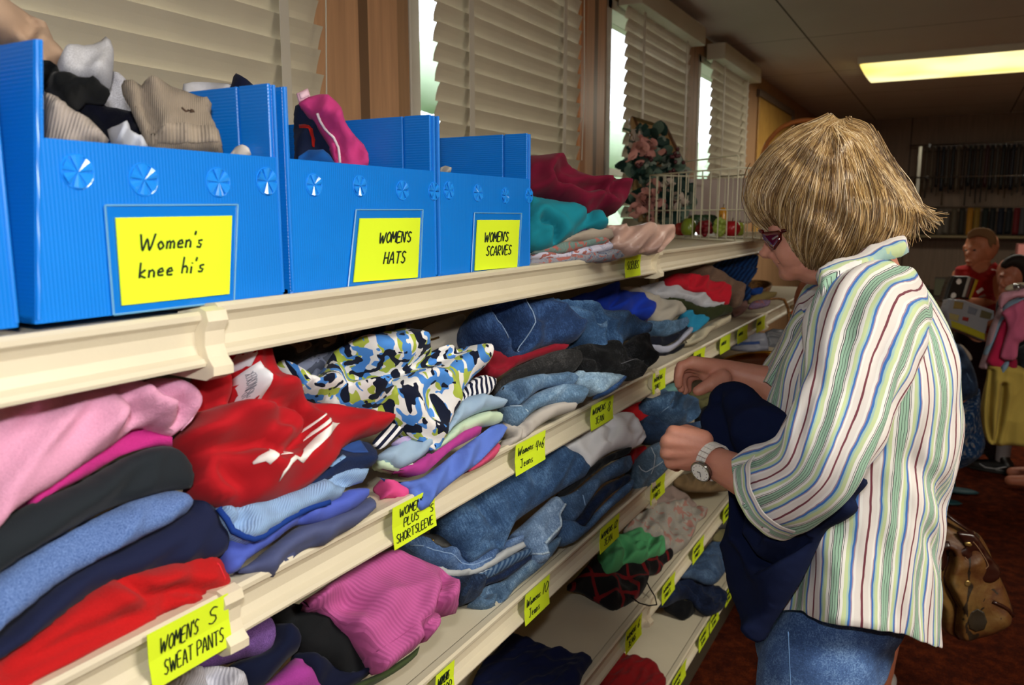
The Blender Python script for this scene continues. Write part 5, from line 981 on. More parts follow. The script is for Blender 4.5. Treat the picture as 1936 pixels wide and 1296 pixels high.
# far hand, relaxed with hanging fingers
D2 = 1.40
w0 = nh(700, 300, D2+.008)
fk = [(345, 232, D2-.006), (355, 262, D2+.010), (372, 296, D2+.026), (395, 330, D2+.040)]
for x, y, d in fk: B_.cap(w0, nh(x, y, d), .018, .0128)
B_.ell(nh(540, 320, D2+.01), (.030, .020, .022), ax=AXC)
fing = [[(345, 232, D2-.006), (236, 262, D2-.008), (212, 360, D2-.008), (214, 440, D2-.004)], [(355, 262, D2+.010), (222, 290, D2+.012), (208, 395, D2+.014), (238, 478, D2+.016)],
        [(372, 296, D2+.026), (255, 345, D2+.030), (250, 430, D2+.032), (276, 500, D2+.032)], [(395, 330, D2+.040), (315, 385, D2+.044), (300, 440, D2+.046), (312, 490, D2+.044)]]
for k, fgr in enumerate(fing):
    rr = (.0094, .0094, .0088, .0076)[k]; pts = [nh(*p) for p in fgr]
    for i in range(3): B_.cap(pts[i], pts[i+1], rr*(1.06-.1*i), rr*(.98-.1*i))
tb = [nh(620, 380, D2-.012), nh(520, 430, D2-.022), nh(430, 480, D2-.024), nh(396, 496, D2-.024)]
for i, (ra, rb) in enumerate(((.018, .013), (.0125, .0105), (.0108, .0095))): B_.cap(tb[i], tb[i+1], ra, rb)
# legs inside the jeans, down to the shoes
def legs(mb, dn, df, xx, r0, ztop, yk=0, extra=0., foot=True):
    for d in (dn, df):
        hip = PD(xx, 1170, d); hip[2] = ztop; kn_ = hip.copy(); kn_[2] = ztop*.53; kn_ += RT*-.02; an = kn_.copy(); an[2] = .07; an += RT*.03
        mb.cap(hip, kn_, r0+extra, r0*.72+extra); mb.cap(kn_, an, r0*.7+extra, r0*.42+extra*2.2)
        yield hip, kn_, an
LG = list(legs(B_, 1.16, 1.33, 1552, .070, .72))
for h, k, a in LG: B_.cap(a+np.array([0, 0, -.02]), a-RT*.13+np.array([0, 0, -.035]), .034, .028)
mesh('body', blend(B_, .0030, 3, .5), SKIN, wm, True)
# jeans
J = MB(); J.ell(PD(1555, 1205, 1.235), (.104, .150, .08), ax=AXC); J.ell(PD(1590, 1130, 1.235), (.100, .145, .09), ax=AXC)
for _ in legs(J, 1.16, 1.33, 1545, .078, .70, extra=.006): pass
J.cap(PD(1545, 1262, 1.16), PD(1528, 1400, 1.16), .084, .080)
je = mesh('jeans', blend(J, .008, 4), DEN('3a62a0', '6a94c8'), wm, True)
MB().tube([PD(1490+k*.5, 1195+k*11, 1.078-.0002*k) for k in range(13)], .0008, 5).build('side_seam', thread('5f82b2'), je, True)
# shoes
for h, k, a in LG:
    s = MB(); s.cap(a+np.array([0, 0, -.025])+RT*.03, a-RT*.15+np.array([0, 0, -.03]), .042, .036); s.ell(a-RT*.05+np.array([0, 0, -.055]), (.135, .045, .02), ax=AXC)
    V_, F_2 = blend(s, .006, 4); V_[:, 2] = np.maximum(V_[:, 2], .003); mesh('shoe', (V_, F_2), solid('3a3230', .6), wm, True)
# shirt trunk
NS = 96; rows = interp([(y, a, b, d, hb) for y, a, b, d, hb in TL], 46); rings = []; vs = []
us = [j/NS*.952 for j in range(NS+1)]
for i, (y, a, b, d, hb) in enumerate(rows):
    c = PD((a+b)/2, y, d); ra = (b-a)/2*d/F; rg = []
    for j in range(NS):
        t = 2*math.pi*j/NS; ct, s_ = math.cos(t), math.sin(t); e = 2/2.3
        p = c+RT*ra*math.copysign(abs(ct)**e, ct)-FW*hb*math.copysign(abs(s_)**e, s_)
        rg.append(p)
    rings.append(rg); vs.append(-c[2])
# curved tails with a side slit: the hem rises at both sides
for i in range(26, len(rings)):
    w_s = ((i-26)/(len(rings)-27))**1.5
    for j in range(NS):
        t = 2*math.pi*j/NS; rings[i][j] = rings[i][j]+UP*.088*w_s*abs(math.sin(t))**1.1
tail = []
for j in range(NS):
    t = 2*math.pi*j/NS           # 0 = back (photo right), pi/2 = near side, pi = front
    x = math.degrees(t); side = 118
    dz = (.010 if x < side or x > 360-side else .002)
    rg_ = rings[-1][j]; tail.append(rg_-UP*dz)
for k in (.5, 1): rings.append([rings[len(rows)-1][j]*(1-k)+tail[j]*k for j in range(NS)]); vs.append(vs[len(rows)-1]+.012*k)
def shirt_fold(i, j, p):
    t = math.degrees(2*math.pi*j/NS); z = p[2]; w = 0
    # pull folds from the waist towards the back
    w -= .018*math.exp(-((z-(1.05+.0016*(t-40)))/.018)**2)*math.exp(-((t-38)/34)**2)
    w -= .014*math.exp(-((z-(.98+.0020*(t-40)))/.015)**2)*math.exp(-((t-34)/26)**2)
    w -= .012*math.exp(-((t-66)/5)**2)*(1 if z < 1.2 else .3)*math.exp(-((z-1.05)/.12)**2)
    return w
sh = loft('striped_shirt', rings, us, vs, shirting('UV', 0, .012), wm, wr=.020, wsc=(9, 5.5), extra=shirt_fold)
def sleeve(path, name, us_len, phase, n=40, NSl=48, squash=1.0, wr=.015, seed=3., wsc=(8, 8)):
    rows = interp(path, n); C_3 = [PD(r[0], r[1], r[2]) for r in rows]; rings = []; vs = []; L_ = 0
    for i in range(n):
        t = C_3[min(i+1, n-1)]-C_3[max(i-1, 0)]; t /= np.linalg.norm(t)
        a = np.cross(t, -FW); a /= np.linalg.norm(a); b = np.cross(t, a)
        if i: L_ += np.linalg.norm(C_3[i]-C_3[i-1])
        rings.append([C_3[i]+rows[i][3]*(math.cos(2*math.pi*j/NSl)*a+squash*math.sin(2*math.pi*j/NSl)*b) for j in range(NSl)]); vs.append(L_)
    o = loft(name, rings, [j/NSl*us_len for j in range(NSl+1)], vs, shirting('UV', 0, phase), wm, wr=wr, wsc=wsc, seed=seed)
    return o, rings
sl, rg1 = sleeve([(1664, 568, 1.165, .066), (1636, 612, 1.10, .078), (1612, 690, 1.06, .068), (1590, 765, 1.035, .060), (1566, 832, 1.018, .055), (1541, 884, 1.022, .053), (1505, 914, 1.05, .055), (1462, 934, 1.09, .058), (1447, 943, 1.10, .060)], 'near_sleeve', .408, .02)
cf, _ = sleeve([(1490, 921, 1.064, .0605), (1470, 931, 1.083, .0605), (1450, 941, 1.098, .0615)], 'cuff', .04, 0, n=10, wr=.003)
cf.data.materials[0] = shirting('UV', math.pi/2, .03)
fs, _ = sleeve([(1622, 560, 1.30, .060), (1600, 600, 1.36, .082), (1560, 660, 1.38, .080), (1518, 712, 1.385, .066), (1474, 758, 1.385, .050)], 'far_sleeve', .34, .05, n=26, seed=8.)
# collar
soft('collar', None, None, 'e', [(500, 988), (560, 955), (640, 928), (760, 880), (880, 835), (1010, 785), (1032, 800), (1045, 855), (1000, 880), (900, 905), (830, 935), (760, 970), (680, 1000), (610, 1045), (570, 1085), (537, 1120), (520, 1060)], plane3([(1545, 540, 1.10), (1700, 470, 1.125), (1640, 560, 1.055)]),
     H=.014, D=.004, mat=shirting('Object', .95, .01), edge=.006, wr=.002, parent=wm)
soft('far_collar', None, None, 'e', [(500, 990), (470, 1010), (440, 1060), (450, 1120), (490, 1130), (530, 1110)], plane3([(1545, 540, 1.22), (1520, 560, 1.24), (1540, 500, 1.22)]), H=.006, D=.004, mat=shirting('Object', .6, .03), edge=.006, wr=.001, parent=wm) if False else None
# sunglasses
gl = MB(); RED = solid('4a0408', .12, .8); REDC = N('red_lens'); REDC.base(lin('48040a')); REDC = REDC.set(.06, .8, 0, **{'Coat Weight': .6})
for s, nm in ((-1, 'near'), (1, 'far')):
    d = 1.22+s*.058
    g_ = soft('sunglasses', None, None, 'e', [(176, 742), (190, 738), (285, 727), (303, 742), (303, 782), (262, 842), (245, 838), (205, 790)], plane3p([(1440, 440, d+(.012 if s < 0 else -.012)), (1480, 440, d), (1465, 470, d)]), H=.003, D=.003, mat=REDC, edge=.004, wr=0, parent=wm, sharp=True)
    if s < 0:
        for (a, b) in (((247, 772), (262, 760)), ((258, 768), (272, 754)), ((270, 760), (286, 748))): pass
        o_ = soft('silver_logo', None, None, 'e', [(242, 775), (280, 752), (286, 762), (248, 787)], plane3p([(1440, 440, d+.009), (1480, 440, d-.003), (1465, 470, d-.003)]), H=.0008, D=.001, mat=solid('8a8080', .3, .5, .8), edge=.002, wr=0, parent=g_, sharp=True)
MB().tube([P1(1478, 437, 1.158), P1(1540, 428, 1.146), P1(1600, 424, 1.143)], .003, 6).tube([P1(1478, 437, 1.282), P1(1540, 428, 1.294), P1(1600, 424, 1.297)], .003, 6).tube([P1(1441, 438, 1.17), P1(1436, 436, 1.22), P1(1441, 438, 1.27)], .003, 6).build('glasses_frame', RED, wm, True)
MB().tube([P1(1467, 498.5, 1.214), P1(1472, 498.5, 1.203), P1(1480, 500.5, 1.197)], .0009, 5).build('lip_line', solid('7a3c34', .6), wm, True)
# watch
wt = PD(1348, 873, 1.175); ta = PD(1338, 868, 1.19)-PD(1420, 908, 1.12); ta /= np.linalg.norm(ta)
a_ = np.cross(ta, UP); a_ /= np.linalg.norm(a_); b_ = np.cross(a_, ta)
wp = N('white_strap'); WSTR = solid('d4d0ca', .35, .5)
band = MB()
for k in range(22):
    t0 = 2*math.pi*k/22; rr = .0265; c = wt+rr*(math.cos(t0)*a_+math.sin(t0)*b_); n_ = (math.cos(t0)*a_+math.sin(t0)*b_); tt = np.cross(ta, n_)
    for o_ in (-1, 0, 1): band.box(c+ta*o_*.0052, np.array([.0016, .0034, .0023]), ax=[n_, tt, ta])
wb_ = band.build('wristwatch', WSTR, wm)
fc_t = PD(1327, 884, 1.15); nrm = VIEWN*.72-UP*.25+ (-RT)*.30; nrm /= np.linalg.norm(nrm); ua = np.cross(nrm, ta); ua /= np.linalg.norm(ua); va = np.cross(nrm, ua)
fc_t = wt + nrm*.030 - ta*-.001
ring = lambda r_, h, n=36: [fc_t+nrm*h+r_*(math.cos(2*math.pi*k/n)*ua+math.sin(2*math.pi*k/n)*va) for k in range(n)]
MB().rings([ring(.0155, -.004), ring(.0165, 0), ring(.0165, .003), ring(.0145, .0042), ring(.0138, .003)], (True, True)).build('watch_case', solid('8a8884', .2, .6, .95), wb_, True)
MB().rings([ring(.0139, .0028), ring(.0139, .0034)]).build('watch_dial', solid('dcdcdc', .3), wb_)
mk = MB()
for k in range(12): c = fc_t+nrm*.0036+.0112*(math.cos(k*math.pi/6)*ua+math.sin(k*math.pi/6)*va); mk.ell(c, .0007, 6, 4)
mk.tube([fc_t+nrm*.0038, fc_t+nrm*.0038+ua*.008], .0005, 5).tube([fc_t+nrm*.0038, fc_t+nrm*.0038-va*.005], .0006, 5).build('watch_hands', solid('202020', .4), wb_)
# hair: a soft bob plus combed strands
HP = plane3p([(1450, 300, 1.195), (1700, 300, 1.195), (1570, 600, 1.185)])
HOUT = [(192, 700), (150, 668), (112, 610), (92, 545), (100, 480), (128, 405), (180, 320), (250, 245), (330, 190), (420, 145), (480, 112), (560, 92), (640, 86), (720, 102), (790, 145), (835, 210), (870, 285), (930, 360), (985, 425), (1040, 500), (1085, 575), (1120, 622), (1135, 650), (1085, 655), (1070, 690), (1050, 740), (1020, 785), (980, 830), (920, 868), (850, 885), (760, 905), (680, 935), (600, 955), (520, 965), (450, 950), (405, 900), (360, 850), (330, 790), (305, 735), (270, 700), (235, 695)]
def hairmat(c='a88a66'):
    m = N('hair'); at = m.n('ShaderNodeAttribute'); at.attribute_name = 'tone'
    m.l(m.ramp(at.outputs['Fac'], [(0, lin('5a4026')), (.35, lin('8a6a42')), (.7, lin('b4935f')), (1, lin('d8c2a0'))]), m.b.inputs['Base Color'])
    return m.set(.38, .55, 0, **{'Anisotropic': .5})
hm0 = solid('7c5e3c', .6, .3)
hb = soft('hair', None, None, 'e', HOUT, HP, H=.070, D=.12, mat=hm0, edge=.072, wr=.006, ws=(10, 22), wa=-.9, parent=wm, res=.009)
hs, hl, _ = ob_info[hb.name]
GD = [[(560, 108), (400, 158), (250, 258), (135, 400), (97, 530), (130, 640), (195, 712)],
      [(580, 120), (430, 215), (300, 350), (215, 500), (205, 610), (250, 700), (290, 745)],
      [(600, 130), (500, 250), (420, 410), (350, 580), (330, 700), (355, 800), (395, 890)],
      [(610, 135), (560, 290), (510, 460), (470, 640), (440, 780), (430, 870), (440, 945)],
      [(620, 135), (640, 310), (640, 500), (620, 680), (560, 820), (520, 910), (500, 965)],
      [(630, 130), (700, 280), (735, 470), (750, 650), (700, 800), (650, 890), (600, 950)],
      [(640, 125), (750, 240), (825, 400), (885, 560), (890, 700), (840, 810), (790, 900)],
      [(650, 115), (780, 210), (880, 360), (980, 510), (1020, 640), (1000, 760), (930, 865)],
      [(660, 105), (780, 160), (860, 270), (960, 400), (1050, 530), (1110, 610), (1145, 640)],
      [(660, 98), (770, 138), (845, 240), (930, 368), (1020, 478), (1100, 590), (1150, 618)]]
GD = [[(g[0][0]+(30 if i < 5 else -10), 90+abs(i-5)*1.5)]+[(600+(g[1][0]-600)*.35+0, 112+(g[1][1]-112)*.22)]+g[1:] for i, g in enumerate(GD)]
GU = [np.array([hs.uv(px('e', p)) for p in g]) for g in GD]
rnd = random.Random(3); hv = MB(); tones = []
def strand(gi, t0, t1, jit, lift_, back=False, r=.0007):
    i = min(int(gi), len(GU)-2); w = gi-i; g = GU[i]*(1-w)+GU[i+1]*w
    c = catmull(g, .006, False); a, b = int(t0*len(c)), max(int(t0*len(c))+5, int(t1*len(c))); c = c[a:b]
    if len(c) < 4: return None
    ph = rnd.uniform(0, 6.28); fr = rnd.uniform(20, 50); off = rnd.uniform(-jit, jit)*2.0; off2 = rnd.uniform(-jit, jit)
    d = np.gradient(c, axis=0); d /= np.linalg.norm(d, axis=1)[:, None]+1e-9; nn = np.c_[-d[:, 1], d[:, 0]]
    s = np.linspace(0, 1, len(c)); c = c+nn*((off*(1-s)+off2*s)+.0016*np.sin(ph+s*fr*.15))[:, None]
    return c, s
NST = 2600; allp = []
for k in range(NST):
    gi = rnd.uniform(0, len(GU)-1.001); t0 = rnd.choice([0, rnd.uniform(0, .6)]); t1 = min(1, t0+rnd.uniform(.35, 1.0))
    if k % 4 == 0: t1 = 1
    r_ = strand(gi, t0, t1, .007, .002)
    if r_ is None: continue
    allp.append((r_[0], r_[1], rnd.uniform(-.001, .0045), rnd.random(), k % 5 == 0))
for k in range(170):      # loose wisps flicking off the ends
    gi = rnd.choice([rnd.uniform(7.5, len(GU)-1.01), rnd.uniform(5.5, len(GU)-1.01)]); r_ = strand(gi, rnd.uniform(.55, .8), 1, .006, 0)
    if r_ is None: continue
    c, s_ = r_; d = c[-1]-c[-3]; d = d/(np.linalg.norm(d)+1e-9); n2 = np.array([-d[1], d[0]])*rnd.uniform(-.5, .7)
    ext = [c[-1]+(d*q+n2*q*q/.03)*1.0 for q in np.linspace(.003, rnd.uniform(.006, .026), 5)]
    c = np.r_[c, ext]; allp.append((c, np.linspace(0, 1, len(c)), rnd.uniform(0, .004), rnd.uniform(.3, 1), False))
cat_ = np.concatenate([a[0] for a in allp])
# surface height of the bob under every strand point, on a grid for speed
lo, hi = cat_.min(0)-.01, cat_.max(0)+.01; gn = 56
gx = np.linspace(lo[0], hi[0], gn); gy = np.linspace(lo[1], hi[1], gn); GG = np.array([(x, y) for y in gy for x in gx])
Pw = hl(GG, 0); hgt = ((Pw-hs.q) @ hs.n).reshape(gn, gn); ins = inside(GG, catmull(np.array([hs.uv(px('e', p)) for p in HOUT]), .01)).reshape(gn, gn); hgt = np.where(ins, hgt, 0)
def hz(c):
    x = np.clip((c[:, 0]-lo[0])/(hi[0]-lo[0])*(gn-1), 0, gn-1.001); y = np.clip((c[:, 1]-lo[1])/(hi[1]-lo[1])*(gn-1), 0, gn-1.001); i = x.astype(int); j = y.astype(int); fx, fy = x-i, y-j
    return hgt[j, i]*(1-fx)*(1-fy)+hgt[j, i+1]*fx*(1-fy)+hgt[j+1, i]*(1-fx)*fy+hgt[j+1, i+1]*fx*fy
for c, s, up, tone, bk in allp:
    z = hz(c)+up*np.minimum(1, s*6)+.0003
    if bk: z = -z*.95
    pw = np.c_[c, z] @ hs.A.T + hs.q
    rad = .00085*(1-.75*s)+.0002
    n0 = hv.n; hv.tube(pw, list(rad), 3, cap=False); tones += [tone]*(hv.n-n0)
ho = hv.build('hair_strands', hairmat(), hb, True)
at = ho.data.attributes.new('tone', 'FLOAT', 'POINT'); at.data.foreach_set('value', tones)
# the navy garment over her arm
NAVY = fab('0c1636', 'plain', sheen=.0)
soft('navy_garment', 'navy blue garment draped over the arm of the woman in the striped shirt', 'garment', 'p',
     [(1342, 770), (1346, 742), (1365, 726), (1388, 721), (1412, 728), (1432, 748), (1470, 770), (1496, 790), (1498, 830), (1500, 880), (1540, 900), (1580, 895), (1612, 888), (1618, 897), (1632, 904), (1622, 925), (1606, 942), (1613, 958), (1606, 972), (1580, 990), (1548, 1008), (1522, 1060), (1500, 1105), (1468, 1155), (1446, 1190), (1432, 1216), (1418, 1205), (1400, 1170), (1384, 1120), (1372, 1070), (1374, 1020), (1382, 960), (1380, 900), (1352, 850), (1340, 810)],
     plane3([(1350, 800, 1.30), (1600, 940, 1.03), (1430, 1200, 1.12)]), H=.022, D=.03, mat=NAVY, edge=.03, wr=.007, ws=(6, 14), wa=.6,
     cre=[([(1400, 940), (1425, 1000), (1440, 1050), (1455, 1070), (1480, 1060), (1530, 1020)], .014, .010), ([(1372, 760), (1400, 850), (1420, 900)], .006, .02), ([(1600, 905), (1560, 960), (1500, 1010)], .008, .010)])
# ---------------------------------------------------------------- people further down the aisle
def smallperson(label, loc, joints, mat, voxel=.008):
    r = empty('person', loc, label, 'person'); mb = MB()
    for j in joints:
        if len(j) == 4: mb.cap(*j, 12)
        else: mb.ell(j[0], j[1], 12, 8, AXC)
    mesh('body', blend(mb, voxel, 4), mat, r, True); return r
K = lambda x, y, d: q_('k', x, y, d)
D4 = 4.55; bl = K(560, 900, D4); bl[2] = 0
jt = [(K(545, 285, D4), (.088, .095, .098)), (K(500, 330, D4-.02), (.062, .066, .070)), (K(470, 390, D4-.03), (.04, .045, .034)), (K(640, 300, D4-.01), (.014, .02, .03)), (K(400, 300, D4+.02), (.008, .015, .02)),
      (K(436, 330, D4-.08), K(428, 356, D4-.088), .010, .014), (K(440, 408, D4-.07), (.022, .02, .008)), (K(452, 432, D4-.055), (.022, .02, .014)), (K(490, 340, D4-.05), (.05, .03, .05)),
      (K(540, 400, D4), K(540, 500, D4), .045, .05), (K(420, 520, D4), K(620, 510, D4), .06, .06), (K(520, 560, D4), K(520, 900, D4), .11, .10),
      (K(655, 520, D4-.03), K(662, 740, D4-.05), .042, .032), (K(662, 750, D4-.05), K(450, 735, D4-.22), .030, .022), (K(450, 735, D4-.22), K(370, 712, D4-.24), .018, .012),
      (K(360, 520, D4+.05), K(300, 760, D4-.02), .038, .03), (K(300, 760, D4-.02), K(430, 950, D4-.20), .028, .022),
      (K(610, 900, D4-.08), K(520, 950, D4-.22), .03, .024), (K(520, 945, D4-.22), K(440, 1000, D4-.24), .026, .016), (K(500, 930, D4-.24), K(400, 925, D4-.27), .010, .008), (K(500, 950, D4-.24), K(400, 950, D4-.27), .010, .008), (K(500, 970, D4-.24), K(410, 975, D4-.27), .010, .008), (K(505, 900, D4-.24), K(460, 880, D4-.27), .010, .009)]
for s in (-.08, .08):
    hp = K(520, 1080, D4+s); kk = hp.copy(); kk[2] = .45; an = kk.copy(); an[2] = .07; jt += [(hp, kk, .075, .055), (kk, an, .05, .036), (an-UP*.02, an-RT*.1-UP*.03, .035, .03)]
boy = smallperson('boy with cropped hair in a red sleeveless shirt, holding toy boxes', bl, jt, SKIN2, .0055)
soft('buzz_cut', None, None, 'k', [(428, 222), (430, 190), (450, 160), (500, 135), (580, 135), (640, 165), (665, 215), (662, 275), (640, 262), (622, 300), (600, 270), (590, 225), (520, 200), (460, 212), (440, 224)], (K(540, 260, D4-.075), VIEWN), H=.006, D=.10, mat=solid('7a5a3c', .85, .2), edge=.02, wr=0, parent=boy)
for x, y in ((416, 318), (486, 316)): MB().ell(K(x, y, D4-.092), (.008, .006, .005), 10, 6, AXC).build('eye', solid('241812', .4), boy)
soft('red_shirt', None, None, 'k', [(325, 480), (345, 452), (400, 440), (450, 440), (470, 470), (520, 492), (580, 475), (630, 425), (655, 415), (685, 450), (680, 500), (640, 540), (640, 640), (665, 740), (660, 830), (640, 1000), (560, 1050), (440, 1040), (330, 1000), (300, 800), (310, 620)], (K(500, 700, D4-.04), VIEWN), H=.11, D=.12, mat=fab('a01410'), edge=.13, wr=.006, parent=boy,
     patches=[('white_motif', [(480, 640), (530, 610), (545, 630), (495, 662)], WH), ('white_motif', [(498, 680), (550, 660), (565, 680), (510, 698)], solid('a08078', .6))], lines=[('shoulder_piping', [(615, 470), (650, 478), (682, 488)], .004, WH)])
soft('dark_shorts', None, None, 'k', [(330, 980), (450, 1020), (600, 1020), (660, 1100), (680, 1400), (700, 1700), (690, 2000), (620, 2040), (560, 1980), (500, 2030), (400, 2040), (340, 1980), (320, 1700), (310, 1400), (300, 1100)], (K(500, 1200, D4-.07), VIEWN), H=.10, D=.14, mat=fab('1c0a0e'), edge=.12, wr=.006, parent=boy)
def box3(name, label, crop, pts, d, th, mat, patches=(), cat='box', tiltd=0., group=None):
    c = np.mean(pts, 0); p0 = px(crop, pts[0]); pl = plane3([(*px(crop, pts[0]), d), (*px(crop, pts[1]), d+tiltd), (*px(crop, pts[2]), d+tiltd)])
    return soft(name, label, cat, crop, pts, pl, H=th*.2, D=th, mat=mat, edge=.004, wr=0, sharp=True, patches=patches, group=group)
CARD = solid('8d8f98', .5)
box3('toy_box', 'black toy box with white discs held by the boy in red', 'k', [(300, 525), (440, 530), (500, 555), (440, 722), (360, 705), (225, 745), (262, 620)], D4-.28, .06, solid('101010', .4),
     [('white_disc', [(325, 575), (335, 555), (352, 550), (368, 562), (368, 585), (350, 598), (332, 594)], WH), ('white_disc', [(280, 690), (290, 670), (310, 664), (325, 678), (322, 700), (300, 712), (284, 706)], WH), ('white_strip', [(420, 540), (445, 540), (395, 700), (372, 700)], solid('a8a49c', .5)), ('red_strip', [(450, 545), (475, 552), (420, 708), (400, 702)], solid('5a1c10', .5)), ('yellow_strip', [(482, 556), (505, 565), (445, 718), (428, 712)], solid('b89414', .5))], 'toy box')
box3('toy_box', 'grey and yellow toy package held in front of the black one', 'k', [(275, 712), (400, 725), (640, 812), (640, 880), (590, 900), (560, 1060), (420, 1000), (285, 950), (245, 810)], D4-.36, .06, CARD,
     [('picture_window', [(310, 735), (385, 745), (375, 800), (300, 795)], solid('8a7440', .5)), ('picture_window', [(430, 775), (500, 800), (480, 850), (415, 830)], solid('6a7080', .5)), ('picture_window', [(530, 805), (620, 835), (600, 885), (515, 865)], solid('5c5438', .5)), ('yellow_band', [(280, 890), (420, 940), (560, 1000), (555, 1050), (420, 1000), (288, 945)], solid('a8a018', .5)), ('picture_window', [(270, 830), (350, 850), (340, 900), (268, 880)], solid('a09460', .5)), ('red_patch', [(380, 860), (430, 870), (420, 900), (372, 890)], solid('8c1c18', .5))], 'toy box')
D5 = 4.12; bl = K(840, 900, D5); bl[2] = 0
jt = [(K(800, 500, D5), (.078, .085, .086)), (K(760, 560, D5-.02), (.052, .058, .058)), (K(725, 560, D5-.05), K(708, 590, D5-.055), .008, .012), (K(730, 640, D5-.03), (.03, .035, .025)), (K(722, 610, D5-.055), (.016, .018, .007)), (K(720, 520, D5-.05), (.02, .03, .009)), (K(820, 640, D5), K(850, 760, D5), .04, .05), (K(880, 820, D5), K(980, 1150, D5), .10, .10)]
for s in (-.07, .07):
    hp = K(1060, 1300, D5+s); kk = hp.copy(); kk[2] = .4; an = kk.copy(); an[2] = .07; jt += [(K(980, 1150, D5), hp, .08, .07), (hp, kk, .065, .05), (kk, an, .045, .034), (an-UP*.02, an-RT*.1-UP*.03, .034, .028), (K(860, 840, D5+s*1.7), K(800, 1080, D5-.05+s*2), .034, .026)]
kid = smallperson('child with short dark hair looking down behind the rack of small clothes', bl, jt, SKIN3, .006)
soft('short_hair', None, None, 'k', [(700, 450), (705, 425), (740, 385), (800, 355), (860, 350), (920, 380), (945, 460), (940, 560), (890, 600), (870, 540), (840, 480), (790, 455), (740, 470)], (K(800, 470, D5-.055), VIEWN), H=.03, D=.10, mat=solid('1c130e', .7, .3), edge=.04, wr=0, parent=kid)
mesh('dark_shirt', blend(MB().cap(K(875, 800, D5), K(985, 1160, D5), .122, .125).ell(K(868, 790, D5), (.10, .17, .07), ax=AXC), .012, 4), fab('20242c'), kid, True)
_ks = MB().ell(K(1000, 1200, D5), (.13, .15, .11), ax=AXC)
for s in (-.07, .07): _ks.cap(K(1010, 1230, D5+s), K(1060, 1420, D5+s), .10, .085)
mesh('shorts', blend(_ks, .012, 4), fab('3c3a34'), kid, True)
# crouching person in tie-dye
Mq = lambda x, y, d: q_('m', x, y, d)
D6 = 4.05; bl = Mq(250, 900, D6); bl[2] = 0
jt = [(Mq(180, 300, D6), Mq(260, 620, D6), .11, .12), (Mq(150, 200, D6), Mq(100, 120, D6), .05, .05), (Mq(70, 60, D6), (.08, .09, .10)), (Mq(260, 680, D6), Mq(120, 800, D6-.12), .10, .07), (Mq(120, 800, D6-.12), Mq(200, 1030, D6-.1), .06, .04),
      (Mq(280, 680, D6+.1), Mq(160, 800, D6+.1), .10, .07), (Mq(160, 800, D6+.1), Mq(230, 1030, D6+.08), .06, .04), (Mq(160, 300, D6-.13), Mq(60, 500, D6-.12), .04, .035), (Mq(60, 500, D6-.12), Mq(0, 640, D6-.05), .034, .025)]
cr = smallperson('person crouching in tie-dyed clothing and a denim jacket beside the woman', bl, jt, SKIN3, .01)
soft('tie_dye_skirt', None, None, 'm', [(60, 620), (230, 540), (400, 490), (462, 440), (472, 520), (470, 620), (485, 720), (505, 820), (482, 900), (430, 950), (360, 990), (250, 1035), (160, 1025), (80, 960), (40, 800)], (Mq(260, 760, D6-.02), VIEWN), H=.16, D=.16, mat=fab('1c3c68', 'tiedye', '9a6a24', 1.6), edge=.17, wr=.012, ws=(5, 10), parent=cr)
soft('denim_jacket', None, None, 'm', [(80, 200), (180, 130), (270, 108), (330, 128), (370, 180), (405, 250), (438, 340), (455, 440), (420, 490), (340, 525), (230, 562), (100, 560), (60, 400)], (Mq(260, 340, D6-.06), VIEWN), H=.15, D=.14, mat=DEN('1c3458', '2e4e78'), edge=.16, wr=.01, ws=(5, 12), parent=cr, lines=[('stitched_seam', [(355, 300), (375, 340), (395, 365)], .003, thread('6a86a8'))])
soft('pale_undershirt', None, None, 'm', [(315, 118), (345, 130), (400, 190), (412, 230), (395, 245), (350, 180)], (Mq(360, 180, D6-.10), VIEWN), H=.02, D=.03, mat=fab('b8a898'), edge=.02, wr=0, parent=cr)
for x, y, d in ((180, 1070, D6-.1), (300, 1075, D6+.06)):
    c = Mq(x, y, d); c[2] = .012; MB().ell(c, (.11, .045, .011), 14, 6, AXC).tube([c+RT*(.1*math.cos(k*math.pi/8))*.3-RT*.03+FW*(.045*math.cos(k*math.pi/8))+UP*(.005+.05*math.sin(k*math.pi/8)) for k in range(9)], .006, 6).build('sandal', solid('1c4a54', .5), cr, True)
mesh('hair', blend(MB().ell(Mq(66, 46, D6)+UP*.012, (.092, .102, .108), ax=AXC), .01, 2), solid('3a2a1c', .8), cr, True)
# black sneaker with a white sweep, worn by the boy in red
def sneaker(parent, c, dirv, L_, mat, accent, name='sneaker', lace=None):
    dirv = dirv/np.linalg.norm(dirv); sd = np.cross(UP, dirv); s = MB()
    s.cap(c-dirv*L_*.30+UP*.045, c+dirv*L_*.32+UP*.030, .036, .026); s.cap(c-dirv*L_*.30+UP*.045, c-dirv*L_*.22+UP*.085, .034, .030); s.ell(c+UP*.018, (L_*.5, .042, .02), ax=[dirv, sd, UP])
    V_, F_2 = blend(s, .005, 4); V_[:, 2] = np.maximum(V_[:, 2], c[2]+.001); o = mesh(name, (V_, F_2), mat, parent, True)
    side = -sd if (-sd) @ VIEWN > 0 else sd
    MB().tube([c+dirv*L_*t+UP*h+side*w for t, h, w in ((-.30, .050, .039), (-.1, .030, .040), (.1, .028, .038), (.22, .042, .030))], .0035, 5, flat=1).build('side_stripe', accent, o, True)
    MB().ell(c+UP*.010, (L_*.52, .045, .010), 18, 6, [dirv, sd, UP]).build('sole', solid('c8c8c8', .6) if lace else solid('1c1c1c', .6), o, True)
    if lace:
        mb = MB()
        for k in range(4): mb.tube([c+dirv*L_*(.02+.07*k)+UP*(.066-.006*k)+sd*w for w in (-.024, 0, .024)], .003, 5)
        mb.build('laces', lace, o, True)
    return o
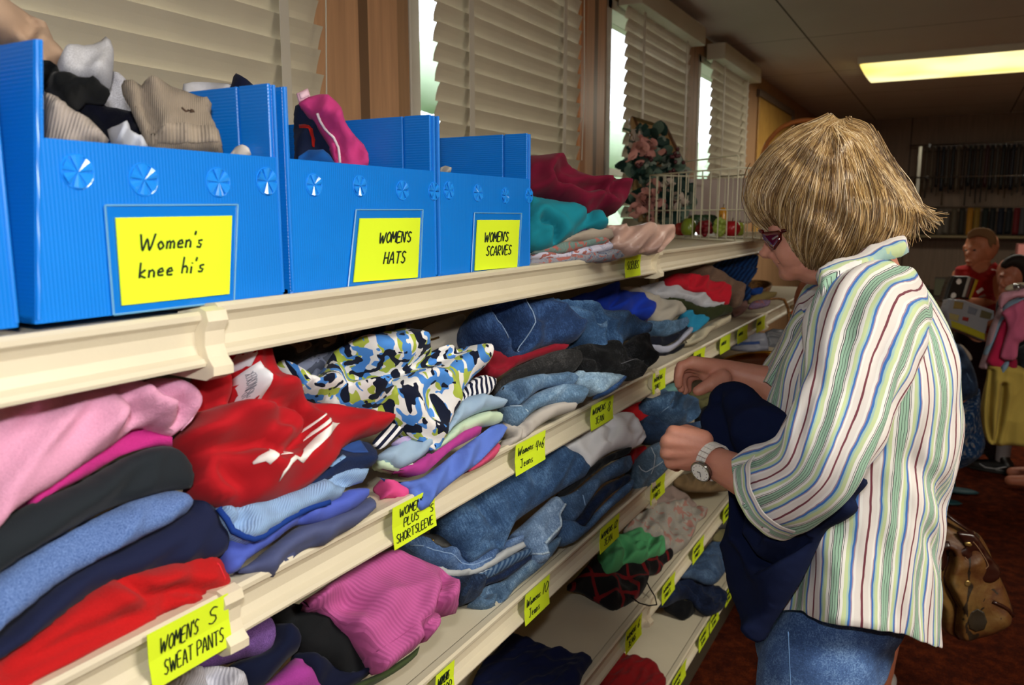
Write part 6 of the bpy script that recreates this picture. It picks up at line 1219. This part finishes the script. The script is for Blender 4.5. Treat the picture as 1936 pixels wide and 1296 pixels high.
bs = onz(1873, 892, 0.0)
jx = [(bs+UP*.10, bs+UP*.42, .034, .045)]
sneaker(boy, bs+UP*.001, -RT*.9+FW*.2, .25, solid('0a0a0c', .4), solid('b0b0b4', .4), 'sneaker')
MB().cap(bs+UP*.07+RT*.05, bs+UP*.20+RT*.05, .036, .04).build('sock', fab('8a8488'), boy, True)
# the person hidden behind the woman, with a shoulder bag
D7 = 2.42; b7_ = onz(1668, 1338, 0); 
hip = np.array([b7_[0], b7_[1], .86])-RT*.02; hd_ = hip+UP*.60-RT*.19
jt = [(hd_, (.08, .09, .105)), (hd_-UP*.09, hd_-UP*.2, .05, .055), (hd_-UP*.24+FW*.15, hd_-UP*.24-FW*.13, .06, .06), (hd_-UP*.28, hip, .10, .12), (hd_+UP*.0-RT*.085, hd_-UP*.02-RT*.1, .01, .012)]
for s in (-.09, .09):
    h2 = hip+FW*s; jt += [(h2, h2-UP*.40, .085, .055), (h2-UP*.40, h2-UP*.60, .052, .048), (h2-UP*.60, h2*np.array([1, 1, 0])+UP*.09-FW*s*.25, .048, .033), (hd_-UP*.24+FW*s*1.6, hd_-UP*.52+FW*s*2.0+RT*.02, .045, .036), (hd_-UP*.52+FW*s*2.0+RT*.02, hd_-UP*.66+FW*s*1.2-RT*.18, .034, .024)]
hp_ = smallperson('person behind the woman, only a bare calf and a sneaker in view', np.array([b7_[0], b7_[1], 0]), jt, SKIN3, .009)
mesh('hair', blend(MB().ell(hd_+UP*.02+RT*.015, (.088, .095, .105), ax=AXC), .01, 2), solid('4a3420', .7), hp_, True)
tt = MB().ell(hip+UP*.28-RT*.10, (.12, .17, .20), ax=AXC).ell(hip+UP*.05, (.125, .17, .12), ax=AXC); mesh('blouse', blend(tt, .012, 4), fab('6a5a4c'), hp_, True)
tt = MB().ell(hip-UP*.02, (.14, .18, .12), ax=AXC).cap(hip-FW*.09, hip-FW*.09-UP*.33, .10, .085).cap(hip+FW*.09, hip+FW*.09-UP*.33, .10, .085); mesh('denim_shorts', blend(tt, .012, 4), DEN('24406a'), hp_, True)
for s in (-.06, .09): sneaker(hp_, np.array([b7_[0], b7_[1], 0.001])+FW*s-RT*.07, -RT*1.0+FW*.25, .25, solid('a8a6a6', .5), solid('3c3c40', .4), 'sneaker', lace=solid('8a8a8a', .6))
# the shoulder bag
LEA = solid('2c120c', .28, .6); BR = N('printed_leather'); v_ = BR.coord(); f_ = BR.noise(v_, 11, 4, .6, .8); g_2 = BR.noise(BR.coord(scale=(1, .35, 1), rot=.6), 24, 3, .5, 1.2)
BR.base(BR.mix(BR.math('GREATER_THAN', g_2, .60), BR.ramp(f_, [(.3, lin('3c1a10')), (.45, lin('5c3a1c')), (.6, lin('6c5028')), (.75, lin('4c3c20'))]), lin('2a2016'))); BR.bump(BR.noise(v_, 60, 3), .5, .004); BR = BR.set(.5, .35)
D8 = 2.05
bag = soft('handbag', 'brown patterned handbag with a dark leather tab, hanging behind the woman', 'handbag', 'q', [(120, 250), (160, 205), (220, 215), (330, 285), (400, 325), (450, 345), (500, 370), (545, 440), (570, 500), (615, 610), (665, 720), (700, 830), (700, 880), (680, 915), (600, 960), (480, 995), (375, 1006), (300, 965), (200, 885), (140, 825), (80, 700), (80, 400)],
     (q_('q', 400, 700, D8), VIEWN), H=.05, D=.06, mat=BR, edge=.06, wr=.006, ws=(6, 10), cre=[([(300, 440), (300, 500), (270, 600), (310, 700), (345, 780), (335, 930), (370, 1000)], .014, .012)],
     lines=[('leather_piping', [(300, 470), (285, 540), (268, 620), (310, 700), (345, 775), (340, 850), (330, 940), (370, 1000)], .0035, LEA), ('leather_piping', [(565, 735), (620, 765), (665, 800), (695, 850)], .005, LEA)],
     patches=[('snap_button', [(392, 615), (400, 600), (415, 598), (428, 608), (428, 625), (412, 634), (396, 628)], solid('b8a060', .3, .5, .8)), ('dark_spot', [(410, 830), (430, 790), (470, 772), (510, 795), (530, 850), (510, 900), (460, 915), (420, 890)], solid('2c2418', .5)),
              ('leather_trim', [(185, 350), (300, 365), (315, 420), (290, 520), (262, 545), (238, 500), (215, 420), (185, 385)], LEA)])
bs_, bl_, _ = ob_info[bag.name]
soft('flap_tab', None, None, 'q', [(355, 345), (430, 350), (470, 360), (520, 430), (570, 505), (618, 565), (630, 600), (615, 640), (575, 662), (525, 662), (480, 630), (440, 570), (385, 500), (350, 512), (332, 490), (345, 455), (400, 440), (380, 400)], (q_('q', 480, 500, D8-.055), VIEWN*.96+RT*.2), H=.008, D=.006, mat=LEA, edge=.008, wr=.001, parent=bag,
     lines=[('stitching', [(400, 495), (460, 575), (475, 580), (545, 552), (490, 450), (450, 400)], .0012, thread('8a6a50'))], patches=[('brass_fitting', [(398, 405), (430, 402), (445, 420), (430, 432), (402, 425)], solid('b8a060', .3, .5, .8))])
MB().tube([q_('q', *p) for p in ((450, 352, D8-.05), (400, 318, D8-.05), (330, 270, D8-.05), (260, 210, D8-.03), (200, 140, D8+.02), (120, 40, D8+.05), (60, -200, D8+.12), (40, -500, D8+.2))], .011, 8, flat=.4).build('shoulder_strap', LEA, bag, True)
# ================================================================ things on the top shelf beyond the bins
WIRE = solid('d8d4bc', .35, .5)
qa = PD(1180, 452, 2.72); zt = ZS[0]+.004
c0 = onz(1278, 450, zt); c1 = onz(1390, 455, zt); ax_ = c1-c0; ax_[2] = 0; ax_ /= np.linalg.norm(ax_)
fr_ = c1.copy(); fl_ = c1-ax_*.50; bk = np.cross(UP, ax_); bk = bk if bk[1] > 0 else -bk; bk = bk*.30
hb_ = .222; t = empty('wire_basket', (fl_+c1)/2+bk/2, 'cream wire basket holding artificial fruit on the top shelf', 'basket')
w = MB(); cor = [fl_, c1, c1+bk, fl_+bk]; out_ = [ax_*-.012, ax_*.012, ax_*.012, ax_*-.012]
def seg(a, b, r): w.tube([a, b], r, 6)
for i in range(4):
    a, b = cor[i], cor[(i+1) % 4]
    for h, r in ((.0, .0022), (.095, .0016), (hb_, .003)): seg(a+UP*h, b+UP*h, r)
    n = 11 if i % 2 == 0 else 9
    for k in range(n): p = a+(b-a)*k/n; seg(p, p+UP*hb_, .0021)
for k in range(12): p = fl_+(c1-fl_)*k/12; seg(p, p+bk, .0014)
w.build('wire_body', WIRE, t, True)
MB().tube([fl_+ax_*.22+UP*hb_, fl_+ax_*.22+UP*(hb_+.035)][1:]+[c1+UP*(hb_+.038)-ax_*.01, c1+UP*(hb_+.034), c1+UP*(hb_+.004), c1+UP*hb_-ax_*.01], .0028, 6).build('folded_handle', WIRE, t, True)
def w_(x, y, d): return q_('w', x, y, d)
def fruit(name, x, y, r, col, lab, zs=None, d=2.78, el=(1, 1, 1), bumps=0, stem=True, cat=None, grp='artificial fruit in the wire basket'):
    c = w_(x, y, d); rr = 1.25*r*.2160*d/F; c[2] = zt+.006+rr*el[2]
    o = empty(name, c-UP*rr*el[2], lab, cat or name.split('_')[-1], grp); mb = MB()
    if bumps:
        rn = random.Random(int(x)); 
        for k in range(bumps):
            v = np.array([rn.gauss(0, 1) for _ in range(3)]); v /= np.linalg.norm(v); mb.ell(c+v*rr*np.array(el)*.72, rr*.32, 8, 6)
        mb.ell(c, rr*.7*np.array(el), 10, 8)
        mesh('berries', mb.get(), solid(col, .3, .5), o, True)
    else:
        rg = []
        for k in range(1, 14):
            p = math.pi*k/14; q = math.sin(p)**.9*(1+.0*p); zz = -math.cos(p)*el[2]*(1-.18*math.exp(-(q/.35)**2)); sc_ = 1.0 if name != 'pear' else (1.05-.35*(k/14))
            rg.append([c+rr*np.array([q*sc_*el[0]*math.cos(a), q*sc_*el[1]*math.sin(a), zz]) for a in np.linspace(0, 2*math.pi, 18, endpoint=False)])
        MB().rings(rg).build('flesh', solid(col, .25, .6), o, True)
    if stem: MB().tube([c+UP*rr*el[2]*.8, c+UP*rr*(el[2]+.25)+RT*rr*.1], .0018, 5).build('stem', solid('4a3418', .7), o, True)
fruit('apple', 942, 1092, 60, 'b01020', 'big red apple at the right end of the wire basket', d=2.62)
fruit('grape_bunch', 838, 1070, 62, '9aae4a', 'pale green grape bunch in the wire basket', bumps=40, el=(.7, .7, 1.15), d=2.62)
fruit('grape_bunch', 705, 1095, 62, '7c0c1c', 'dark red grape bunch in the wire basket', bumps=44, el=(1.1, .9, .95), d=2.66)
fruit('pear', 862, 1000, 48, 'c88a1c', 'yellow pear standing behind the green grapes', el=(.9, .9, 2.2), d=2.74)
fruit('pear', 565, 1090, 62, '6a7a1c', 'green pear in the wire basket', el=(1, 1, 1.1), d=2.70)
fruit('apple', 500, 1060, 50, '8c1010', 'dark red apple at the left end of the basket', d=2.74)
fruit('lime', 1010, 1050, 40, '9aaa3a', 'lime green fruit behind the big apple', el=(1, 1, 1.3), d=2.72)
lf = MB()
for k in range(14):
    c = w_(600+k*14, 1020+20*math.sin(k*2.1), 2.80); lf.ell(c, (.03, .012, .02), 8, 5, AXC)
c_ = w_(690, 1060, 2.83); c_[2] = zt
tag(lf.build('grape_leaf', solid('1e3a1c', .5), smooth=True), 'dark green artificial leaves behind the grapes', 'leaf', kind='stuff')
# pale box behind the basket
box3('storage_box', 'pale grey lilac box standing behind the wire basket', 'w', [(548, 640), (1110, 634), (1098, 1030), (560, 1010)], 3.12, .10, solid('b3a6a2', .6), cat='box', tiltd=.12)
MB().tube([w_(965, 545, 3.05), w_(1160, 548, 3.1), w_(1240, 560, 3.12)], .004, 6).build('wire_rim', WIRE, t, True)
# framed picture and the flower swag leaning on it
fp = plane3([(*px('w', (70, 95)), 3.20), (*px('w', (360, 195)), 3.32), (*px('w', (550, 580)), 3.30)])
FRM = solid('5a3418', .4); 
fpo = soft('picture_frame', 'framed picture leaning against the blinds behind the flower swag', 'picture', 'w', [(62, 92), (108, 104), (372, 186), (560, 600), (540, 1010), (150, 1010), (95, 700)], fp, H=.004, D=.02, mat=solid('9c7c50', .5), edge=.004, wr=0, sharp=True,
     patches=[('frame_bar', [(62, 92), (108, 104), (372, 186), (368, 212), (135, 148), (100, 140), (78, 128)], solid('5c4c28', .4)), ('frame_bar', [(62, 92), (90, 100), (140, 225), (120, 235)], FRM), ('frame_bar', [(372, 186), (392, 225), (556, 578), (540, 610), (356, 212)], FRM), ('frame_bar', [(556, 578), (540, 1010), (505, 1010), (520, 610)], FRM)])
t = empty('flower_swag', w_(330, 1040, 3.0), 'artificial flower swag of pink roses and grey green leaves', 'flowers'); t.location[2] = t.location[2]
rn = random.Random(5); reg = np.array([(100, 240), (200, 195), (300, 205), (400, 330), (450, 480), (540, 640), (620, 830), (570, 1020), (300, 1060), (140, 1030), (90, 800), (40, 560), (35, 430)], float)
def petal(mb, c, n, r, curl=.3):
    n = n/np.linalg.norm(n); u = np.cross(n, [rn.gauss(0, 1), rn.gauss(0, 1), rn.gauss(0, 1)]); u /= np.linalg.norm(u); v = np.cross(n, u); V = []; 
    for i in range(5):
        for j in range(-1, 2):
            s_ = i/4; wd = math.sin(math.pi*(.12+.8*s_))*.55; V.append(c+r*(u*s_*1.5+v*j*wd+n*(curl*s_*s_-.18*abs(j))))
    V2 = [p-n*.0008 for p in V]; f = [(i*3+j, i*3+j+1, i*3+j+4, i*3+j+3) for i in range(4) for j in range(2)]
    mb.add(V+V2, f+[tuple(k+15 for k in q[::-1]) for q in f])
for nm, col, cnt, r in (('dark_leaves', '1f3a34', 120, .034), ('sage_leaves', '5c7264', 80, .036), ('pale_leaves', '8a9488', 36, .034)):
    mb = MB(); k = 0
    while k < cnt:
        p = np.array([rn.uniform(30, 620), rn.uniform(195, 1050)])
        if not inside(p[None], reg)[0]: continue
        petal(mb, w_(p[0], p[1], 3.02+rn.uniform(-.04, .06)), VIEWN+np.array([rn.gauss(0, .5) for _ in range(3)]), r*rn.uniform(.7, 1.2)); k += 1
    mb.build(nm, solid(col, .6, .3), t, True)
for x, y, r in ((110, 410, .062), (235, 370, .05), (180, 860, .06), (285, 780, .055), (340, 690, .03), (150, 900, .045), (470, 830, .035), (95, 300, .035)):
    mb = MB(); c = w_(x, y, 2.95); 
    for k in range(16): petal(mb, c+np.array([rn.gauss(0, .2) for _ in range(3)])*r*1.6, VIEWN+np.array([rn.gauss(0, .9) for _ in range(3)]), r*rn.uniform(.35, .62), .5)
    mb.build('rose', solid('c48a82' if r > .036 else 'b8a89c', .6, .3), t, True)
mb = MB()
for k in range(46):
    x, y = rn.choice([(170, 490), (420, 700), (300, 880), (420, 620), (250, 950), (450, 460)]); mb.ell(w_(x+rn.gauss(0, 45), y+rn.gauss(0, 40), 2.96), .008, 7, 5)
mb.build('berries', solid('4c1c24', .35, .5), t, True)['kind'] = 'stuff'
# handled wicker basket beyond the head
c = PD(1518, 440, 3.75); c[2] = zt; c[0] = min(c[0], -.13); hb2 = empty('handled_basket', c, 'wicker basket with a tall hooped handle at the far end of the top shelf', 'basket', )
rings = [[c+np.array([r_*math.cos(a), r_*1.3*math.sin(a), z_]) for a in np.linspace(0, 2*math.pi, 28, endpoint=False)] for r_, z_ in ((.07, 0), (.10, .05), (.12, .11), (.115, .112), (.09, .05), (.06, .01))]
MB().rings(rings).build('bowl', WICK, hb2, True)
hpts = [onx(*p, c[0]) for p in ()]
HA = [PD(1437, 330, 3.72), PD(1440, 300, 3.72), PD(1452, 268, 3.72), PD(1478, 241, 3.72), PD(1510, 229, 3.72), PD(1545, 228, 3.72), PD(1580, 240, 3.72), PD(1605, 268, 3.72), PD(1612, 310, 3.72)]
HA = [c-RT*.12+UP*.09, c-RT*.17+UP*.25]+[h for h in HA]+[c+RT*.17+UP*.25, c+RT*.12+UP*.09]
MB().tube(catmull(HA, .02, False), .011, 7).build('hooped_handle', solid('cc7c40', .45), hb2, True)
# ================================================================ the far wall: rails of hanging accessories
YR = 9.12; dr = empty('display_rack', (1.7, YR, 1.2), 'slatted display rack of chrome rails on the far wall', 'rack')
CH = solid('b8bcc0', .18, .6, .95)
for z, xa in ((2.115, .12), (1.80, -.02), (1.50, .2)):
    MB().tube([np.array([xa, YR, z]), np.array([3.3, YR, z])], .009, 8).build('rail', CH, dr, True)
    for x in (.30, 1.3, 2.3, 3.2): MB().box((x-.01, YR, z-.012), (x+.01, YB-.001, z+.012)).build('bracket', CH, dr)
MB().box((.205, YR+.01, 1.28), (.24, YR+.03, 2.12)).build('upright_strip', solid('d8d4c0', .2, .7, .3), dr)
MB().box((-.05, 8.98, 1.205), (3.38, YB-.001, 1.228)).build('lower_shelf', solid('8a7a54', .6), dr)
def strip(L_, wd, mat, sway, buckle=True):
    o = empty('hanging_belt', (0, 0, 0)); s = []
    for k in range(9):
        t_ = k/8; z = -L_*t_; y = sway*.02*math.sin(t_*4); s.append([np.array([a, y+b, z]) for a, b in ((-wd/2, -.003), (wd/2, -.003), (wd/2, .003), (-wd/2, .003))])
    MB().rings(s).build('strap', mat, o, True, local=True)
    if buckle:
        p = [np.array([a, -.006, b]) for a, b in ((-wd*.8, -.01), (wd*.8, -.01), (wd*.8, -.06), (-wd*.8, -.06), (-wd*.8, -.01))]
        MB().tube(p, .004, 5).build('buckle', CH, o, True, local=True)
    return o
cols = ['1a1c20', '14181c', '2c1c14', '1c1414', '3c3630', '26221c', '4a3a20', '5c5040', '3a1016', '101828']
protos = [strip(.42, .03, solid(c_, .5), (i % 4)*.4) for i, c_ in enumerate(cols)]
def dup(root, loc, name, label, cat, group, sc=(1, 1, 1)):
    r = root.copy(); r.name = name; COL.objects.link(r); r.location = loc; r.scale = sc
    for ch in root.children:
        c_ = ch.copy(); COL.objects.link(c_); c_.parent = r
    return tag(r, label, cat, group)
rn = random.Random(11)
row = [('hanging_belt', 2.115, .28, 1.50, .046, (.40, .46), 'dark belt hanging in the top row of the far wall rack', 'belt', 'belts on the top rail'),
       ('hanging_necklace', 1.80, .10, 1.50, .05, (.14, .30), 'thin necklace hanging in the middle row of the far wall rack', 'necklace', 'necklaces on the middle rail'),
       ('hanging_scarf', 1.50, .28, 1.50, .062, (.24, .27), 'scarf or strap hanging in the lower row of the far wall rack', 'scarf', 'scarves on the lower rail')]
lowcol = ['3a342c', '4c463c', '5a5448', '6a6258', '6a6258', '5a5040', '2a2620', 'b07818', '8a6a20', '101c18', '0c1216', '0a1428', '101820', '6a1018', '4c4c50', '7a7470', '2c2c2c', '3c3028', '545050', '302020']
for nm, z, xa, xb_, st_p, (l0, l1), lb, ct, gr in row:
    x = xa; k = 0
    while x < xb_:
        if nm == 'hanging_scarf': pr = strip(.42, .052, solid(lowcol[k % 20], .7), (k % 3)*.3, False); pr.location = (x, YR-.005, z-.005); pr.scale = (1, 1, rn.uniform(l0, l1)/.42); pr.name = nm; tag(pr, lb, ct, gr)
        else: dup(rn.choice(protos if nm != 'hanging_necklace' else protos[4:8]), (x, YR-.005, z-.005), nm, lb, ct, gr, (1 if nm == 'hanging_belt' else .45, 1, rn.uniform(l0, l1)/.42))
        x += st_p*rn.uniform(.8, 1.2); k += 1
for p_ in protos:
    for ch in list(p_.children): bpy.data.objects.remove(ch)
    bpy.data.objects.remove(p_)
tag(MB().box((-.18, YB-.02, 1.72), (-.02, YB-.001, 2.02)).build('wall_picture', solid('5a3418', .5)), 'small brown framed panel on the far wall, left of the rack', 'picture')
# small goods on the low table under the rack
tb_ = empty('low_table', (1.0, 8.3, 0), 'dark low table of small goods below the far wall rack', 'table')
MB().box((.1, 7.95, .68), (2.6, 8.75, .71)).build('tabletop', solid('2c2018', .5), tb_)
for x in (.16, 2.54):
    for y in (8.0, 8.7): MB().box((x-.025, y-.025, 0), (x+.025, y+.025, .68)).build('leg', solid('2c2018', .5), tb_)
rn = random.Random(2)
for k in range(14):
    x = .2+k*.16; h = rn.uniform(.05, .16); cl = rn.choice(['5c5040', '6a2018', '30403c', '7a7468', '3c2c1c', '50503c'])
    o = empty('small_box', (x, 8.2, .711), 'small dark goods box in the row on the low table', 'box', 'small goods on the low table')
    MB().box((x-.06, 8.1, .711), (x+.06, 8.25, .711+h)).build('carton', solid(cl, .7), o); MB().box((x-.062, 8.098, .711+h), (x+.062, 8.252, .711+h+.012)).build('lid', solid('4a443c', .7), o)
pk = onx(1925, 470, 1.35) if False else PD(1932, 470, 6.2)
cab = empty('side_cabinet', (pk[0]+.25, pk[1], 0), 'dark side cabinet at the right edge carrying the pink box', 'cabinet')
MB().box((pk[0]-.06, pk[1]-.2, 0), (pk[0]+.75, pk[1]+.25, pk[2]-.055)).build('carcass', solid('241a14', .6), cab)
MB().box((pk[0]-.04, pk[1]-.212, .08), (pk[0]+.34, pk[1]-.2, pk[2]-.1)).build('door', solid('2c2018', .5), cab)
tag(MB().box((pk[0]-.035, pk[1]-.18, pk[2]-.054), (pk[0]+.35, pk[1]+.1, pk[2]+.035)).build('pink_box', solid('c07a74', .5)), 'pink lidded box on the dark side cabinet at the right edge', 'box')
# ================================================================ rack of small clothes at the right edge
DR = 3.05
rk = empty('clothes_rack', q_('k', 1000, 640, DR)*np.array([1, 1, 0]), 'chrome clothes rack of small garments at the right edge', 'clothes rack')
ra = q_('k', 800, 612, DR-.02); rb = q_('k', 860, 640, DR)+RT*1.1
MB().tube([ra, rb], .010, 8).build('hanging_rail', CH, rk, True)
for e_ in (rb, ra+RT*.32+FW*.0):
    b_0 = e_.copy(); b_0[2] = .012; MB().tube([e_, b_0], .012, 8).build('post', CH, rk, True)
    MB().tube([b_0-FW*.25, b_0+FW*.25], .012, 8).build('foot', CH, rk, True)
kw = dict(group='small garments on the clothes rack', H=.02, D=.025, edge=.025, wr=.006, ws=(7, 16), wa=1.3)
def hung(lab, cat, crop, pts, c, d, kind='plain', c2=None, nm='hanging_garment', **k2):
    return soft(nm, lab, cat, crop, pts, (q_(crop, *pts[0], DR+d), VIEWN), mat=fab(c, kind, c2), **{**kw, **k2})
hung('long pale yellow dress hanging low on the clothes rack', 'dress', 'm', [(530, 270), (640, 260), (800, 300), (850, 500), (850, 860), (780, 858), (700, 848), (620, 850), (560, 845), (520, 820), (490, 740), (476, 640), (472, 560), (490, 460), (515, 350)], 'b09a48', .06, nm='hanging_dress', H=.04, D=.04, wr=.01, ws=(9, 4), wa=0,
     cre=[([(545, 300), (530, 450), (525, 650), (540, 800)], .015, .012), ([(630, 400), (620, 550), (585, 750), (570, 840)], .015, .012)])
hung('dark denim garment hanging at the right edge of the rack', 'pants', 'm', [(740, 150), (860, 140), (860, 520), (780, 530), (710, 512), (690, 480), (730, 400), (745, 300)], '1a2028', .02, 'denim', nm='hanging_garment')
hung('maroon garment low on the rack at the right edge', 'shirt', 'm', [(775, 560), (850, 540), (850, 840), (765, 835)], '3a1420', .04)
hung('small lilac top low on the clothes rack', 'shirt', 'm', [(640, 380), (730, 370), (715, 440), (690, 465), (660, 430)], '8c5c78', .03)
hung('small crimson skirt below the pink tops', 'skirt', 'm', [(670, 235), (735, 230), (728, 385), (690, 392), (645, 380)], '8c1838', .015)
hung('small powder blue top peeking out below the hot pink one', 'shirt', 'm', [(620, 270), (680, 240), (665, 300), (645, 360), (606, 355)], '7c98b4', .02)
hung('pale greyish pink sleeve furthest left on the rack', 'shirt', 'k', [(690, 770), (740, 830), (700, 900), (640, 1080), (615, 1200), (590, 1292), (560, 1290), (520, 1275), (545, 1190), (570, 1110), (600, 980), (640, 880)], 'a88a94', .03)
hung('powder blue small top beside the greyish pink sleeve', 'shirt', 'k', [(730, 770), (800, 720), (900, 690), (900, 760), (790, 790), (740, 860), (700, 960), (640, 1090), (600, 1185), (555, 1165), (600, 1060), (660, 920)], '7e98b0', .015)
hung('hot pink small top between the blue and the rose ones', 'shirt', 'k', [(745, 880), (765, 960), (745, 1060), (735, 1150), (735, 1255), (700, 1280), (650, 1275), (600, 1250), (580, 1225), (620, 1130), (670, 1010), (710, 900)], 'b01c48', .0)
hung('rose pink small top hanging in front on the rack', 'shirt', 'k', [(705, 830), (770, 780), (840, 745), (900, 735), (900, 1030), (850, 1080), (835, 1190), (800, 1220), (740, 1215), (695, 1195), (715, 1090), (755, 960), (735, 880)], 'b8587c', -.02)
hung('deep red small top nearest the right edge of the rack', 'shirt', 'k', [(850, 760), (910, 730), (910, 1020), (860, 1020), (812, 1000), (830, 900)], '8c1020', -.035)
hung('light pink small cardigan draped over the hangers', 'cardigan', 'k', [(685, 700), (710, 665), (780, 650), (850, 640), (910, 625), (910, 700), (830, 705), (770, 730), (725, 770), (700, 800), (680, 760)], 'c890a4', -.01, H=.03)
hung('cream small top at the hanger end of the rack', 'shirt', 'k', [(728, 645), (750, 610), (800, 590), (870, 580), (910, 585), (910, 640), (850, 650), (790, 652)], 'b4a890', .0)
hng = empty('clothes_hanger', q_('k', 850, 640, DR-.05), 'chrome hanger hook sticking up at the top of the rack', 'hanger')
MB().tube([q_('k', x, y, DR-.05) for x, y in ((850, 645), (848, 628), (838, 618), (842, 604), (858, 600), (870, 610), (868, 622))], .004, 6).build('hook', CH, hng, True)
